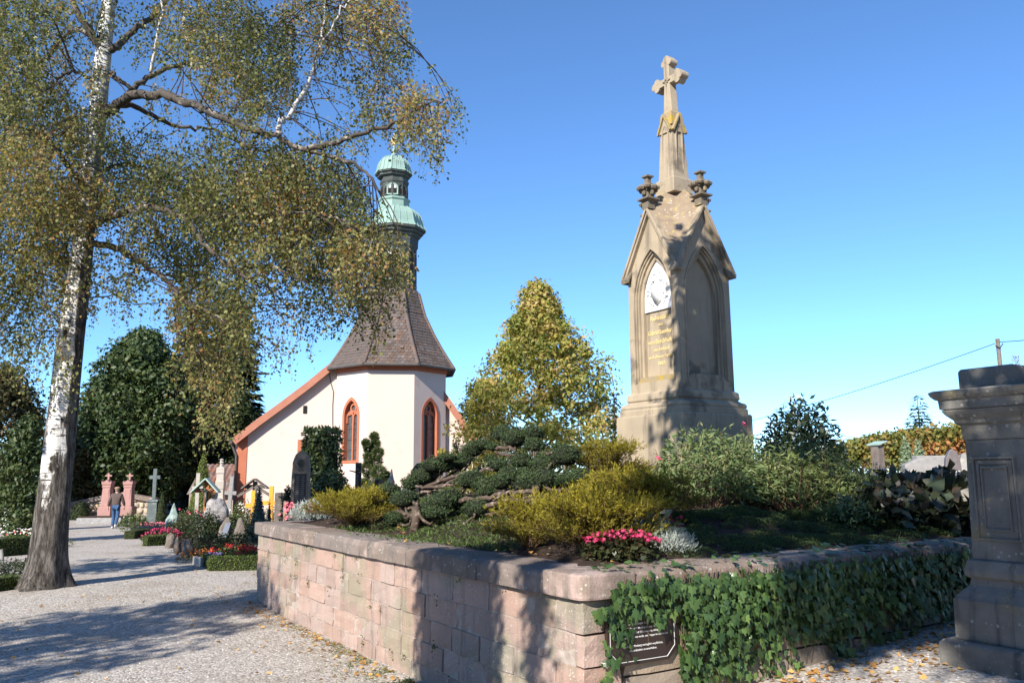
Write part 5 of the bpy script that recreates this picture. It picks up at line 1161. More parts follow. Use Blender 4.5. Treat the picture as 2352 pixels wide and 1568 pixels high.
for pts, k, r0 in [([(870, 850, 1.85), (1050, 770, 1.95), (1340, 690, 2.1), (1640, 650, 2.3)], 1, .034), ([(900, 880, 1.8), (1120, 790, 1.9), (1300, 735, 2.0)], 1, .028), ([(760, 850, 1.7), (900, 850, 1.75), (1060, 845, 1.8), (1250, 800, 1.9)], 1, .024), ([(1260, 1000, 1.5), (1480, 985, 1.6), (1660, 940, 1.7), (1880, 905, 1.75), (2110, 905, 1.8)], 2, .036), ([(1540, 1070, 1.5), (1700, 1020, 1.6), (1900, 985, 1.65), (2050, 1000, 1.7)], 2, .034), ([(1640, 1000, 1.6), (1760, 930, 1.65), (1830, 900, 1.7)], 2, .018), ([(1680, 415, 2.7), (1800, 400, 2.7), (1870, 430, 2.7), (1895, 500, 2.6)], 2, .03), ([(1700, 460, 2.6), (1860, 490, 2.6), (1990, 520, 2.55)], 2, .026), ([(2140, 460, 2.7), (2300, 468, 2.65), (2420, 470, 2.6)], 2, .024), ([(1290, 1280, 1.2), (1390, 1200, 1.3), (1440, 1150, 1.4)], 2, .016), ([(780, 930, 1.5), (820, 905, 1.6), (920, 898, 1.7)], 0, .024), ([(530, 1120, .9), (640, 1150, .88), (715, 1180, .86)], 0, .026), ([(720, 1180, .86), (770, 1060, .95), (740, 1020, 1.0)], 0, .028)]:
    c = catmull([TB(*zx(x, y), b) - roots[k] for x, y, b in pts], 5); MB().tube([q + rng.normal(size=3) * .010 for q in c], [r0 * (1 - .3 * i / len(c)) for i in range(len(c))], 7).build("branch", BONB, bons[k], smooth_=True)

# leafy shrubs and perennials
def shrub(name, label, base, rx, ry, h, mat, n, L, ratio=.35, up=.6, stems=20, cat_="shrub", shell=.6, z0=.05, group=None, stiff=False, jit=.6):
    t = thing(name, base, label, cat_, group=group); m = n
    a = rng.uniform(0, 2 * np.pi, m); u = np.sqrt(rng.random(m)); top = h * np.sqrt(np.clip(1 - .85 * u * u, .02, 1)) * (1 + .13 * np.sin(4 * a + 3) * u + .10 * np.sin(9 * a + u * 7)); f = rng.random(m) ** shell
    pos = np.stack([rx * u * np.cos(a), ry * u * np.sin(a), z0 * h + (top - z0 * h) * f], 1) + rng.normal(size=(m, 3)) * L * .3
    out = np.stack([np.cos(a) * (.2 + u), np.sin(a) * (.2 + u), np.zeros(m)], 1)
    nn = nrm(out * .6 + [0, 0, up] + rng.normal(size=pos.shape) * jit); tt = (out * .5 + [0, 0, 1.0] + rng.normal(size=pos.shape) * .5) if stiff else np.cross(nn, rng.normal(size=pos.shape)) + out * .6
    LL = L * rng.uniform(.6, 1.3, m); V, F = leaf_geo(pos, tt, nn, LL, LL * ratio, .12)
    npmesh("foliage", V, F, mat, t, rnd=np.clip(rng.random(m) * .7 + .3 * f, 0, 1))["kind"] = "stuff"
    if stems:
        mb = MB()
        for k in range(stems):
            i = random.randrange(m); q = pos[i]; mb.tube([(q[0] * .3, q[1] * .3, -.03), (q[0] * .8, q[1] * .8, q[2] * .5), tuple(q)], [.006, .005, .003], 4, cap=False)
        mb.build("stems", TWB, t)["kind"] = "stuff"
    return t
SPIR = leafmat("valerian_leaf", [(0.05, 0.085, 0.03), (0.09, 0.14, 0.05), (0.14, 0.20, 0.075), (0.20, 0.25, 0.10), (0.24, 0.22, 0.10)], 0.25)
RHOD = leafmat("rhododendron_leaf", [(0.010, 0.018, 0.010), (0.016, 0.030, 0.013), (0.03, 0.045, 0.018)], 0.08, 0.4, 0.5)
PEREN = leafmat("perennial_leaf", [(0.10, 0.07, 0.035), (0.07, 0.09, 0.03), (0.12, 0.16, 0.05), (0.19, 0.22, 0.07)], 0.25)
LAV = leafmat("lavender_leaf", [(0.13, 0.14, 0.14), (0.20, 0.21, 0.22), (0.28, 0.28, 0.30)], 0.15)
BERG = leafmat("bergenia_leaf", [(0.02, 0.03, 0.016), (0.032, 0.048, 0.022), (0.045, 0.05, 0.028), (0.08, 0.05, 0.034)], 0.12, 0.4, 0.5)
SILV = leafmat("silver_leaf", [(0.28, 0.32, 0.29), (0.38, 0.42, 0.39), (0.48, 0.51, 0.48)], 0.15, 0.8)
SAGE = leafmat("sage_leaf", [(0.16, 0.22, 0.18), (0.24, 0.31, 0.25), (0.36, 0.42, 0.35)], 0.15, 0.8)
def flowers(parent, mat, pts, r, name="blossom"):
    """small five-petalled heads facing up and out"""
    pts = np.asarray(pts, float); N = len(pts); ang = np.arange(5) * 2 * np.pi / 5; nn = nrm(rng.normal(size=(N, 3)) * .5 + [-.2, -.5, .8]); t0 = nrm(np.cross(nn, rng.normal(size=(N, 3)))); b0 = np.cross(nn, t0)
    P_, T_, N_, R_ = [], [], [], []
    for a in ang:
        d = t0 * math.cos(a) + b0 * math.sin(a); P_.append(pts); T_.append(d + nn * .35); N_.append(nn - d * .3); R_.append(rng.random(N))
    V, F = leaf_geo(np.concatenate(P_), np.concatenate(T_), np.concatenate(N_), r, r * .85, .15); o = npmesh(name, V, F, mat, parent, rnd=np.concatenate(R_)); o["kind"] = "stuff"; return o
PINK = leafmat("pink_petal", [(0.55, 0.03, 0.10), (0.70, 0.06, 0.16), (0.80, 0.16, 0.26)], 0.25); RED = leafmat("red_petal", [(0.62, 0.03, 0.03), (0.78, 0.06, 0.05), (0.85, 0.14, 0.10)], 0.25); ORG = leafmat("orange_petal", [(0.70, 0.16, 0.02), (0.85, 0.30, 0.03)], 0.25); MAG = leafmat("magenta_petal", [(0.36, 0.015, 0.07), (0.52, 0.03, 0.12), (0.60, 0.09, 0.20)], 0.25); ROSE = leafmat("rose_petal", [(0.75, 0.12, 0.20), (0.85, 0.30, 0.36)], 0.25); WHT = leafmat("white_petal", [(0.7, 0.68, 0.62), (0.8, 0.78, 0.74)], 0.2); VIO = leafmat("violet_petal", [(0.25, 0.18, 0.55), (0.4, 0.3, 0.7)], 0.2)
def at(x, y, a): return bed(TA(x, y, a))
s = shrub("valerian", "light green leafy valerian in front of the monument, with a few red flower heads", bed(on_bed(1625, 1160)), .62, .50, .88, SPIR, 4200, .085, .26, .6, 40, "plant", .55, stiff=False)
flowers(s, PINK, [(-.60, -.2, .55), (-.58, -.22, .53), (.45, -.1, .93), (.47, -.1, .92), (.44, -.12, .95)], .03)
shrub("valerian", "light green valerian spilling against the plinth on the right", bed(on_bed(1725, 1150)), .45, .4, .82, SPIR, 1800, .08, .26, .6, 20, "plant", .55)
shrub("phlox", "withering phlox with brown lower leaves right of the valerian", bed(on_bed(1820, 1176)), .42, .34, .72, PEREN, 1500, .085, .24, .5, 45, "plant", .5)
shrub("phlox", "withering phlox with yellowing leaves before the dark rhododendron", bed(on_bed(1905, 1172)), .42, .36, .70, PEREN, 1400, .08, .24, .5, 45, "plant", .5)
shrub("phlox", "dull green phlox in the shade left of the bergenia", bed(on_bed(1985, 1192)), .45, .36, .55, PEREN, 1300, .08, .24, .5, 30, "plant", .5)
q = P(1845, 1085, 13.2); shrub("rhododendron", "dark rhododendron rising against the sky right of the monument", (q[0], q[1], 1.5), .62, .55, P(1845, 925, 13.2)[2] - 1.5, RHOD, 3400, .13, .34, .5, 24, "shrub", .55, .15)
shrub("lavender", "grey lavender hummock behind the phlox", at(1960, 1105, 3.9), .55, .4, .50, LAV, 2600, .10, .10, .5, 0, "plant", .5, stiff=True)
shrub("lavender", "grey lavender hummock left of the low grey tombstone", at(2060, 1110, 4.0), .55, .4, .50, LAV, 2400, .10, .10, .5, 0, "plant", .5, stiff=True)
for lb, x_, y_, a_ in (("dark bergenia with broad leaves in deep shade next to the pillar", 2165, 1200, 2.0), ("dark bergenia with reddish leaves in the shade left of the pillar", 2080, 1180, 2.3), ("dark bergenia in the shade at the back of the bed behind the pillar", 2190, 1150, 2.9)):
    shrub("bergenia", lb, bed(on_bed(x_, y_ + 15)), .48, .42, .50, BERG, 520, .19, .75, .5, 0, "plant", .6)
for lb, x_, y_, a_, rx_, h_, m_, n_, L_, ra_ in (("leafy green perennial between the valerian and the phlox", 1765, 1150, 2.6, .40, .62, SPIR, 1300, .08, .26), ("grey-green perennial behind the first phlox", 1790, 1110, 3.4, .45, .70, PEREN, 1300, .08, .24), ("tall dull perennial behind the withering phlox", 1870, 1110, 3.5, .50, .72, PEREN, 1500, .08, .24), ("dark green perennial under the rhododendron", 1945, 1160, 2.6, .45, .60, SPIR, 1300, .07, .26), ("grey lavender tuft in the shade before the bergenia", 2020, 1140, 3.1, .50, .50, LAV, 1700, .09, .12), ("dark leafy perennial left of the bergenia clump", 2030, 1195, 2.2, .42, .48, BERG, 420, .14, .6), ("grey seedy lavender behind the bergenia", 2130, 1110, 3.6, .55, .52, LAV, 1900, .09, .12), ("low dark perennial at the back edge of the moss", 1950, 1205, 1.9, .34, .34, SPIR, 800, .06, .3)):
    shrub("perennial", lb, bed(on_bed(x_, min(y_ + 22, 1212))), rx_, rx_ * .8, h_, m_, n_, L_, ra_, .5, 22 if m_ is PEREN else 0, "plant", .5, group="perennials on the terrace", stiff=m_ is LAV)
s = shrub("begonia", "deep pink begonias with dark leaves in the corner of the terrace", at(1425, 1280, .62), .32, .20, .20, leafmat("begonia_leaf", [(0.02, 0.03, 0.012), (0.04, 0.05, 0.018), (0.06, 0.035, 0.02)], .15, .4), 900, .05, .7, .6, 0, "plant")
fp = [(random.uniform(-.32, .34), random.uniform(-.24, .10), 0) for _ in range(170)]; flowers(s, MAG, [(x, y, .10 + .13 * math.sqrt(max(0, 1 - (x / .38) ** 2)) * random.uniform(.6, 1.15)) for x, y, _ in fp], .020)
s = shrub("sage", "woolly grey-green sage with long leaves behind the pink begonias", at(1480, 1245, .95), .30, .20, .24, SAGE, 420, .12, .30, .5, 0, "plant", .6)
flowers(s, MAG, [(random.uniform(-.35, .40), random.uniform(-.1, .15), random.uniform(.12, .26)) for _ in range(50)], .022)
shrub("silver_santolina", "small silver santolina tuft on the corner of the bed right of the begonias", at(1548, 1278, .68), .19, .16, .19, SILV, 1500, .045, .16, .5, 0, "plant", .5, stiff=True)
s = shrub("silver_santolina", "silver santolina with pink flowers at the far end of the wall", bed(TB(712, 1195, .65)), .34, .28, .30, SILV, 2200, .055, .18, .5, 0, "plant", .5, stiff=True)
flowers(s, ROSE, [(-.36 + random.gauss(0, .05), random.gauss(.1, .12), random.uniform(.05, .30)) for _ in range(46)] + [(.1 + random.gauss(0, .04), -.2, .2 + random.gauss(0, .05)) for _ in range(10)], .03)
# ground cover: grassy mats and cushions of moss
GC = leafmat("ground_cover", [(0.035, 0.06, 0.014), (0.06, 0.10, 0.022), (0.10, 0.15, 0.035)], .2); MOSS = leafmat("moss_cushion", [(0.04, 0.065, 0.022), (0.065, 0.10, 0.032), (0.095, 0.135, 0.045)], .15)
pts = []
for _ in range(30000):
    a = random.uniform(0.6, 8.6); b = random.uniform(.12, 3.4)
    if a > 1.9 and (b < 2.3 or random.random() < .4) and a < 6.5 and math.sin(a * 2.3) * math.cos(b * 3.1 + a) > -.62 and not (b < .42 and math.sin(a * 1.7 + .6) < -.1 and random.random() < .95) and (b > .34 or random.random() < .25): pts.append(CORNER + U1 * a + U2 * b)
pts = np.array(pts); pts[:, 2] = [max(bed_z(p[0], p[1]), 1.285 if loc_ab(p)[1] < .5 else 0) + .005 for p in pts]
LL = rng.uniform(.03, .07, len(pts)); V, F = leaf_geo(pts, rng.normal(size=pts.shape) * [.8, .8, .3] + [0, 0, .55], rng.normal(size=pts.shape) + [0, 0, .5], LL, LL * .22, .1)
tag(npmesh("ground_cover", V, F, GC, rnd=rng.random(len(F))), "low green creeping ground cover along the wall coping under the clipped junipers", "ground cover", kind="stuff")
mp_, mr_ = [], []
for _ in range(105):
    a = random.uniform(.60, 1.9); b = random.uniform(1.25, 6.0); r_ = random.uniform(.12, .28)
    q = CORNER + U1 * a + U2 * b; n = int(5200 * r_ * r_ * 6); d = rball(n); d[:, 2] = np.abs(d[:, 2]); p_ = d * [r_, r_, r_ * .32] + [q[0], q[1], bed_z(q[0], q[1]) - .01]; mp_.append(p_); mr_.append(d)
mp_, mr_ = np.concatenate(mp_), np.concatenate(mr_); LL = rng.uniform(.012, .022, len(mp_)); V, F = leaf_geo(mp_, mr_ + rng.normal(size=mp_.shape) * .6, rng.normal(size=mp_.shape) + mr_, LL, LL * .5, .1)
tag(npmesh("moss_cushions", V, F, MOSS, rnd=rng.random(len(F))), "soft green moss-like cushions on the bed above the ivy", "ground cover", kind="stuff")
# dead stalks, clods and shed needles on the soil
pts = []
for _ in range(5200):
    a, b = random.uniform(.55, 8), random.uniform(.55, 8); q = CORNER + U1 * a + U2 * b; pts.append((q[0], q[1], bed_z(q[0], q[1]) + random.uniform(.004, .02)))
pts = np.array(pts); LL = rng.uniform(.012, .06, len(pts)); V, F = leaf_geo(pts, rng.normal(size=pts.shape) * [1, 1, .2], rng.normal(size=pts.shape) * .6 + [0, 0, 1], LL, LL * rng.uniform(.1, .6, len(pts)), .2)
tag(npmesh("plant_litter", V, F, leafmat("litter", [(0.03, 0.018, 0.012), (0.08, 0.05, 0.032), (0.16, 0.11, 0.07), (0.26, 0.17, 0.10)], 0, .9), rnd=rng.random(len(F)) ** 1.6), "dead stalks and crumbs of earth lying on the soil of the bed", "litter", kind="stuff")
# ------------------------------------------------------------------ graves along the path
GRAN = pmat("grey_granite", (0.30, 0.29, 0.28), (0.22, 0.215, 0.21), 8, 0.7, 0.4, 50, c3=(0.38, 0.36, 0.33), s3=6, t3=0.58)
PINKST = pmat("pink_tomb_stone", (0.40, 0.225, 0.195), (0.34, 0.19, 0.165), 4, 0.85, 0.3, 40, streak=(0.27, 0.155, 0.135))
DGRN = pmat("dark_green_stone", (0.13, 0.16, 0.15), (0.08, 0.10, 0.10), 4, 0.7, 0.3, 30, c3=(0.24, 0.27, 0.26), s3=3, t3=0.58)
GMARB = pmat("green_marble", (0.30, 0.38, 0.35), (0.16, 0.21, 0.195), 7, 0.7, 0.7, 14, c3=(0.55, 0.58, 0.56), s3=6, t3=0.56)
ROUGH = pmat("rough_stone", (0.20, 0.168, 0.142), (0.12, 0.10, 0.085), 5, 0.95, 0.8, 16, c3=(0.28, 0.255, 0.225), s3=4, t3=0.58, dist=0.05)
QUARTZ = pmat("pale_boulder", (0.38, 0.36, 0.355), (0.25, 0.235, 0.235), 4, 0.85, 0.9, 9, c3=(0.50, 0.48, 0.46), s3=5, t3=0.56, dist=0.08)
LIME = pmat("limestone", (0.46, 0.42, 0.365), (0.36, 0.325, 0.28), 3, 0.85, 0.3, 30, c3=(0.52, 0.42, 0.28), s3=2.5, t3=0.62)
BLACK = pmat("black_slab", (0.022, 0.022, 0.024), (0.035, 0.034, 0.034), 6, 0.45, 0.2, 30, spec=0.5)
BRONZE = pmat("bronze", (0.10, 0.12, 0.11), (0.06, 0.07, 0.065), 8, 0.5, metal=0.5)
WOODO = pmat("orange_wood", (0.36, 0.14, 0.05), (0.28, 0.10, 0.035), 5, 0.7, 0.3, 20, stretch=(1, 1, 0.3))
WOODG = pmat("grey_wood", (0.20, 0.17, 0.15), (0.12, 0.10, 0.085), 6, 0.9, 0.4, 20)
YELW = pmat("yellow_wood", (0.72, 0.36, 0.04), (0.64, 0.30, 0.03), 4, 0.6)
IRON = pmat("black_iron", (0.012, 0.012, 0.013), (0.02, 0.019, 0.019), 6, 0.45, spec=0.5)
GREENCU = pmat("green_copper_sheet", (0.35, 0.48, 0.42), (0.28, 0.40, 0.36), 4, 0.6)
BOX = leafmat("box_leaf", [(0.05, 0.075, 0.016), (0.085, 0.12, 0.024), (0.12, 0.155, 0.034)], 0.15, 0.5, 0.3)
CONE = leafmat("clipped_thuja", [(0.095, 0.13, 0.022), (0.13, 0.17, 0.032), (0.17, 0.205, 0.045)], 0.15)
DCONE = leafmat("clipped_yew", [(0.028, 0.042, 0.012), (0.045, 0.062, 0.018), (0.065, 0.085, 0.026)], 0.12)
BLUE = leafmat("blue_needle", [(0.13, 0.19, 0.18), (0.20, 0.28, 0.26), (0.30, 0.38, 0.36)], 0.12)
BLUED = leafmat("blue_cypress", [(0.05, 0.09, 0.085), (0.085, 0.14, 0.13), (0.12, 0.19, 0.175)], 0.12)
LAUR = leafmat("laurel_leaf", [(0.028, 0.045, 0.012), (0.05, 0.075, 0.018), (0.085, 0.12, 0.028), (0.13, 0.17, 0.045)], 0.15, 0.38, 0.5)
DSH = leafmat("rose_leaf", [(0.018, 0.028, 0.012), (0.03, 0.045, 0.018), (0.055, 0.07, 0.028)], 0.12, 0.5)
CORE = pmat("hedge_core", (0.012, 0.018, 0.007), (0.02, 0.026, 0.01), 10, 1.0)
def G(x, y): p = GP(x, y); return np.array([p[0], p[1], ground_z(p[0], p[1])])
def mpp(p): return p[1] / FOC                     # metres per photo unit at that distance
def rough_stone(name, label, base, w, d, h, mat, seed, cat_="gravestone", taper=0.5, rz=0.0, amp=0.13, skew=0.0, group=None, parent=None, angular=False):
    bm = bmesh.new(); bmesh.ops.create_icosphere(bm, subdivisions=4, radius=1.0); rs = random.Random(seed); ph = [rs.uniform(0, 6.28) for _ in range(9)]
    planes = [Vector((rs.gauss(0, 1), rs.gauss(0, 1), rs.gauss(0, .6))).normalized() for _ in range(12)]
    for v in bm.verts:
        c = v.co.copy(); r_ = 1.0
        for pl_ in planes:
            dd = c.dot(pl_); lim = 0.80
            if dd > lim: c -= pl_ * (dd - lim) * 0.9
        nz = amp * (math.sin(c.x * 3.1 + ph[0]) * math.sin(c.y * 2.7 + ph[1]) + .6 * math.sin(c.z * 5 + ph[2] + c.x * 3) + .4 * math.sin(c.x * 9 + ph[3]) * math.sin(c.z * 8 + ph[4]) + .2 * math.sin(c.x * 19 + ph[5]) * math.sin(c.z * 17 + ph[6] + c.y * 9))
        c *= 1 + nz; u = (c.z + 1) / 2; k = 1 - (1 - taper) * max(0, u) ** 1.3
        v.co = Vector((c.x * k * w / 2 + skew * u * h, c.y * k * d / 2, u * h - 0.08 * h))
    me = bpy.data.meshes.new(name); bm.to_mesh(me); bm.free(); me.polygons.foreach_set("use_smooth", [not angular] * len(me.polygons))
    o = link_mesh(name, me, mat, parent, base, (0, 0, rz))
    return tag(o, label, cat_, group) if parent is None else o
def clipped(name, label, base, rx, ry, h, mat, n, L, shape="cone", rz=0.0, cat_="topiary", group=None, lump=.05):
    """clipped evergreen: dense leaf skin over a dark core"""
    t = thing(name, base, label, cat_, rz, group); u = rng.random(n); a = rng.uniform(0, 2 * np.pi, n)
    if shape == "box":
        f = rng.integers(0, 5, n); q = rng.uniform(-1, 1, (n, 3)); q[:, 2] = rng.random(n)
        area = np.array([ry * h, ry * h, rx * h, rx * h, rx * ry * 2.0]); f = rng.choice(5, n, p=area / area.sum())
        q[f == 0, 0] = -1; q[f == 1, 0] = 1; q[f == 2, 1] = -1; q[f == 3, 1] = 1; q[f == 4, 2] = 1
        nn = np.array([[-1, 0, 0], [1, 0, 0], [0, -1, 0], [0, 1, 0], [0, 0, 1.0]])[f]; pos = q * [rx, ry, h]; core = MB().box((0, 0, h * .47), (rx * 1.9, ry * 1.88, h * .93))
    else:
        if shape == "cone": u = 1 - np.sqrt(rng.random(n)); rr = (1 - u) ** .85 * np.minimum(1, (u + .03) / .12) ** .4; pr = [(.02, 0), (.80, .03 * h), (.95, .12 * h), (.66, .4 * h), (.33, .72 * h), (.02, .97 * h)]; nz = .35
        elif shape == "egg": rr = np.sqrt(np.clip(1 - (u * 1.25 - .25) ** 2 * 1.0, 0, 1)); pr = [(.02, 0), (.85, .03 * h), (.95, .25 * h), (.80, .6 * h), (.5, .83 * h), (.02, .96 * h)]; nz = .45
        else: rr = 1 - .12 * u; u = np.where(rng.random(n) < .18, 1, u); rr = np.where(u == 1, np.sqrt(rng.random(n)) * .88, rr); pr = [(.02, 0), (.95, .0), (.85, .96 * h), (.02, .965 * h)]; nz = .3
        rr = rr * (1 + lump * np.sin(a * 3 + u * 9) * np.cos(a * 2 - u * 7)); pos = np.stack([rx * rr * np.cos(a), ry * rr * np.sin(a), u * h], 1); nn = np.stack([np.cos(a), np.sin(a), np.full(n, nz)], 1)
        core = MB().lathe([(r_ * rx * .93, z) for r_, z in pr], 14)
        core.v = [(x, y * ry / rx, z) for x, y, z in core.v]
    nn = nrm(nn + rng.normal(size=nn.shape) * .45); tt = np.cross(nn, rng.normal(size=nn.shape)) + nn * .35; pos = pos + rng.normal(size=pos.shape) * L * .25
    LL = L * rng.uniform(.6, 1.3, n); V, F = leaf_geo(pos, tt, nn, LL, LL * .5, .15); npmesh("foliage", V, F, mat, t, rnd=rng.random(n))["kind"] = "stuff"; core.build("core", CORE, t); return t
def hedge(label, x0, y0, x1, y1, w, h, mat=BOX, n=1500, L=.035, cat_="hedge"):
    a, b = G(x0, y0), G(x1, y1); d = b - a; L_ = math.hypot(d[0], d[1]); nl = np.array([-d[1], d[0], 0]) / L_
    return clipped("box_hedge", label, (a + b) / 2 + nl * w / 2, L_ / 2, w / 2, h, mat, n, L, "box", math.atan2(d[1], d[0]), cat_, "clipped hedges round the graves")
def cross(name, label, base, h, span_, tw, mat, rz=0.0, armz=.70, cat_="cross", group=None, depth=None, ped=None):
    t = thing(name, base, label, cat_, rz, group); z0 = 0
    if ped:
        MB().lathe([(ped[0], -.05), (ped[0], ped[1] * .2), (ped[0] * .85, ped[1] * .24), (ped[0] * .8, ped[1] * .86), (ped[0] * .98, ped[1] * .9), (ped[0] * .98, ped[1] * .96), (ped[0] * .6, ped[1])], 4, sq=True).build("pedestal", mat, t, bevel=.01); z0 = ped[1]
    dd = depth or tw * .6
    MB().box((0, 0, z0 + (h - z0) / 2), (tw, dd, h - z0)).build("post", mat, t, bevel=.01)
    zc_ = z0 + (h - z0) * armz; MB().box((-span_ / 4 - tw / 4, 0, zc_), (span_ / 2 - tw / 2, dd * .98, tw)).build("arm", mat, t, bevel=.008); MB().box((span_ / 4 + tw / 4, 0, zc_), (span_ / 2 - tw / 2, dd * .98, tw)).build("arm", mat, t, bevel=.008)
    return t
# twin pink steles and their plinth
for lb, x0, x1 in (("left one of the twin pink sandstone steles with a small cross", 228, 258), ("right one of the twin pink sandstone steles with a small cross", 277, 307)):
    b = G((x0 + x1) / 2, 1197); k = mpp(b); w = (x1 - x0) * k * .78; t = thing("pink_stele", (b[0], b[1], b[2]), lb, "gravestone", .03, "twin pink steles")
    hz = lambda y: P((x0 + x1) / 2, y, b[1])[2] - b[2]
    MB().lathe([(w / 2 + .05, -.05), (w / 2 + .05, hz(1162) - .03), (w / 2, hz(1162))], 4, sq=True).build("base", PINKST, t, bevel=.01)
    MB().lathe([(w / 2 - .03, hz(1162) + .002), (w / 2 - .07, hz(1119))], 4, sq=True).build("shaft", PINKST, t, bevel=.012)
    MB().lathe([(w / 2 - .05, hz(1119) + .002), (w / 2 - .04, hz(1117)), (w / 2 - .06, hz(1115)), (w / 2 - .03, hz(1112)), (w / 2 - .02, hz(1110))], 4, sq=True).build("cornice", PINKST, t)
    gb = MB().prism([(-w / 2 + .02, hz(1110)), (w / 2 - .02, hz(1110)), (w / 2 - .02, hz(1104)), (w / 2 - .1, hz(1107)), (0, hz(1101)), (-w / 2 + .1, hz(1107)), (-w / 2 + .02, hz(1104))], 'y', -w / 2 + .03, w / 2 - .03); gb.build("gable", PINKST, t)
    c_ = MB().box((0, 0, (hz(1101) + hz(1087)) / 2), (.08, .09, hz(1087) - hz(1102))).box((0, 0, hz(1092)), (.30, .088, .075)); c_.build("cross", PINKST, t, bevel=.008)
    MB().box((0, -w / 2 + .05, hz(1140)), (w * .55, .02, .7)).build("tablet", PINKST, t)
b = G(252, 1199); k = mpp(b); rough = MB().box((0, 0, .10), (98 * k, 1.3, .30)); t = thing("grave_curb", (b[0], b[1] - .4, b[2]), "low stone curb bed before the twin pink steles", "grave border"); rough.build("curb", GRAN, t, bevel=.02)
MB().box((0, .02, .27), (94 * k, 1.15, .05)).build("soil", SOIL, t)
b = G(267, 1196); MB_ = MB().prism([(-.55, 0), (.55, 0), (.55, 1.0), (.42, 1.15), (-.42, 1.15), (-.55, 1.0)], 'y', -.12, .12); t = thing("pink_tablet", (b[0], b[1] + .1, b[2] + .2), "low pink tablet between the twin steles", "gravestone"); MB_.build("slab", PINKST, t, bevel=.02)
# rubble boundary wall behind
RUB = pmat("rubble_stone", (0.45, 0.36, 0.26), (0.33, 0.27, 0.20), 5, 0.95, 0.6, 20, objrand=.3)
STM = []
for _ in range(6):
    bm = bmesh.new(); bmesh.ops.create_icosphere(bm, subdivisions=2, radius=.5)
    for v in bm.verts: v.co = Vector([max(-.42, min(.42, c)) * random.uniform(.92, 1.08) for c in v.co])
    me = bpy.data.meshes.new("rubble_stone"); bm.to_mesh(me); bm.free(); me.materials.append(RUB); STM.append(me)
def rubble(label, x0, x1, Y, ytop0, ytop1, yb):
    a, b = P(x0, yb, Y), P(x1, yb, Y); L_ = b[0] - a[0]; t = thing("rubble_wall", (a[0], Y, 0), label, "wall"); h0, h1 = P(x0, ytop0, Y)[2], P(x1, ytop1, Y)[2]
    MB().prism([(0, -.1), (L_, -.1), (L_, h1 - .12), (0, h0 - .12)], 'y', .06, .4).build("mortar_bed", MORTAR, t)
    z = .0; cnt = 0
    while z < max(h0, h1) - .22:
        hh = random.uniform(.16, .30); x = random.uniform(-.1, 0)
        while x < L_ and cnt < 290:
            w = random.uniform(.22, .5)
            if z + hh < h0 + (h1 - h0) * x / L_ - .06: link_mesh("rubble_stone", random.choice(STM), None, t, (x + w / 2, .08, z + hh / 2), (random.uniform(-.1, .1), random.uniform(-.1, .1), 0), (w * 1.06, .3, hh * 1.06)); cnt += 1
            x += w
        z += hh
    MB().prism([(0, h0 - .14), (L_, h1 - .14), (L_, h1 + .08), (0, h0 + .08)], 'y', -.14, .5).build("coping", STONE_COPE, t, bevel=.03)
rubble("rubble boundary wall of yellowish stones left of the twin pink steles", 140, 232, 42.5, 1161, 1141, 1195)
rubble("rubble boundary wall in shade right of the twin pink steles", 300, 352, 42.5, 1138, 1147, 1195)
b = G(184, 1193); clipped("clipped_dome", "clipped egg-shaped evergreen before the rubble wall left of the pink steles", b, 20.5 * mpp(b), 20 * mpp(b), 39 * mpp(b), DCONE, 2600, .06, "egg")
b = P(196, 1143, 43.8); clipped("clipped_cone", "clipped dark cone peeking over the rubble wall", (b[0], b[1], 0), 18 * mpp(b), 18 * mpp(b), P(196, 1110, 43.8)[2], DCONE, 2400, .08, "cone")
# green-grey stone cross on a pedestal
b = G(350, 1201); k = mpp(b); cross("stone_cross", "tall dark green stone cross on a pedestal beside the path", b, P(350, 1076, b[1])[2] - b[2], 23 * k, 8 * k, DGRN, .1, .72, ped=(12.5 * k, P(350, 1146, b[1])[2] - b[2]))
b = G(369, 1201); clipped("clipped_cone", "slim dark clipped cone right of the stone cross", b, 13 * mpp(b), 13 * mpp(b), 71 * mpp(b), DCONE, 2600, .05, "cone")
b = G(390, 1172); rough_stone("rough_gravestone", "small dark rough gravestone behind the slim dark cone", b, 22 * mpp(b), .3, 25 * mpp(b), GRAN, 3)
b = G(414, 1176); conifer("blue_spruce", "small silvery blue spruce behind the green marble rock", b, 60 * mpp(b), 20 * mpp(b), BLUE, 14, 30, .17, .15, .04, .05)
b = G(393, 1222); rough_stone("marble_rock", "upright pointed rock of green and white marble beside the path", b, 42 * mpp(b), .35, 68 * mpp(b), GMARB, 5, taper=.35, skew=.05)
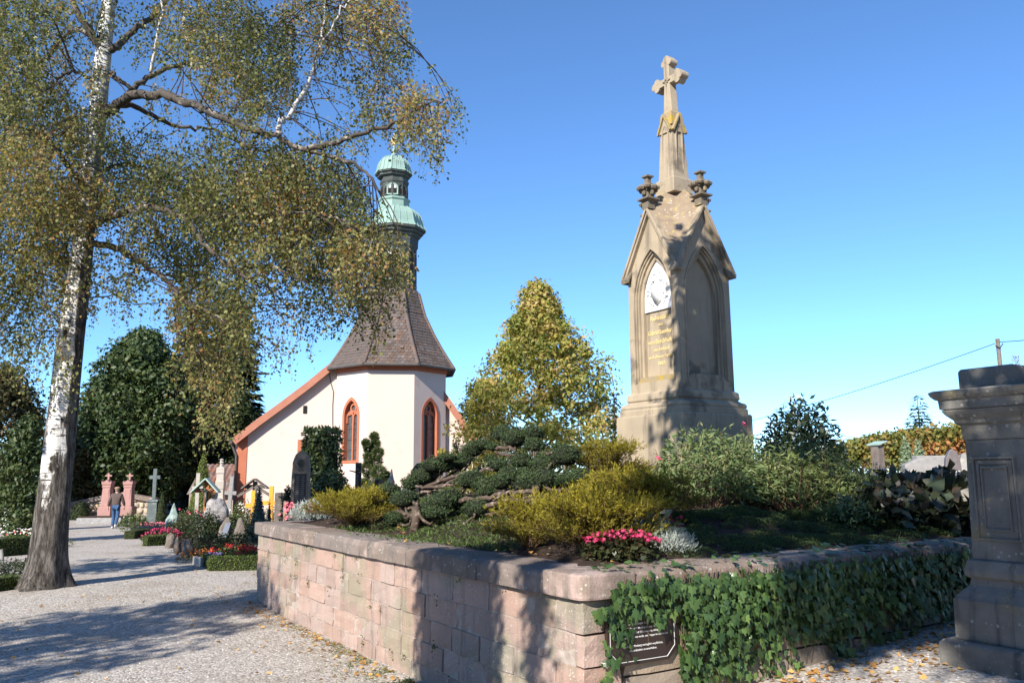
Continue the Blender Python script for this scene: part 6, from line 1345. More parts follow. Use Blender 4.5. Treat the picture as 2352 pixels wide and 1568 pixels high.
# wooden crosses under little roofs
def roofed_cross(label, x, ytop, xl, xr, ye, yb, Y, woodm, roofm, crucifix, bend=False):
    b = P(x, yb, Y); b = np.array([b[0], Y, max(0, b[2])]); k = Y / FOC; t = thing("roofed_cross", b, label, "grave cross", .05, "wooden crosses under small roofs"); hz = lambda y: P(x, y, Y)[2] - b[2]
    xa, xb = (xl - x) * k, (xr - x) * k
    MB().box((0, 0, hz(ytop + 4) / 2 - .05), (.17, .10, hz(ytop + 4) + .1)).build("post", woodm, t, bevel=.01)
    MB().box(((xa + xb) / 2, .0, hz(ye - 6)), ((xb - xa) * .78, .085, .15)).build("crossbeam", woodm, t, bevel=.01)
    for xx in (xa, xb):
        L_ = math.hypot(xx, hz(ytop) - hz(ye)); ang = math.atan2(hz(ytop) - hz(ye), abs(xx)); s_ = 1 if xx > 0 else -1
        o = MB().box((0, 0, 0), (L_, .42, .045)).build("roof_board", roofm, t); o.location = (xx / 2, -.05, (hz(ytop) + hz(ye)) / 2 + .03); o.rotation_euler = (0, s_ * ang, 0)
    if crucifix:
        f = MB(); zc_ = hz(ye - 4); f.tube([(0, -.10, zc_ - .55), (.02, -.12, zc_ - .28), (0, -.12, zc_ - .02)], [.03, .05, .055], 7); f.ball((-.02, -.13, zc_ + .07), .05, 8, 6)
        f.tube([(0, -.12, zc_), (.15, -.11, zc_ + .04), (.30, -.10, zc_ + .14)], [.03, .022, .015], 6); f.tube([(0, -.12, zc_), (-.15, -.11, zc_ + .04), (-.30, -.10, zc_ + .14)], [.03, .022, .015], 6); f.build("figure", BRONZE, t, smooth_=True)
    if bend: MB().beam((-.65, -.06, hz(ye + 16)), (-.05, -.06, hz(ye - 6)), .10, .10).build("brace", woodm, t); MB().beam((.65, -.06, hz(ye + 16)), (.05, -.06, hz(ye - 6)), .10, .10).build("brace", woodm, t)
    return t
roofed_cross("wooden crucifix under a green copper gable roof among the graves", 472, 1100, 440, 501, 1132, 1186, 31, WOODO, GREENCU, True)
roofed_cross("weathered grey wooden cross under a small roof against the chapel wall", 584, 1101, 556, 614, 1123, 1165, 33, WOODG, WOODG, False, True)
for lb, x, yt, sp_ in (("yellow wooden cross half hidden by the blue cypress", 581, 1126, 34), ("yellow wooden cross right of the blue cypress", 622, 1116, 42)):
    b = P(x, 1170, 29.5); cross("yellow_cross", lb, (b[0], b[1], 0), P(x, yt, 29.5)[2], sp_ * 29.5 / FOC, .14, YELW, .03, .66, group="yellow wooden crosses")
b = P(481, 1150, 40); clipped("clipped_cone", "tall light green clipped cone before the tiled outbuilding", (b[0], 39, 0), 29 * mpp(b), 29 * mpp(b), P(481, 1033, 39)[2], CONE, 6500, .07, "cone")
t = thing("white_column", (P(505, 1150, 36)[0], 36, 0), "pale limestone column tomb with a finial right of the tall clipped cone", "gravestone", .05); w = 9 * 36 / FOC; hz = lambda y: P(505, y, 36)[2]
MB().lathe([(w * 1.05, -.1), (w * 1.05, hz(1150)), (w, hz(1142)), (w * .92, hz(1140)), (w * .9, hz(1122))], 4, sq=True).build("lower_shaft", LIME, t, bevel=.01); MB().lathe([(w * 1.02, hz(1122)), (w * 1.04, hz(1104)), (w * .92, hz(1103)), (w * .88, hz(1087))], 4, sq=True).build("upper_shaft", LIME, t, bevel=.01)
MB().lathe([(w * .98, hz(1087)), (w * 1.05, hz(1084)), (w * .98, hz(1082)), (w * .98, hz(1074)), (w * .7, hz(1072))], 4, sq=True).build("capital", LIME, t, bevel=.008); MB().lathe([(.08, hz(1072)), (.07, hz(1064)), (.10, hz(1062)), (.06, hz(1059)), (.09, hz(1055)), (.03, hz(1053))], 10).build("finial", LIME, t)
b = P(452, 1160, 35); cross("white_cross", "slender pale stone cross left of the tall clipped cone", (b[0], 35, 0), P(452, 1086, 35)[2], .42, .15, LIME, .2, .72)
b = P(525, 1150, 34); cross("grey_cross", "leaning grey stone cross before the tiled roof", (b[0], 34, 0), P(525, 1094, 34)[2], .46, .15, GRAN, .05, .68).rotation_euler = (0, .05, .05)
b = P(497, 1180, 27.5); rough_stone("pale_boulder", "rounded whitish boulder gravestone in the middle of the graves", (b[0], 27.5, .55), 62 * 27.5 / FOC, .6, (P(497, 1143, 27.5)[2] - .55) * 1.09, QUARTZ, 11, taper=.8)
b = P(593, 1188, 23.5); t = clipped("blue_cypress", "blue-green pointed cypress before the chapel wall", (b[0], 23.5, 0), 20 * 23.5 / FOC, 20 * 23.5 / FOC, P(593, 1115, 23.5)[2], BLUED, 3600, .06, "cone", lump=.12)
b = P(618, 1188, 23); clipped("blue_cypress", "small blue-green cypress right of the larger one", (b[0], 23, 0), 9 * 23 / FOC, .11, P(618, 1147, 23)[2], BLUED, 1300, .05, "cone", lump=.12)
# tall stele with dark plate and wreath
b = P(689, 1178, 21); sc = 21 / FOC; t = thing("memorial_stele", (b[0], 21, 0), "tall rough grey stele with a wreath relief and a dark name plate", "gravestone", .12); hz = lambda y: P(689, y, 21)[2]
W2 = 20.5 * sc; ht_ = hz(1036); ol = [(-W2 * 1.12, -.1), (W2 * 1.12, -.1)] + [(W2 * (1.08 - .16 * f) + random.uniform(-.012, .012), ht_ * f * .86) for f in np.linspace(.05, 1, 9)] + [(W2 * .92 * math.cos(a_) + random.uniform(-.01, .01), ht_ * .86 + ht_ * .14 * math.sin(a_)) for a_ in np.linspace(.2, math.pi - .2, 9)] + [(-W2 * (1.08 - .16 * f) + random.uniform(-.012, .012), ht_ * f * .86) for f in np.linspace(1, .05, 9)]
MB().prism(ol, 'y', -.12, .16).build("stone", pmat("stele_stone", (0.27, 0.235, 0.195), (0.19, 0.165, 0.14), 6, .95, .8, 22, c3=(0.34, 0.31, 0.27), s3=5, t3=.57, dist=.04), t, bevel=.025)
MB().box((0, -.135, (hz(1088) + hz(1166)) / 2), (26 * sc, .03, hz(1088) - hz(1166))).build("name_plate", BLACK, t, bevel=.004)
GREYL = pmat("faded_letter", (0.20, 0.20, 0.20), (0.16, 0.16, 0.16), 8, 0.8); lt_ = MB()
for r_ in range(15):
    for c_ in (-1, 1):
        x0 = c_ * 6 * sc; w_ = random.uniform(3.5, 5) * sc; lt_.box((x0, -.152, hz(1094) - r_ * (hz(1094) - hz(1160)) / 15), (w_ * 1.6, .004, .016))
lt_.build("name_rows", GREYL, t)["kind"] = "stuff"
cz = hz(1064); cir = lambda r_, q=24: [(r_ * math.cos(a), cz + r_ * math.sin(a) * 1.2) for a in np.linspace(0, 2 * math.pi, q)]
MB().ring(cir(7.5 * sc), cir(5.6 * sc), 'y', -.165, -.12).build("wreath", BRONZE, t); MB().box((0, -.14, cz), (.10, .02, .025)).box((0, -.139, cz), (.025, .02, .12)).build("wreath_cross", BRONZE, t); MB().box((0, -.14, hz(1079)), (12 * sc, .03, .05)).build("wreath_ribbon", BRONZE, t)
# clipped laurel block, laurel mound, ivy at the stele
b = P(735, 1150, 26); clipped("laurel_block", "tall clipped laurel block with a flat top before the chapel wall", (b[0], 26, 0), 46 * 26 / FOC, .55, P(735, 990, 26)[2], LAUR, 3600, .14, "drum", cat_="shrub", lump=.04)
b = P(762, 1170, 22.5); clipped("laurel_mound", "lower leafy laurel mound right of the tall stele", (b[0], 22.5, 0), 54 * 22.5 / FOC, .5, P(762, 1085, 22.5)[2], LAUR, 3200, .11, "egg", cat_="shrub", lump=.10)
b = P(660, 1175, 22.5); clipped("ivy_column", "dark ivy clump left of the tall stele", (b[0], 22.5, 0), 13 * 22.5 / FOC, .2, P(660, 1120, 22.5)[2], DSH, 900, .09, "egg", cat_="shrub", lump=.15)
# black crucifix, young pine, dark round stone
b = P(822, 1140, 19); t = cross("iron_cross", "black cross with a crucifix figure before the chapel apse", (b[0], 19, 0), P(822, 1062, 19)[2], .50, .135, IRON, .1, .72)
z_ = P(822, 1085, 19)[2]; f = MB().tube([(0, -.06, z_ - .42), (0, -.075, z_ - .2), (0, -.07, z_)], [.02, .035, .04], 6); f.ball((0, -.075, z_ + .07), .035, 8, 6); f.tube([(0, -.07, z_), (.2, -.06, z_ + .05)], [.02, .012], 5); f.tube([(0, -.07, z_), (-.2, -.06, z_ + .05)], [.02, .012], 5); f.build("figure", IRON, t, smooth_=True)
PINE = leafmat("pine_needle", [(0.04, 0.065, 0.025), (0.075, 0.105, 0.035), (0.13, 0.155, 0.055)], .15)
b = P(858, 1150, 33.6); t = thing("young_pine", (b[0], 33.6, 0), "young bushy pine against the chapel apse", "tree"); pos, tt = [], []
for (x, y, r_) in ((852, 1100, 20), (870, 1085, 18), (843, 1075, 15), (862, 1060, 16), (848, 1050, 13), (868, 1040, 12), (845, 1030, 8), (862, 1020, 10), (840, 1018, 7), (860, 1003, 8), (878, 1110, 18), (838, 1115, 16), (856, 1130, 24), (885, 1095, 12)):
    c_ = P(x, y, 33.6 + random.uniform(-.35, .35)) - np.array([b[0], 33.6, 0]); R_ = r_ * 33.6 / FOC; d = rball(900); p_ = c_ + d * R_ * (rng.random((900, 1)) ** .4) * .85; pos.append(p_); tt.append(d + [0, 0, .5])
pos, tt = np.concatenate(pos), np.concatenate(tt); LL = rng.uniform(.09, .17, len(pos)); V, F = leaf_geo(pos, tt, rng.normal(size=pos.shape), LL, LL * .2, .1); npmesh("crown", V, F, PINE, t, rnd=rng.random(len(F)))["kind"] = "stuff"; MB().tube([(0, 0, -.1), (0, 0, 1.2), (.05, 0, P(858, 1010, 33.6)[2])], [.06, .045, .01], 7).build("trunk", TRUNK, t)
b = P(866, 1160, 17.5); t = thing("round_gravestone", (b[0], 17.5, 0), "dark round-topped gravestone in shade behind the golden juniper", "gravestone", .3); hh = P(866, 1100, 17.5)[2]; w = 17 * 17.5 / FOC
MB().prism([(-w, -.1), (w, -.1)] + [(w * math.cos(a), hh - w + w * math.sin(a)) for a in np.linspace(0, math.pi, 14)], 'y', -.09, .09).build("slab", BLACK, t, bevel=.012)
b = P(897, 1160, 21); rough_stone("rough_gravestone", "grey rough gravestone beside the young pine", (b[0], 21, 0), 34 * 21 / FOC, .3, P(897, 1083, 21)[2] * 1.08, GRAN, 27, taper=.75)
b = P(975, 1160, 20); t = thing("polished_gravestone", (b[0], 20, 0), "dark polished gravestone with rounded top behind the clipped pads", "gravestone", .2); hh = P(975, 1060, 20)[2]
MB().prism([(-.32, -.1), (.32, -.1), (.32, hh - .2), (.2, hh - .04), (0, hh), (-.2, hh - .04), (-.32, hh - .2)], 'y', -.08, .08).build("slab", BLACK, t, bevel=.012)
b = P(647, 1165, 26); t = thing("small_gravestone", (b[0], 26, 0), "small brown gravestone with a dark cross left of the tall stele", "gravestone"); MB().box((0, 0, P(647, 1131, 26)[2] / 2), (.42, .12, P(647, 1131, 26)[2])).build("slab", ROUGH, t, bevel=.02); z_ = P(647, 1140, 26)[2]; MB().box((0, -.065, z_), (.20, .02, .04)).build("cross_bar", IRON, t); MB().box((0, -.064, z_), (.04, .02, .26)).build("cross_post", IRON, t)
# slab with sloping plate, rough stones, curb stones
b = G(511, 1243); k = mpp(b); rs_ = thing("plate_stone", b, "leaning rough stone with a bluish inscription plate", "gravestone", .15); rough_stone("stone", None, (0, 0, 0), 40 * k, .30, 60 * k, ROUGH, 33, taper=.45, amp=.07, skew=.16, parent=rs_)
o = MB().prism([(-6 * k, 0), (7 * k, 0), (11 * k, 33 * k), (0, 33 * k)], 'y', 0, .02).build("plate", pmat("blue_slate", (0.20, 0.23, 0.29), (0.16, 0.18, 0.23), 5, .3, spec=.6), rs_); o.location = (.04, -.20, 10 * k); o.rotation_euler = (-.18, .12, 0)
b = G(549, 1247); rough_stone("rough_gravestone", "tall rough brown gravestone next to the wall end", b, 36 * mpp(b), .3, 60 * mpp(b), ROUGH, 35, taper=.55)
for lb, x, y, w, h, sd in (("dark rounded boundary stone at the path, the farthest of the three", 391, 1259, 32, 38, 41), ("rough boundary stone in the middle of the three at the path", 406, 1273, 24, 42, 42), ("rough boundary stone nearest the marigolds", 430, 1279, 32, 48, 43)):
    b = G(x, y); rough_stone("boundary_stone", lb, b, w * mpp(b), .26, h * mpp(b), ROUGH, sd, "boundary stone", .6, group="boundary stones at the path")
# hedges and flowers
hedge("clipped box hedge in front of the red geraniums beside the wall end", 478, 1311, 597, 1308, .22, .27, n=2600)
hedge("short clipped box hedge on the left side of the geranium bed", 463, 1299, 480, 1310, .20, .26, n=900)
hedge("clipped box hedge under the magenta begonias at the path", 338, 1254, 400, 1250, .28, .28, n=1700)
hedge("bright little box hedge at the path beside the lavender", 308, 1237, 342, 1231, .35, .26, n=1200)
hedge("clipped box hedge at the far graves right of the pink steles", 300, 1178, 322, 1174, .5, .32, n=700)
def flowerbed(label, x, y, rx, ry, h, leafm, petal, nf, fr, n=900, name="geraniums", L=.06):
    b = G(x, y); s_ = shrub(name, label, b, rx, ry, h, leafm, n, L, .8, .7, 0, "flowers", .5)
    pts_ = []
    for _ in range(nf):
        a = random.uniform(0, 6.28); u = math.sqrt(random.random()); pts_.append((rx * u * math.cos(a), ry * u * math.sin(a), h * math.sqrt(max(.1, 1 - .6 * u * u)) * random.uniform(.85, 1.15)))
    out = []
    for p_ in pts_:
        for _ in range(6): out.append((p_[0] + random.gauss(0, fr * .7), p_[1] + random.gauss(0, fr * .7), p_[2] + random.gauss(0, fr * .45)))
    flowers(s_, petal, out, fr * .75); return s_
s = flowerbed("bright red geraniums behind the box hedge beside the wall end", 538, 1290, .55, .30, .36, LAUR, RED, 46, .036)
flowers(s, VIO, [(-.35 + random.gauss(0, .1), -.32 + random.gauss(0, .03), .20 + random.gauss(0, .02)) for _ in range(40)], .028)
b = G(455, 1292); s = shrub("marigolds", "orange marigolds spreading at the edge of the path", b, .50, .35, .26, leafmat("marigold_leaf", [(0.05, 0.05, 0.016), (0.09, 0.085, 0.025), (0.13, 0.10, 0.03)], .2), 1500, .045, .3, .6, 0, "flowers", .5); flowers(s, ORG, [(random.gauss(0, .25), random.gauss(0, .18), random.uniform(.16, .30)) for _ in range(120)], .020)
b = G(455, 1299); t = thing("curb_slab", b, "short pale curb slab under the marigolds", "curb", -.9); MB().box((0, 0, .09), (.55, .07, .20)).build("slab", LIME, t, bevel=.008)
flowerbed("magenta begonias above the clipped hedge at the path", 372, 1246, .60, .30, .40, DSH, MAG, 60, .034, 700, "begonias")
b = G(343, 1226); s = shrub("lavender", "pale grey lavender behind the bright little hedge", b, .60, .4, .30, LAV, 1300, .10, .12, .5, 0, "plant", .5, stiff=True)
b = G(378, 1222); s = shrub("pelargoniums", "pale pink pelargoniums left of the marble rock", (b[0] - .3, b[1], b[2]), .40, .3, .32, LAUR, 600, .06, .8, .6, 0, "flowers"); flowers(s, ROSE, [(random.gauss(0, .22), random.gauss(0, .15), random.uniform(.24, .38)) for _ in range(80)], .035)
for lb, x, y, rx, h, mt, n in (("grey-green rounded bush at the path behind the walking man's right side", 306, 1219, .55, .72, LAUR, 1500), ("dark rose bush behind the marble rock", 438, 1238, .52, 1.0, DSH, 1300), ("dark rose bush left of the plate stone", 468, 1241, .50, .95, DSH, 1500), ("dark shrub in front of the pale boulder", 508, 1237, .80, .80, DSH, 1700), ("dark shrub behind the tall rough stone at the wall end", 578, 1238, .52, .95, DSH, 1300), ("leafy rose bush under the weathered roofed cross", 556, 1222, .50, 1.15, LAUR, 1300), ("grey-leaved shrub in the shade behind the wall end", 620, 1215, .65, .80, leafmat("grey_shrub", [(0.05, 0.06, 0.05), (0.09, 0.10, 0.085), (0.15, 0.165, 0.14)], .15), 1500), ("yellow-green little bush at the foot of the marble rock", 412, 1228, .28, .45, HORN, 500), ("dark low shrub right of the plate stone", 530, 1256, .45, .40, DSH, 900), ("dark low shrub behind the marigolds", 480, 1262, .50, .42, DSH, 1000), ("dark leafy bush behind the magenta begonias", 408, 1238, .45, .65, DSH, 1000), ("dark bush between the tall rough stone and the wall end", 585, 1258, .35, .75, DSH, 900), ("dark green bush left of the tall rough stone", 536, 1232, .50, .75, LAUR, 1000), ("dark shrub beside the roofed crucifix", 445, 1212, .8, .85, LAUR, 1100)):
    b = G(x, y); k_ = shrub("grave_shrub", lb, b, rx, rx * .8, h, mt, n, .07, .55, .5, 8, "shrub", .6, group="shrubs among the graves")
    if "dark rose bush" in lb: flowers(k_, PINK, [(random.gauss(0, .3), -.3, h * random.uniform(.8, 1.0)) for _ in range(5)], .05)
    if "leafy rose" in lb: flowers(k_, WHT, [(random.gauss(0, .3), -.3, h * random.uniform(.7, 1.0)) for _ in range(14)], .05)
b = G(478, 1240); clipped("clipped_cone", "small olive clipped cone left of the plate stone", b, .24, .24, .92, DCONE, 1500, .045, "cone")
b = P(653, 1195, 16.5); t = thing("wooden_stake", (b[0], 16.5, 0), "thin light wooden stake behind the far end of the wall", "stake"); MB().box((0, 0, P(653, 1150, 16.5)[2] / 2), (.045, .03, P(653, 1150, 16.5)[2])).build("stick", pmat("pale_wood", (0.35, 0.25, 0.15), (0.28, 0.2, 0.12), 9, .8), t)
b = P(467, 1190, 28.0); t = thing("white_candle_box", (b[0], 28.0, 0), "small white stone tablet before the roofed crucifix", "gravestone"); MB().prism([(-.12, 0), (.12, 0), (.12, .55), (.06, .62), (-.12, .60)], 'y', -.06, .06).build("slab", MARBLE, t, bevel=.01)

# graves at the left edge
for lb, x0, x1, yt, yb in (("white marble gravestone, lower one at the left edge", 3, 19, 1167, 1222), ("white marble slab, taller one at the left edge", 22, 36, 1143, 1220)):
    b = G((x0 + x1) / 2, yb); k = mpp(b); w = (x1 - x0) * k; h = (yb - yt) * k; t = thing("marble_gravestone", b, lb, "gravestone", .35, "white marble stones at the left edge"); MB().prism([(-w / 2, -.1), (w / 2, -.1), (w / 2, h * .9), (w * .2, h), (-w * .3, h * .97), (-w / 2, h * .88)], 'y', -.09, .09).build("slab", MARBLE, t, bevel=.02)
b = G(43, 1222); clipped("thuja_column", "dark thuja column beside the white marble slab", b, 9 * mpp(b), .25, 80 * mpp(b), DCONE, 1800, .06, "drum")
b = G(58, 1224); clipped("thuja_column", "dark broad thuja hidden behind the birch trunk", (b[0], b[1] + 2, 0), .45, .45, 2.1, CONI, 1800, .06, "drum")
hedge("low clipped hedge at the left edge, the farther one", 20, 1232, 78, 1230, .5, .30, n=900); hedge("clipped box hedge at the left edge, left of the birch trunk", -20, 1280, 74, 1272, .5, .45, n=2600)
b = G(50, 1262); s = shrub("bedding_flowers", "white and red bedding flowers behind the left hedge", (b[0], b[1] + .9, 0), 1.0, .3, .55, LAUR, 700, .05, .6, .6, 0, "flowers"); flowers(s, WHT, [(random.gauss(-.3, .3), random.gauss(0, .12), random.uniform(.45, .6)) for _ in range(80)], .035); flowers(s, RED, [(random.gauss(0, .5), -.15 + random.gauss(0, .1), random.uniform(.42, .55)) for _ in range(40)], .03)
for lb, x, y, rx, h in (("dark low shrub at the left edge of the picture near the birch foot", 20, 1340, .7, .45), ("dark low shrub between the left hedge and the birch foot", 55, 1325, .5, .35)):
    b = G(x, y); shrub("grave_shrub", lb, b, rx, rx * .8, h, DSH, 1300, .05, .5, .6, 0, group="shrubs among the graves")
hedge("small clipped hedge cut by the left edge near the birch foot", -30, 1362, 42, 1352, .35, .22, n=1300)
t = thing("steel_vase", G(8, 1300), "pale metal vase stand at the left edge", "vase", .2); MB().tube([(0, 0, 0), (-.03, 0, .14), (-.10, 0, .36)], [.02, .035, .06], 10).build("vase", GRAN, t, smooth_=True)

# ------------------------------------------------------------------ walking man
man_b = G(263, 1213); MH = P(263, 1117, man_b[1])[2] - man_b[2]; ms = MH / 1.80
man = thing("person", man_b, "elderly man in brown jacket, jeans and flat cap walking away along the path", "person", .12)
def skin(name, verts, edges, radii, mat, parent, root=0, sub=1):
    me = bpy.data.meshes.new(name); me.from_pydata([tuple(c * ms for c in v) for v in verts], edges, []); o = link_mesh(name, me, mat, parent)
    md = o.modifiers.new("skin", 'SKIN'); md.use_smooth_shade = True
    for i, r_ in enumerate(radii): rr = r_ if hasattr(r_, '__len__') else (r_, r_); me.skin_vertices[0].data[i].radius = (rr[0] * ms, rr[1] * ms)
    me.skin_vertices[0].data[root].use_root = True
    s_ = o.modifiers.new("sub", 'SUBSURF'); s_.levels = sub; s_.render_levels = sub + 1; return o
SKIN = pmat("skin", (0.50, 0.28, 0.20), (0.46, 0.25, 0.18), 8, .6); JACK = pmat("brown_jacket", (0.105, 0.078, 0.066), (0.085, 0.062, 0.053), 12, .9, .3, 40); JEAN = pmat("blue_jeans", (0.05, 0.105, 0.21), (0.035, 0.075, 0.16), 14, .9, .3, 40); CAPM = pmat("tan_cap", (0.30, 0.19, 0.12), (0.25, 0.16, 0.10), 12, .95); SHOE = pmat("pale_shoe", (0.55, 0.55, 0.56), (0.40, 0.40, 0.42), 9, .7)
# joints; the man looks along +y, his left is -x
J = dict(pel=(0, 0, .96), wa=(0, .01, 1.12), ch=(0, .03, 1.36), nk=(0, .03, 1.52), hd=(0, .05, 1.63), ht=(0, .05, 1.71), lsh=(-.19, .02, 1.43), lel=(-.27, -.05, 1.17), lwr=(-.32, -.02, .95), rsh=(.19, .02, 1.43), rel=(.27, .05, 1.17), rwr=(.31, .14, .97), lhp=(-.10, 0, .92), lkn=(-.10, .10, .52), lan=(-.11, .02, .09), lto=(-.12, .20, .03), rhp=(.10, 0, .92), rkn=(.11, -.06, .50), ran=(.13, -.34, .17), rto=(.14, -.24, .02))
names = list(J); vv = [J[k_] for k_ in names]; ix = {k_: i for i, k_ in enumerate(names)}
ed = [("pel", "wa"), ("wa", "ch"), ("ch", "nk"), ("nk", "hd"), ("hd", "ht"), ("ch", "lsh"), ("lsh", "lel"), ("lel", "lwr"), ("ch", "rsh"), ("rsh", "rel"), ("rel", "rwr"), ("pel", "lhp"), ("lhp", "lkn"), ("lkn", "lan"), ("lan", "lto"), ("pel", "rhp"), ("rhp", "rkn"), ("rkn", "ran"), ("ran", "rto")]
E_ = [(ix[a], ix[b]) for a, b in ed]; RR = dict(pel=(.15, .11), wa=(.14, .10), ch=(.15, .11), nk=.055, hd=(.075, .09), ht=(.06, .07), lsh=.06, lel=.042, lwr=.03, rsh=.06, rel=.042, rwr=.03, lhp=.08, lkn=.055, lan=.038, lto=.03, rhp=.08, rkn=.055, ran=.038, rto=.03)
radii = [RR[k_] for k_ in names]
for sd, wr in (("l", "lwr"), ("r", "rwr")):       # palms, fingers and thumbs
    w = np.array(J[wr]); i0 = ix[wr]; sg = -1 if sd == "l" else 1; vv.append(tuple(w + [0, .01, -.07])); radii.append((.035, .018)); ip_ = len(vv) - 1; E_.append((i0, ip_))
    for f_, (dy, Lf) in enumerate(((-.030, .062), (-.010, .075), (.010, .080), (.030, .070))):
        vv.append(tuple(w + [0, .01 + dy, -.11])); vv.append(tuple(w + [-sg * .012, .015 + dy, -.11 - Lf * .6])); vv.append(tuple(w + [-sg * .03, .02 + dy, -.11 - Lf])); radii += [.010, .009, .008]; n_ = len(vv); E_ += [(ip_, n_ - 3), (n_ - 3, n_ - 2), (n_ - 2, n_ - 1)]
    vv.append(tuple(w + [0, .055, -.07])); vv.append(tuple(w + [-sg * .01, .065, -.11])); radii += [.011, .009]; n_ = len(vv); E_ += [(ip_, n_ - 2), (n_ - 2, n_ - 1)]
hd = np.array(J["hd"])
for off, r_ in (((0, .115, -.01), .014), ((.088, .0, -.01), .016), ((-.088, .0, -.01), .016)): vv.append(tuple(hd + off)); radii.append(r_); E_.append((ix["hd"], len(vv) - 1))
skin("body", vv, E_, radii, SKIN, man)
sub = lambda ks: ([J[k_] for k_ in ks], {k_: i for i, k_ in enumerate(ks)})
ks = ["pel", "wa", "ch", "nk", "lsh", "lel", "lwr", "rsh", "rel", "rwr"]; v2, i2 = sub(ks); v2[0] = (0, 0, .86)
skin("jacket", v2, [(i2[a], i2[b]) for a, b in ed if a in i2 and b in i2], [(.195, .145), (.20, .15), (.205, .15), (.085, .085), (.095, .09), (.072, .072), .055, (.095, .09), (.072, .072), .055], JACK, man)
ks = ["pel", "lhp", "lkn", "lan", "rhp", "rkn", "ran"]; v2, i2 = sub(ks)
skin("jeans", v2, [(i2[a], i2[b]) for a, b in ed if a in i2 and b in i2], [(.165, .125), .10, .082, .068, .10, .082, .068], JEAN, man)
for a, b_ in (("lan", "lto"), ("ran", "rto")):
    A_, B_ = np.array(J[a]), np.array(J[b_]); A_ = A_ + [0, 0, -.04]; skin("shoe", [tuple(A_ - (B_ - A_) * .25), tuple(A_ * .5 + B_ * .5), tuple(B_ + (B_ - A_) * .2)], [(0, 1), (1, 2)], [(.05, .05), (.052, .045), (.045, .03)], SHOE, man)
h_ = MB().ball((0, .035 * ms, 1.655 * ms), (.095 * ms, .105 * ms, .085 * ms), 14, 8); h_.build("hair", pmat("grey_hair", (0.22, 0.17, 0.13), (0.18, 0.14, 0.11), 9, .9), man, smooth_=True)
c_ = MB().lathe([(.108 * ms, 1.69 * ms), (.125 * ms, 1.715 * ms), (.125 * ms, 1.74 * ms), (.10 * ms, 1.775 * ms), (.05 * ms, 1.795 * ms), (.005, 1.80 * ms)], 18, c=(0, .045 * ms)); c_.prism([(-.09 * ms, .12 * ms), (.09 * ms, .12 * ms), (.06 * ms, .20 * ms), (-.06 * ms, .20 * ms)], 'z', 1.69 * ms, 1.705 * ms); c_.build("cap", CAPM, man, smooth_=True)
for sx_ in (-1, 1): MB().ball((sx_ * .032 * ms, .135 * ms, 1.635 * ms), .011 * ms, 8, 6).build("eye", WHITEP, man, smooth_=True)
# ------------------------------------------------------------------ background on the right
def bg(x, y, Y): p = P(x, y, Y); return np.array([p[0], Y, p[2]])
VINE = leafmat("vine_leaf", [(0.09, 0.12, 0.03), (0.16, 0.17, 0.04), (0.24, 0.20, 0.05), (0.36, 0.18, 0.06), (0.42, 0.16, 0.07)], .3)
for i, (x0, x1, yt0, yt1, Y) in enumerate(((1905, 2010, 1030, 1004, 33), (2010, 2110, 1004, 990, 31), (2105, 2225, 992, 980, 29))):
    a, b = bg(x0, 1045, Y), bg(x1, 1045, Y); L_ = b[0] - a[0]; z0 = ground_z(a[0], Y); h0, h1 = P(x0, yt0, Y)[2] - z0, P(x1, yt1, Y)[2] - z0
    t = thing("vine_hedge", (a[0], Y, z0), ["low vine hedge on the horizon right of the rhododendron", "vine hedge on the horizon behind the wooden post box", "vine hedge with orange autumn leaves next to the stone pillar"][i], "hedge", group="vine rows on the horizon"); n = 3200
    u = rng.random(n); f = rng.random(n) ** .5; pos = np.stack([u * L_, rng.normal(0, .25, n), (h0 + (h1 - h0) * u) * (.15 + .85 * f) * (1 + .06 * np.sin(u * 40) + .05 * np.sin(u * 97 + 1))], 1); LL = rng.uniform(.10, .19, n); V, F = leaf_geo(pos, rng.normal(size=pos.shape) + [0, 0, -.4], rng.normal(size=pos.shape) + [-.3, -.6, .6], LL, LL * .85)
    npmesh("foliage", V, F, VINE, t, rnd=np.clip(rng.random(n) * .62 + (.38 if i == 2 else .0) * (f < .75) + .12 * np.sin(u * 11), 0, 1))["kind"] = "stuff"
    mb = MB()
    for k in range(5): mb.tube([(L_ * (k + .5) / 5, 0, -.1), (L_ * (k + .5) / 5 + .03, 0, h0 * .8)], .03, 5)
    mb.build("stems", TWB, t)["kind"] = "stuff"
t = thing("post_box", (*bg(2018, 1070, 21)[:2], 1.6), "small wooden box on a post with a sloping green copper lid", "box", .35); h = P(2018, 1022, 21)[2] - 1.6; w = 11 * 21 / FOC
MB().box((0, 0, h / 2), (w * 1.7, .24, h)).build("body", WOODG, t, bevel=.01); o = MB().box((0, 0, 0), (w * 2.5, .40, .035)).build("lid", GREENCU, t); o.location = (0, 0, h + .05); o.rotation_euler = (0, -.28, 0)
for lb, x, yt, r_, Y in (("bluish cypress tuft, left one before the vine hedge", 2083, 1002, 15, 24), ("bluish cypress tuft, right one before the vine hedge", 2112, 1008, 16, 24)):
    b = bg(x, 1055, Y); clipped("cypress", lb, (b[0], Y, ground_z(b[0], Y)), r_ * Y / FOC, r_ * Y / FOC, P(x, yt, Y)[2] - ground_z(b[0], Y), leafmat("pale_cypress", [(0.11, 0.16, 0.09), (0.17, 0.23, 0.13), (0.24, 0.30, 0.18)], .15), 2200, .09, "cone", cat_="shrub", lump=.22)
b = bg(2118, 1085, 19.5); t = thing("low_tomb", (b[0], 19.5, 1.5), "low broad grey tombstone behind the lavender", "gravestone", -.15); h = P(2118, 1049, 19.5)[2] - 1.5; w = 40 * 19.5 / FOC
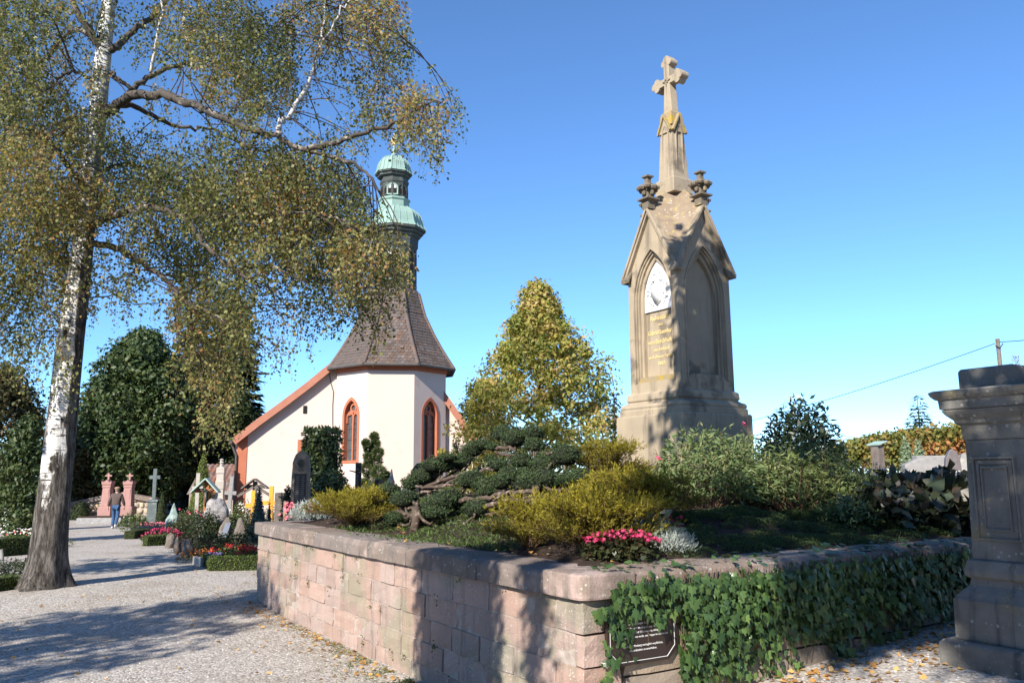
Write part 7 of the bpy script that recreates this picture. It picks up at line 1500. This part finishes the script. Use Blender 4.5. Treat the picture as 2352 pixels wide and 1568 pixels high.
MB().prism([(-w, 0), (w, 0), (w, h * .93), (w * .6, h), (-w * .2, h * .97), (-w, h * .80)], 'y', -.16, .16).build("slab", GRAN, t, bevel=.03)
for lb, x, w_, yt, tx in (("dark arched gravestone with white lettering left of the pillar", 2189, 17, 1031, True), ("grey arched gravestone half hidden by the pillar", 2216, 14, 1040, False)):
    b = bg(x, 1090, 18); t = thing("arched_gravestone", (b[0], 18, 1.5), lb, "gravestone", -.25); h = P(x, yt, 18)[2] - 1.5; w = w_ * 18 / FOC
    pr = [(-w, 0), (w, 0), (w, h * .55), (w * .92, h * .78), (w * .6, h * .95), (w * .1, h), (-w * .3, h * .97), (-w * .8, h * .8), (-w, h * .55)]
    MB().prism(pr, 'y', -.09, .09).build("slab", pmat("dark_granite", (0.10, 0.085, 0.085), (0.14, 0.12, 0.12), 9, .5, spec=.5) if tx else GRAN, t, bevel=.012)
    if tx:
        for q_, (s_, sz_) in enumerate((("PHILIPP", .062), ("BILGER", .062), ("9.1912  8.1991", .035))): text_mesh(s_, sz_, WHITEP, t, (.02, -.094, h * .5 - q_ * .085), (math.pi / 2, 0, 0))
b = bg(2170, 1055, 22); t = thing("stone_rail", (b[0], 22, ground_z(b[0], 22)), "long pale stone edging behind the arched gravestone", "wall"); MB().box((0, 0, (P(2170, 1052, 22)[2] - ground_z(b[0], 22)) / 2 + .05), (1.6, .3, P(2170, 1048, 22)[2] - ground_z(b[0], 22))).build("rail", GRAN, t, bevel=.03)
# utility pole and wires
pt_, YP = P(2291, 778, 45), 45
t = thing("utility_pole", (pt_[0], YP, 0), "grey wooden utility pole rising behind the stone pillar", "pole"); MB().tube([(0, 0, 0), (0, 0, pt_[2])], [.14, .11], 10).build("pole", WOODG, t); z_ = P(2291, 790, 45)[2]; MB().tube([(-.22, -.1, z_ - .1), (0, -.16, z_ - .25), (.22, -.1, z_ + .02)], .03, 6).build("bracket", IRON, t)
def wire(label, a, b, sag, r_=.02, n=14):
    a, b = np.array(a), np.array(b); pts_ = [a + (b - a) * i / n - np.array([0, 0, sag * 4 * (i / n) * (1 - i / n)]) for i in range(n + 1)]; t = thing("overhead_wire", a, label, "wire", group="overhead wires"); MB().tube([p_ - a for p_ in pts_], r_, 5).build("cable", IRON, t)
wire("overhead wire rising from behind the monument to the utility pole", P(1560, 1000, 85), P(2285, 789, 45), .55, .022); wire("short overhead wire leaving the picture to the right of the pole", P(2297, 785, 45), P(2420, 772, 42), .05, .022); wire("faint lower wire between the rhododendron and the vine hedge", P(1880, 990, 60), P(2060, 1011, 60), .15, .02)
# house and yard behind the chapel's right side
t = thing("white_house", (*bg(1092, 1060, 62)[:2], 0), "white house with grey roof glimpsed between the chapel and the autumn tree", "house", .1); k = 62 / FOC
hz = lambda y: P(1090, y, 62)[2]
MB().box((0, 3, hz(1010) / 2), (100 * k, 6, hz(1010))).build("wall", pmat("white_wall", (0.75, 0.74, 0.72), (0.7, 0.69, 0.67), 2, .9), t); MB().prism([(-2.0, hz(1010)), (2.6, hz(1010)), (0.4, hz(985)), (-1.6, hz(980))], 'y', -.3, 6.2).build("roof", pmat("grey_roof", (0.40, 0.42, 0.46), (0.34, 0.36, 0.40), 3, .7), t)
for k_ in range(7): MB().box((-1.55 + k_ * .30, -.04, hz(1022)), (.27, .05, hz(1010) - hz(1038))).build("board", pmat("pale_board", (0.5, 0.55, 0.55), (0.44, 0.5, 0.5), 3, .7), t)
b = P(1048, 1070, 33.0); clipped("thuja_column", "dark thuja column beside the right flank of the apse", (b[0], 33.0, 0), .30, .3, P(1048, 1012, 33.0)[2], CONI, 1500, .09, "egg")
x, w, h = span(1385, 1440, 900, 27); conifer("thuja_tree", "dark slim conifer between the autumn tree and the monument", (x, 27, 0), h, w * .8, YEW, 26, 26, .22, .1, .08)
b = P(1405, 1050, 17); shrub("green_shrub", "green leafy shrub left of the monument plinth", (b[0], 17, .9), .32, .3, P(1405, 985, 17)[2] - .9, SPIR, 900, .09, .35, .6, 10)
x, w, h = span(1040, 1110, 880, 34); broadleaf("dark_tree", "dark leafy tree behind the chapel's right corner", (x, 46, 0), P(1075, 880, 46)[2], 1.6, .8, MAPLE, 120, 50, .20, .5, .8, .12)

# ------------------------------------------------------------------ litter: fallen leaves, grass at the wall foot, loose pebbles
LIT = leafmat("fallen_leaf", [(0.30, 0.15, 0.05), (0.48, 0.25, 0.07), (0.60, 0.36, 0.12), (0.62, 0.42, 0.20)], .15)
pts_ = []
for _ in range(900):
    x, y = random.uniform(-9, 3), random.uniform(3.5, 24)
    a, b = loc_ab((x, y))
    if a > 0 and b > 0 and a < LEN1: continue
    pts_.append((x, y, ground_z(x, y) + .008 + .012 * math.sin(1.7 * x + .6 * y) * math.sin(1.3 * y)))
for _ in range(420):                       # drifts along the wall foot
    q = CORNER + U1 * random.uniform(0, 8.9) - U2 * abs(random.gauss(0, .22)); pts_.append((q[0], q[1], ground_z(q[0], q[1]) + .012 + .012 * math.sin(1.7 * q[0] + .6 * q[1]) * math.sin(1.3 * q[1])))
for _ in range(420):
    q = CORNER + U2 * random.uniform(1.4, 5.0) - U1 * abs(random.gauss(0, .45)); pts_.append((q[0], q[1], ground_z(q[0], q[1]) + .012 + .012 * math.sin(1.7 * q[0] + .6 * q[1]) * math.sin(1.3 * q[1])))
for _ in range(90):
    a, b = random.uniform(.1, 6), random.uniform(.1, 5); q = CORNER + U1 * a + U2 * b
    if min(a, b) < 2.2: pts_.append((q[0], q[1], max(bed_z(q[0], q[1]), 1.285 if min(a, b) < .5 else 0) + .03))
pts_ = np.array(pts_); LL = rng.uniform(.03, .075, len(pts_)); V, F = leaf_geo(pts_, rng.normal(size=pts_.shape) * [1, 1, .15], rng.normal(size=pts_.shape) * .35 + [0, 0, 1], LL, LL * .75, .25)
tag(npmesh("fallen_leaves", V, F, LIT, rnd=rng.random(len(F))), "yellow fallen leaves scattered over the gravel and the bed", "leaves", kind="stuff")
pts_ = []
for c_, s_, n in ((1.5, .5, 900), (2.6, .5, 1400), (3.4, .6, 1500), (4.6, .4, 300), (6, .5, 200)):
    for _ in range(n):
        q = CORNER + U1 * (c_ + random.gauss(0, s_)) - U2 * abs(random.gauss(.02, .30)) * (1 + .6 * math.sin(c_ * 9 + random.random()))
        if math.sin(q[0] * 9) * math.sin(q[1] * 7) > -.2: pts_.append((q[0], q[1], ground_z(q[0], q[1]) + .012 * math.sin(1.7 * q[0] + .6 * q[1]) * math.sin(1.3 * q[1])))
pts_ = np.array(pts_); LL = rng.uniform(.02, .055, len(pts_)); V, F = leaf_geo(pts_, rng.normal(size=pts_.shape) * [.8, .8, .2] + [0, 0, .5], rng.normal(size=pts_.shape), LL, LL * .16)
tag(npmesh("grass_tufts", V, F, leafmat("weed_grass", [(0.06, 0.09, 0.02), (0.10, 0.14, 0.035), (0.16, 0.16, 0.06)], .2), rnd=rng.random(len(F))), "sparse grass tufts at the foot of the sunny wall", "grass", kind="stuff")
n = 9000; x = rng.uniform(-8, 1.5, n); y = 4.5 + rng.random(n) ** 1.4 * 12
ok = np.array([not (loc_ab((a, b))[0] > -.02 and loc_ab((a, b))[1] > -.02) for a, b in zip(x, y)]); x, y = x[ok], y[ok]; n = len(x)
x2 = rng.uniform(2.2, 5, 1500); y2 = rng.uniform(4.5, 9, 1500); ok = np.array([loc_ab((a, b))[0] < -.02 for a, b in zip(x2, y2)]); x, y = np.concatenate([x, x2[ok]]), np.concatenate([y, y2[ok]]); n = len(x)
z = np.array([ground_z(a, b) + .012 * math.sin(1.7 * a + .6 * b) * math.sin(1.3 * b) for a, b in zip(x, y)]); r_ = rng.uniform(.006, .014, n)
O8 = np.array([(1, 0, 0), (0, 1, 0), (-1, 0, 0), (0, -1, 0), (0, 0, .7), (0, 0, -.4)]); F8 = np.array([(0, 1, 4), (1, 2, 4), (2, 3, 4), (3, 0, 4)])
V = (np.stack([x, y, z], 1)[:, None] + O8[None] * r_[:, None, None] * rng.uniform(.6, 1.3, (n, 6, 1))).reshape(-1, 3); F = (np.arange(n)[:, None, None] * 6 + F8[None]).reshape(-1, 3)
tag(npmesh("loose_pebbles", V, F, leafmat("pebble", [(0.20, 0.18, 0.16), (0.45, 0.42, 0.39), (0.70, 0.68, 0.65)], 0.0, .9), rnd=np.repeat(rng.random(n), 4)), "loose light pebbles lying on the gravel", "gravel", kind="stuff")

# ------------------------------------------------------------------ the rest of the cemetery behind the viewer: its shade falls into the picture
TOSUN = -np.array(LDIR)
def shade_points(pts, zlo, zhi):
    """places in a crown high above the viewer from which the given spots are shaded"""
    out = []
    for q in pts:
        q = np.asarray(q, float); k = (random.uniform(zlo, zhi) - q[2]) / TOSUN[2]; p = q + TOSUN * k; v = p - CO
        if v[1] > 0.3 and abs(v[0] / v[1]) < 0.9 and v[2] / v[1] < 0.80: continue
        out.append(p)
    return np.array(out)
W_ = lambda a, b, z: CORNER + U1 * a + U2 * b + np.array([0, 0, z])
tgt = []
for _ in range(46): tgt.append(W_(0, random.uniform(2.7, 4.5), random.uniform(.35, 1.2)))                       # ivy
for _ in range(60):
    a, b = random.uniform(.3, 2.0), random.uniform(1.9, 5.5); tgt.append(W_(a, b, 1.35))                        # bed above the ivy
for _ in range(70):
    a, b = random.uniform(1.0, 3.6), random.uniform(5.9, 9.0); tgt.append(W_(a, b, 1.7))                        # bergenia
mw = np.array([MC[0], MC[1], 0.0])
for _ in range(64): tgt.append(mw - U1 * .5 + U2 * random.uniform(-.25, .6) + np.array([0, 0, random.uniform(2.3, 5.3)]))   # shady side of the monument
for _ in range(3): tgt.append(mw - U2 * .65 - U1 * random.uniform(.3, .6) + np.array([0, 0, random.uniform(2.2, 3.6)]))
for _ in range(40): tgt.append(np.array([pc[0], pc[1], 0]) - U2 * .35 + U1 * random.uniform(-.5, .5) + np.array([0, 0, random.uniform(.2, 3.0)]))
cs = shade_points(tgt, 7.2, 10.4)
tr_ = np.array([2.6, -2.6, 0.0]); lt_ = thing("linden_tree", tr_, "linden arching high above the viewer", "tree", group="trees behind the viewer")
V, F, r_ = puff(cs - tr_, 0.36, 34, .20, up=.5, squash=.7); npmesh("crown", V, F, SHADE, lt_, rnd=r_)["kind"] = "stuff"
MB().tube([(0, 0, -.2), (0, .1, 3.0), (-.4, .8, 6.4), (-.8, 1.6, 9.4)], [.30, .24, .18, .05], 10).build("trunk", TRUNK, lt_, smooth_=True)
lm = MB()
for c in cs[::6]:
    c = c - tr_; lm.tube([(-.4, .8, 6.2), tuple((np.array([-.4, .8, 6.2]) + c) / 2 + [0, 0, .35]), tuple(c)], [.06, .03, .008], 5, cap=False)
lm.build("limbs", TRUNK, lt_)["kind"] = "stuff"
shade_tree("linden left of the viewer whose shade lies across the gravel", -11.3, 1.0, 9.8, 2.3, 4.4, 130, 50, 0.20, 0.5)
shade_tree("linden left of the picture beyond the birch", -12.5, 11.8, 12.0, 2.5, 4.6, 130, 46, 0.2, 0.55)
clipped("thuja_column", "tall clipped thuja column left of the viewer", (-3.68, 2.33, 0), .78, .78, 5.5, DCONE, 7000, .12, "drum", lump=.02)
broadleaf("thuja_column", "loose slim thuja left of the viewer", (-3.0, 1.15, 0), 6.0, .30, .2, DCONE, 70, 50, .10, .22, .5, .06, solid=False)
for lb, x, y, h, r in (("tree row behind the viewer, leftmost tree", -27, -14, 11, 5), ("tree row behind the viewer, second tree from the left", -19, -21, 12, 5), ("tree row behind the viewer, third tree from the left", -9, -25, 12, 5.5), ("tree row behind the viewer, middle tree", 2, -24, 13, 5.5), ("tree row behind the viewer, third tree from the right", 12, -19, 13, 5.5), ("tree row behind the viewer, second tree from the right", 20, -11, 13, 5), ("tree right of the viewer, nearer one", 23, 0, 12, 5), ("tree right of the viewer beyond the pillar", 24, 10, 10, 4.5), ("tree left of the viewer at the end of the row", -26, -2, 9, 4)):
    broadleaf("linden_tree", lb, (x, y, 0), h, r, 0.6, SHADE, 110, 44, .62, 1.5, .75, .25, group="row of unseen trees added behind the viewer")  # unseen trees, added to cut the sky light from behind and beside
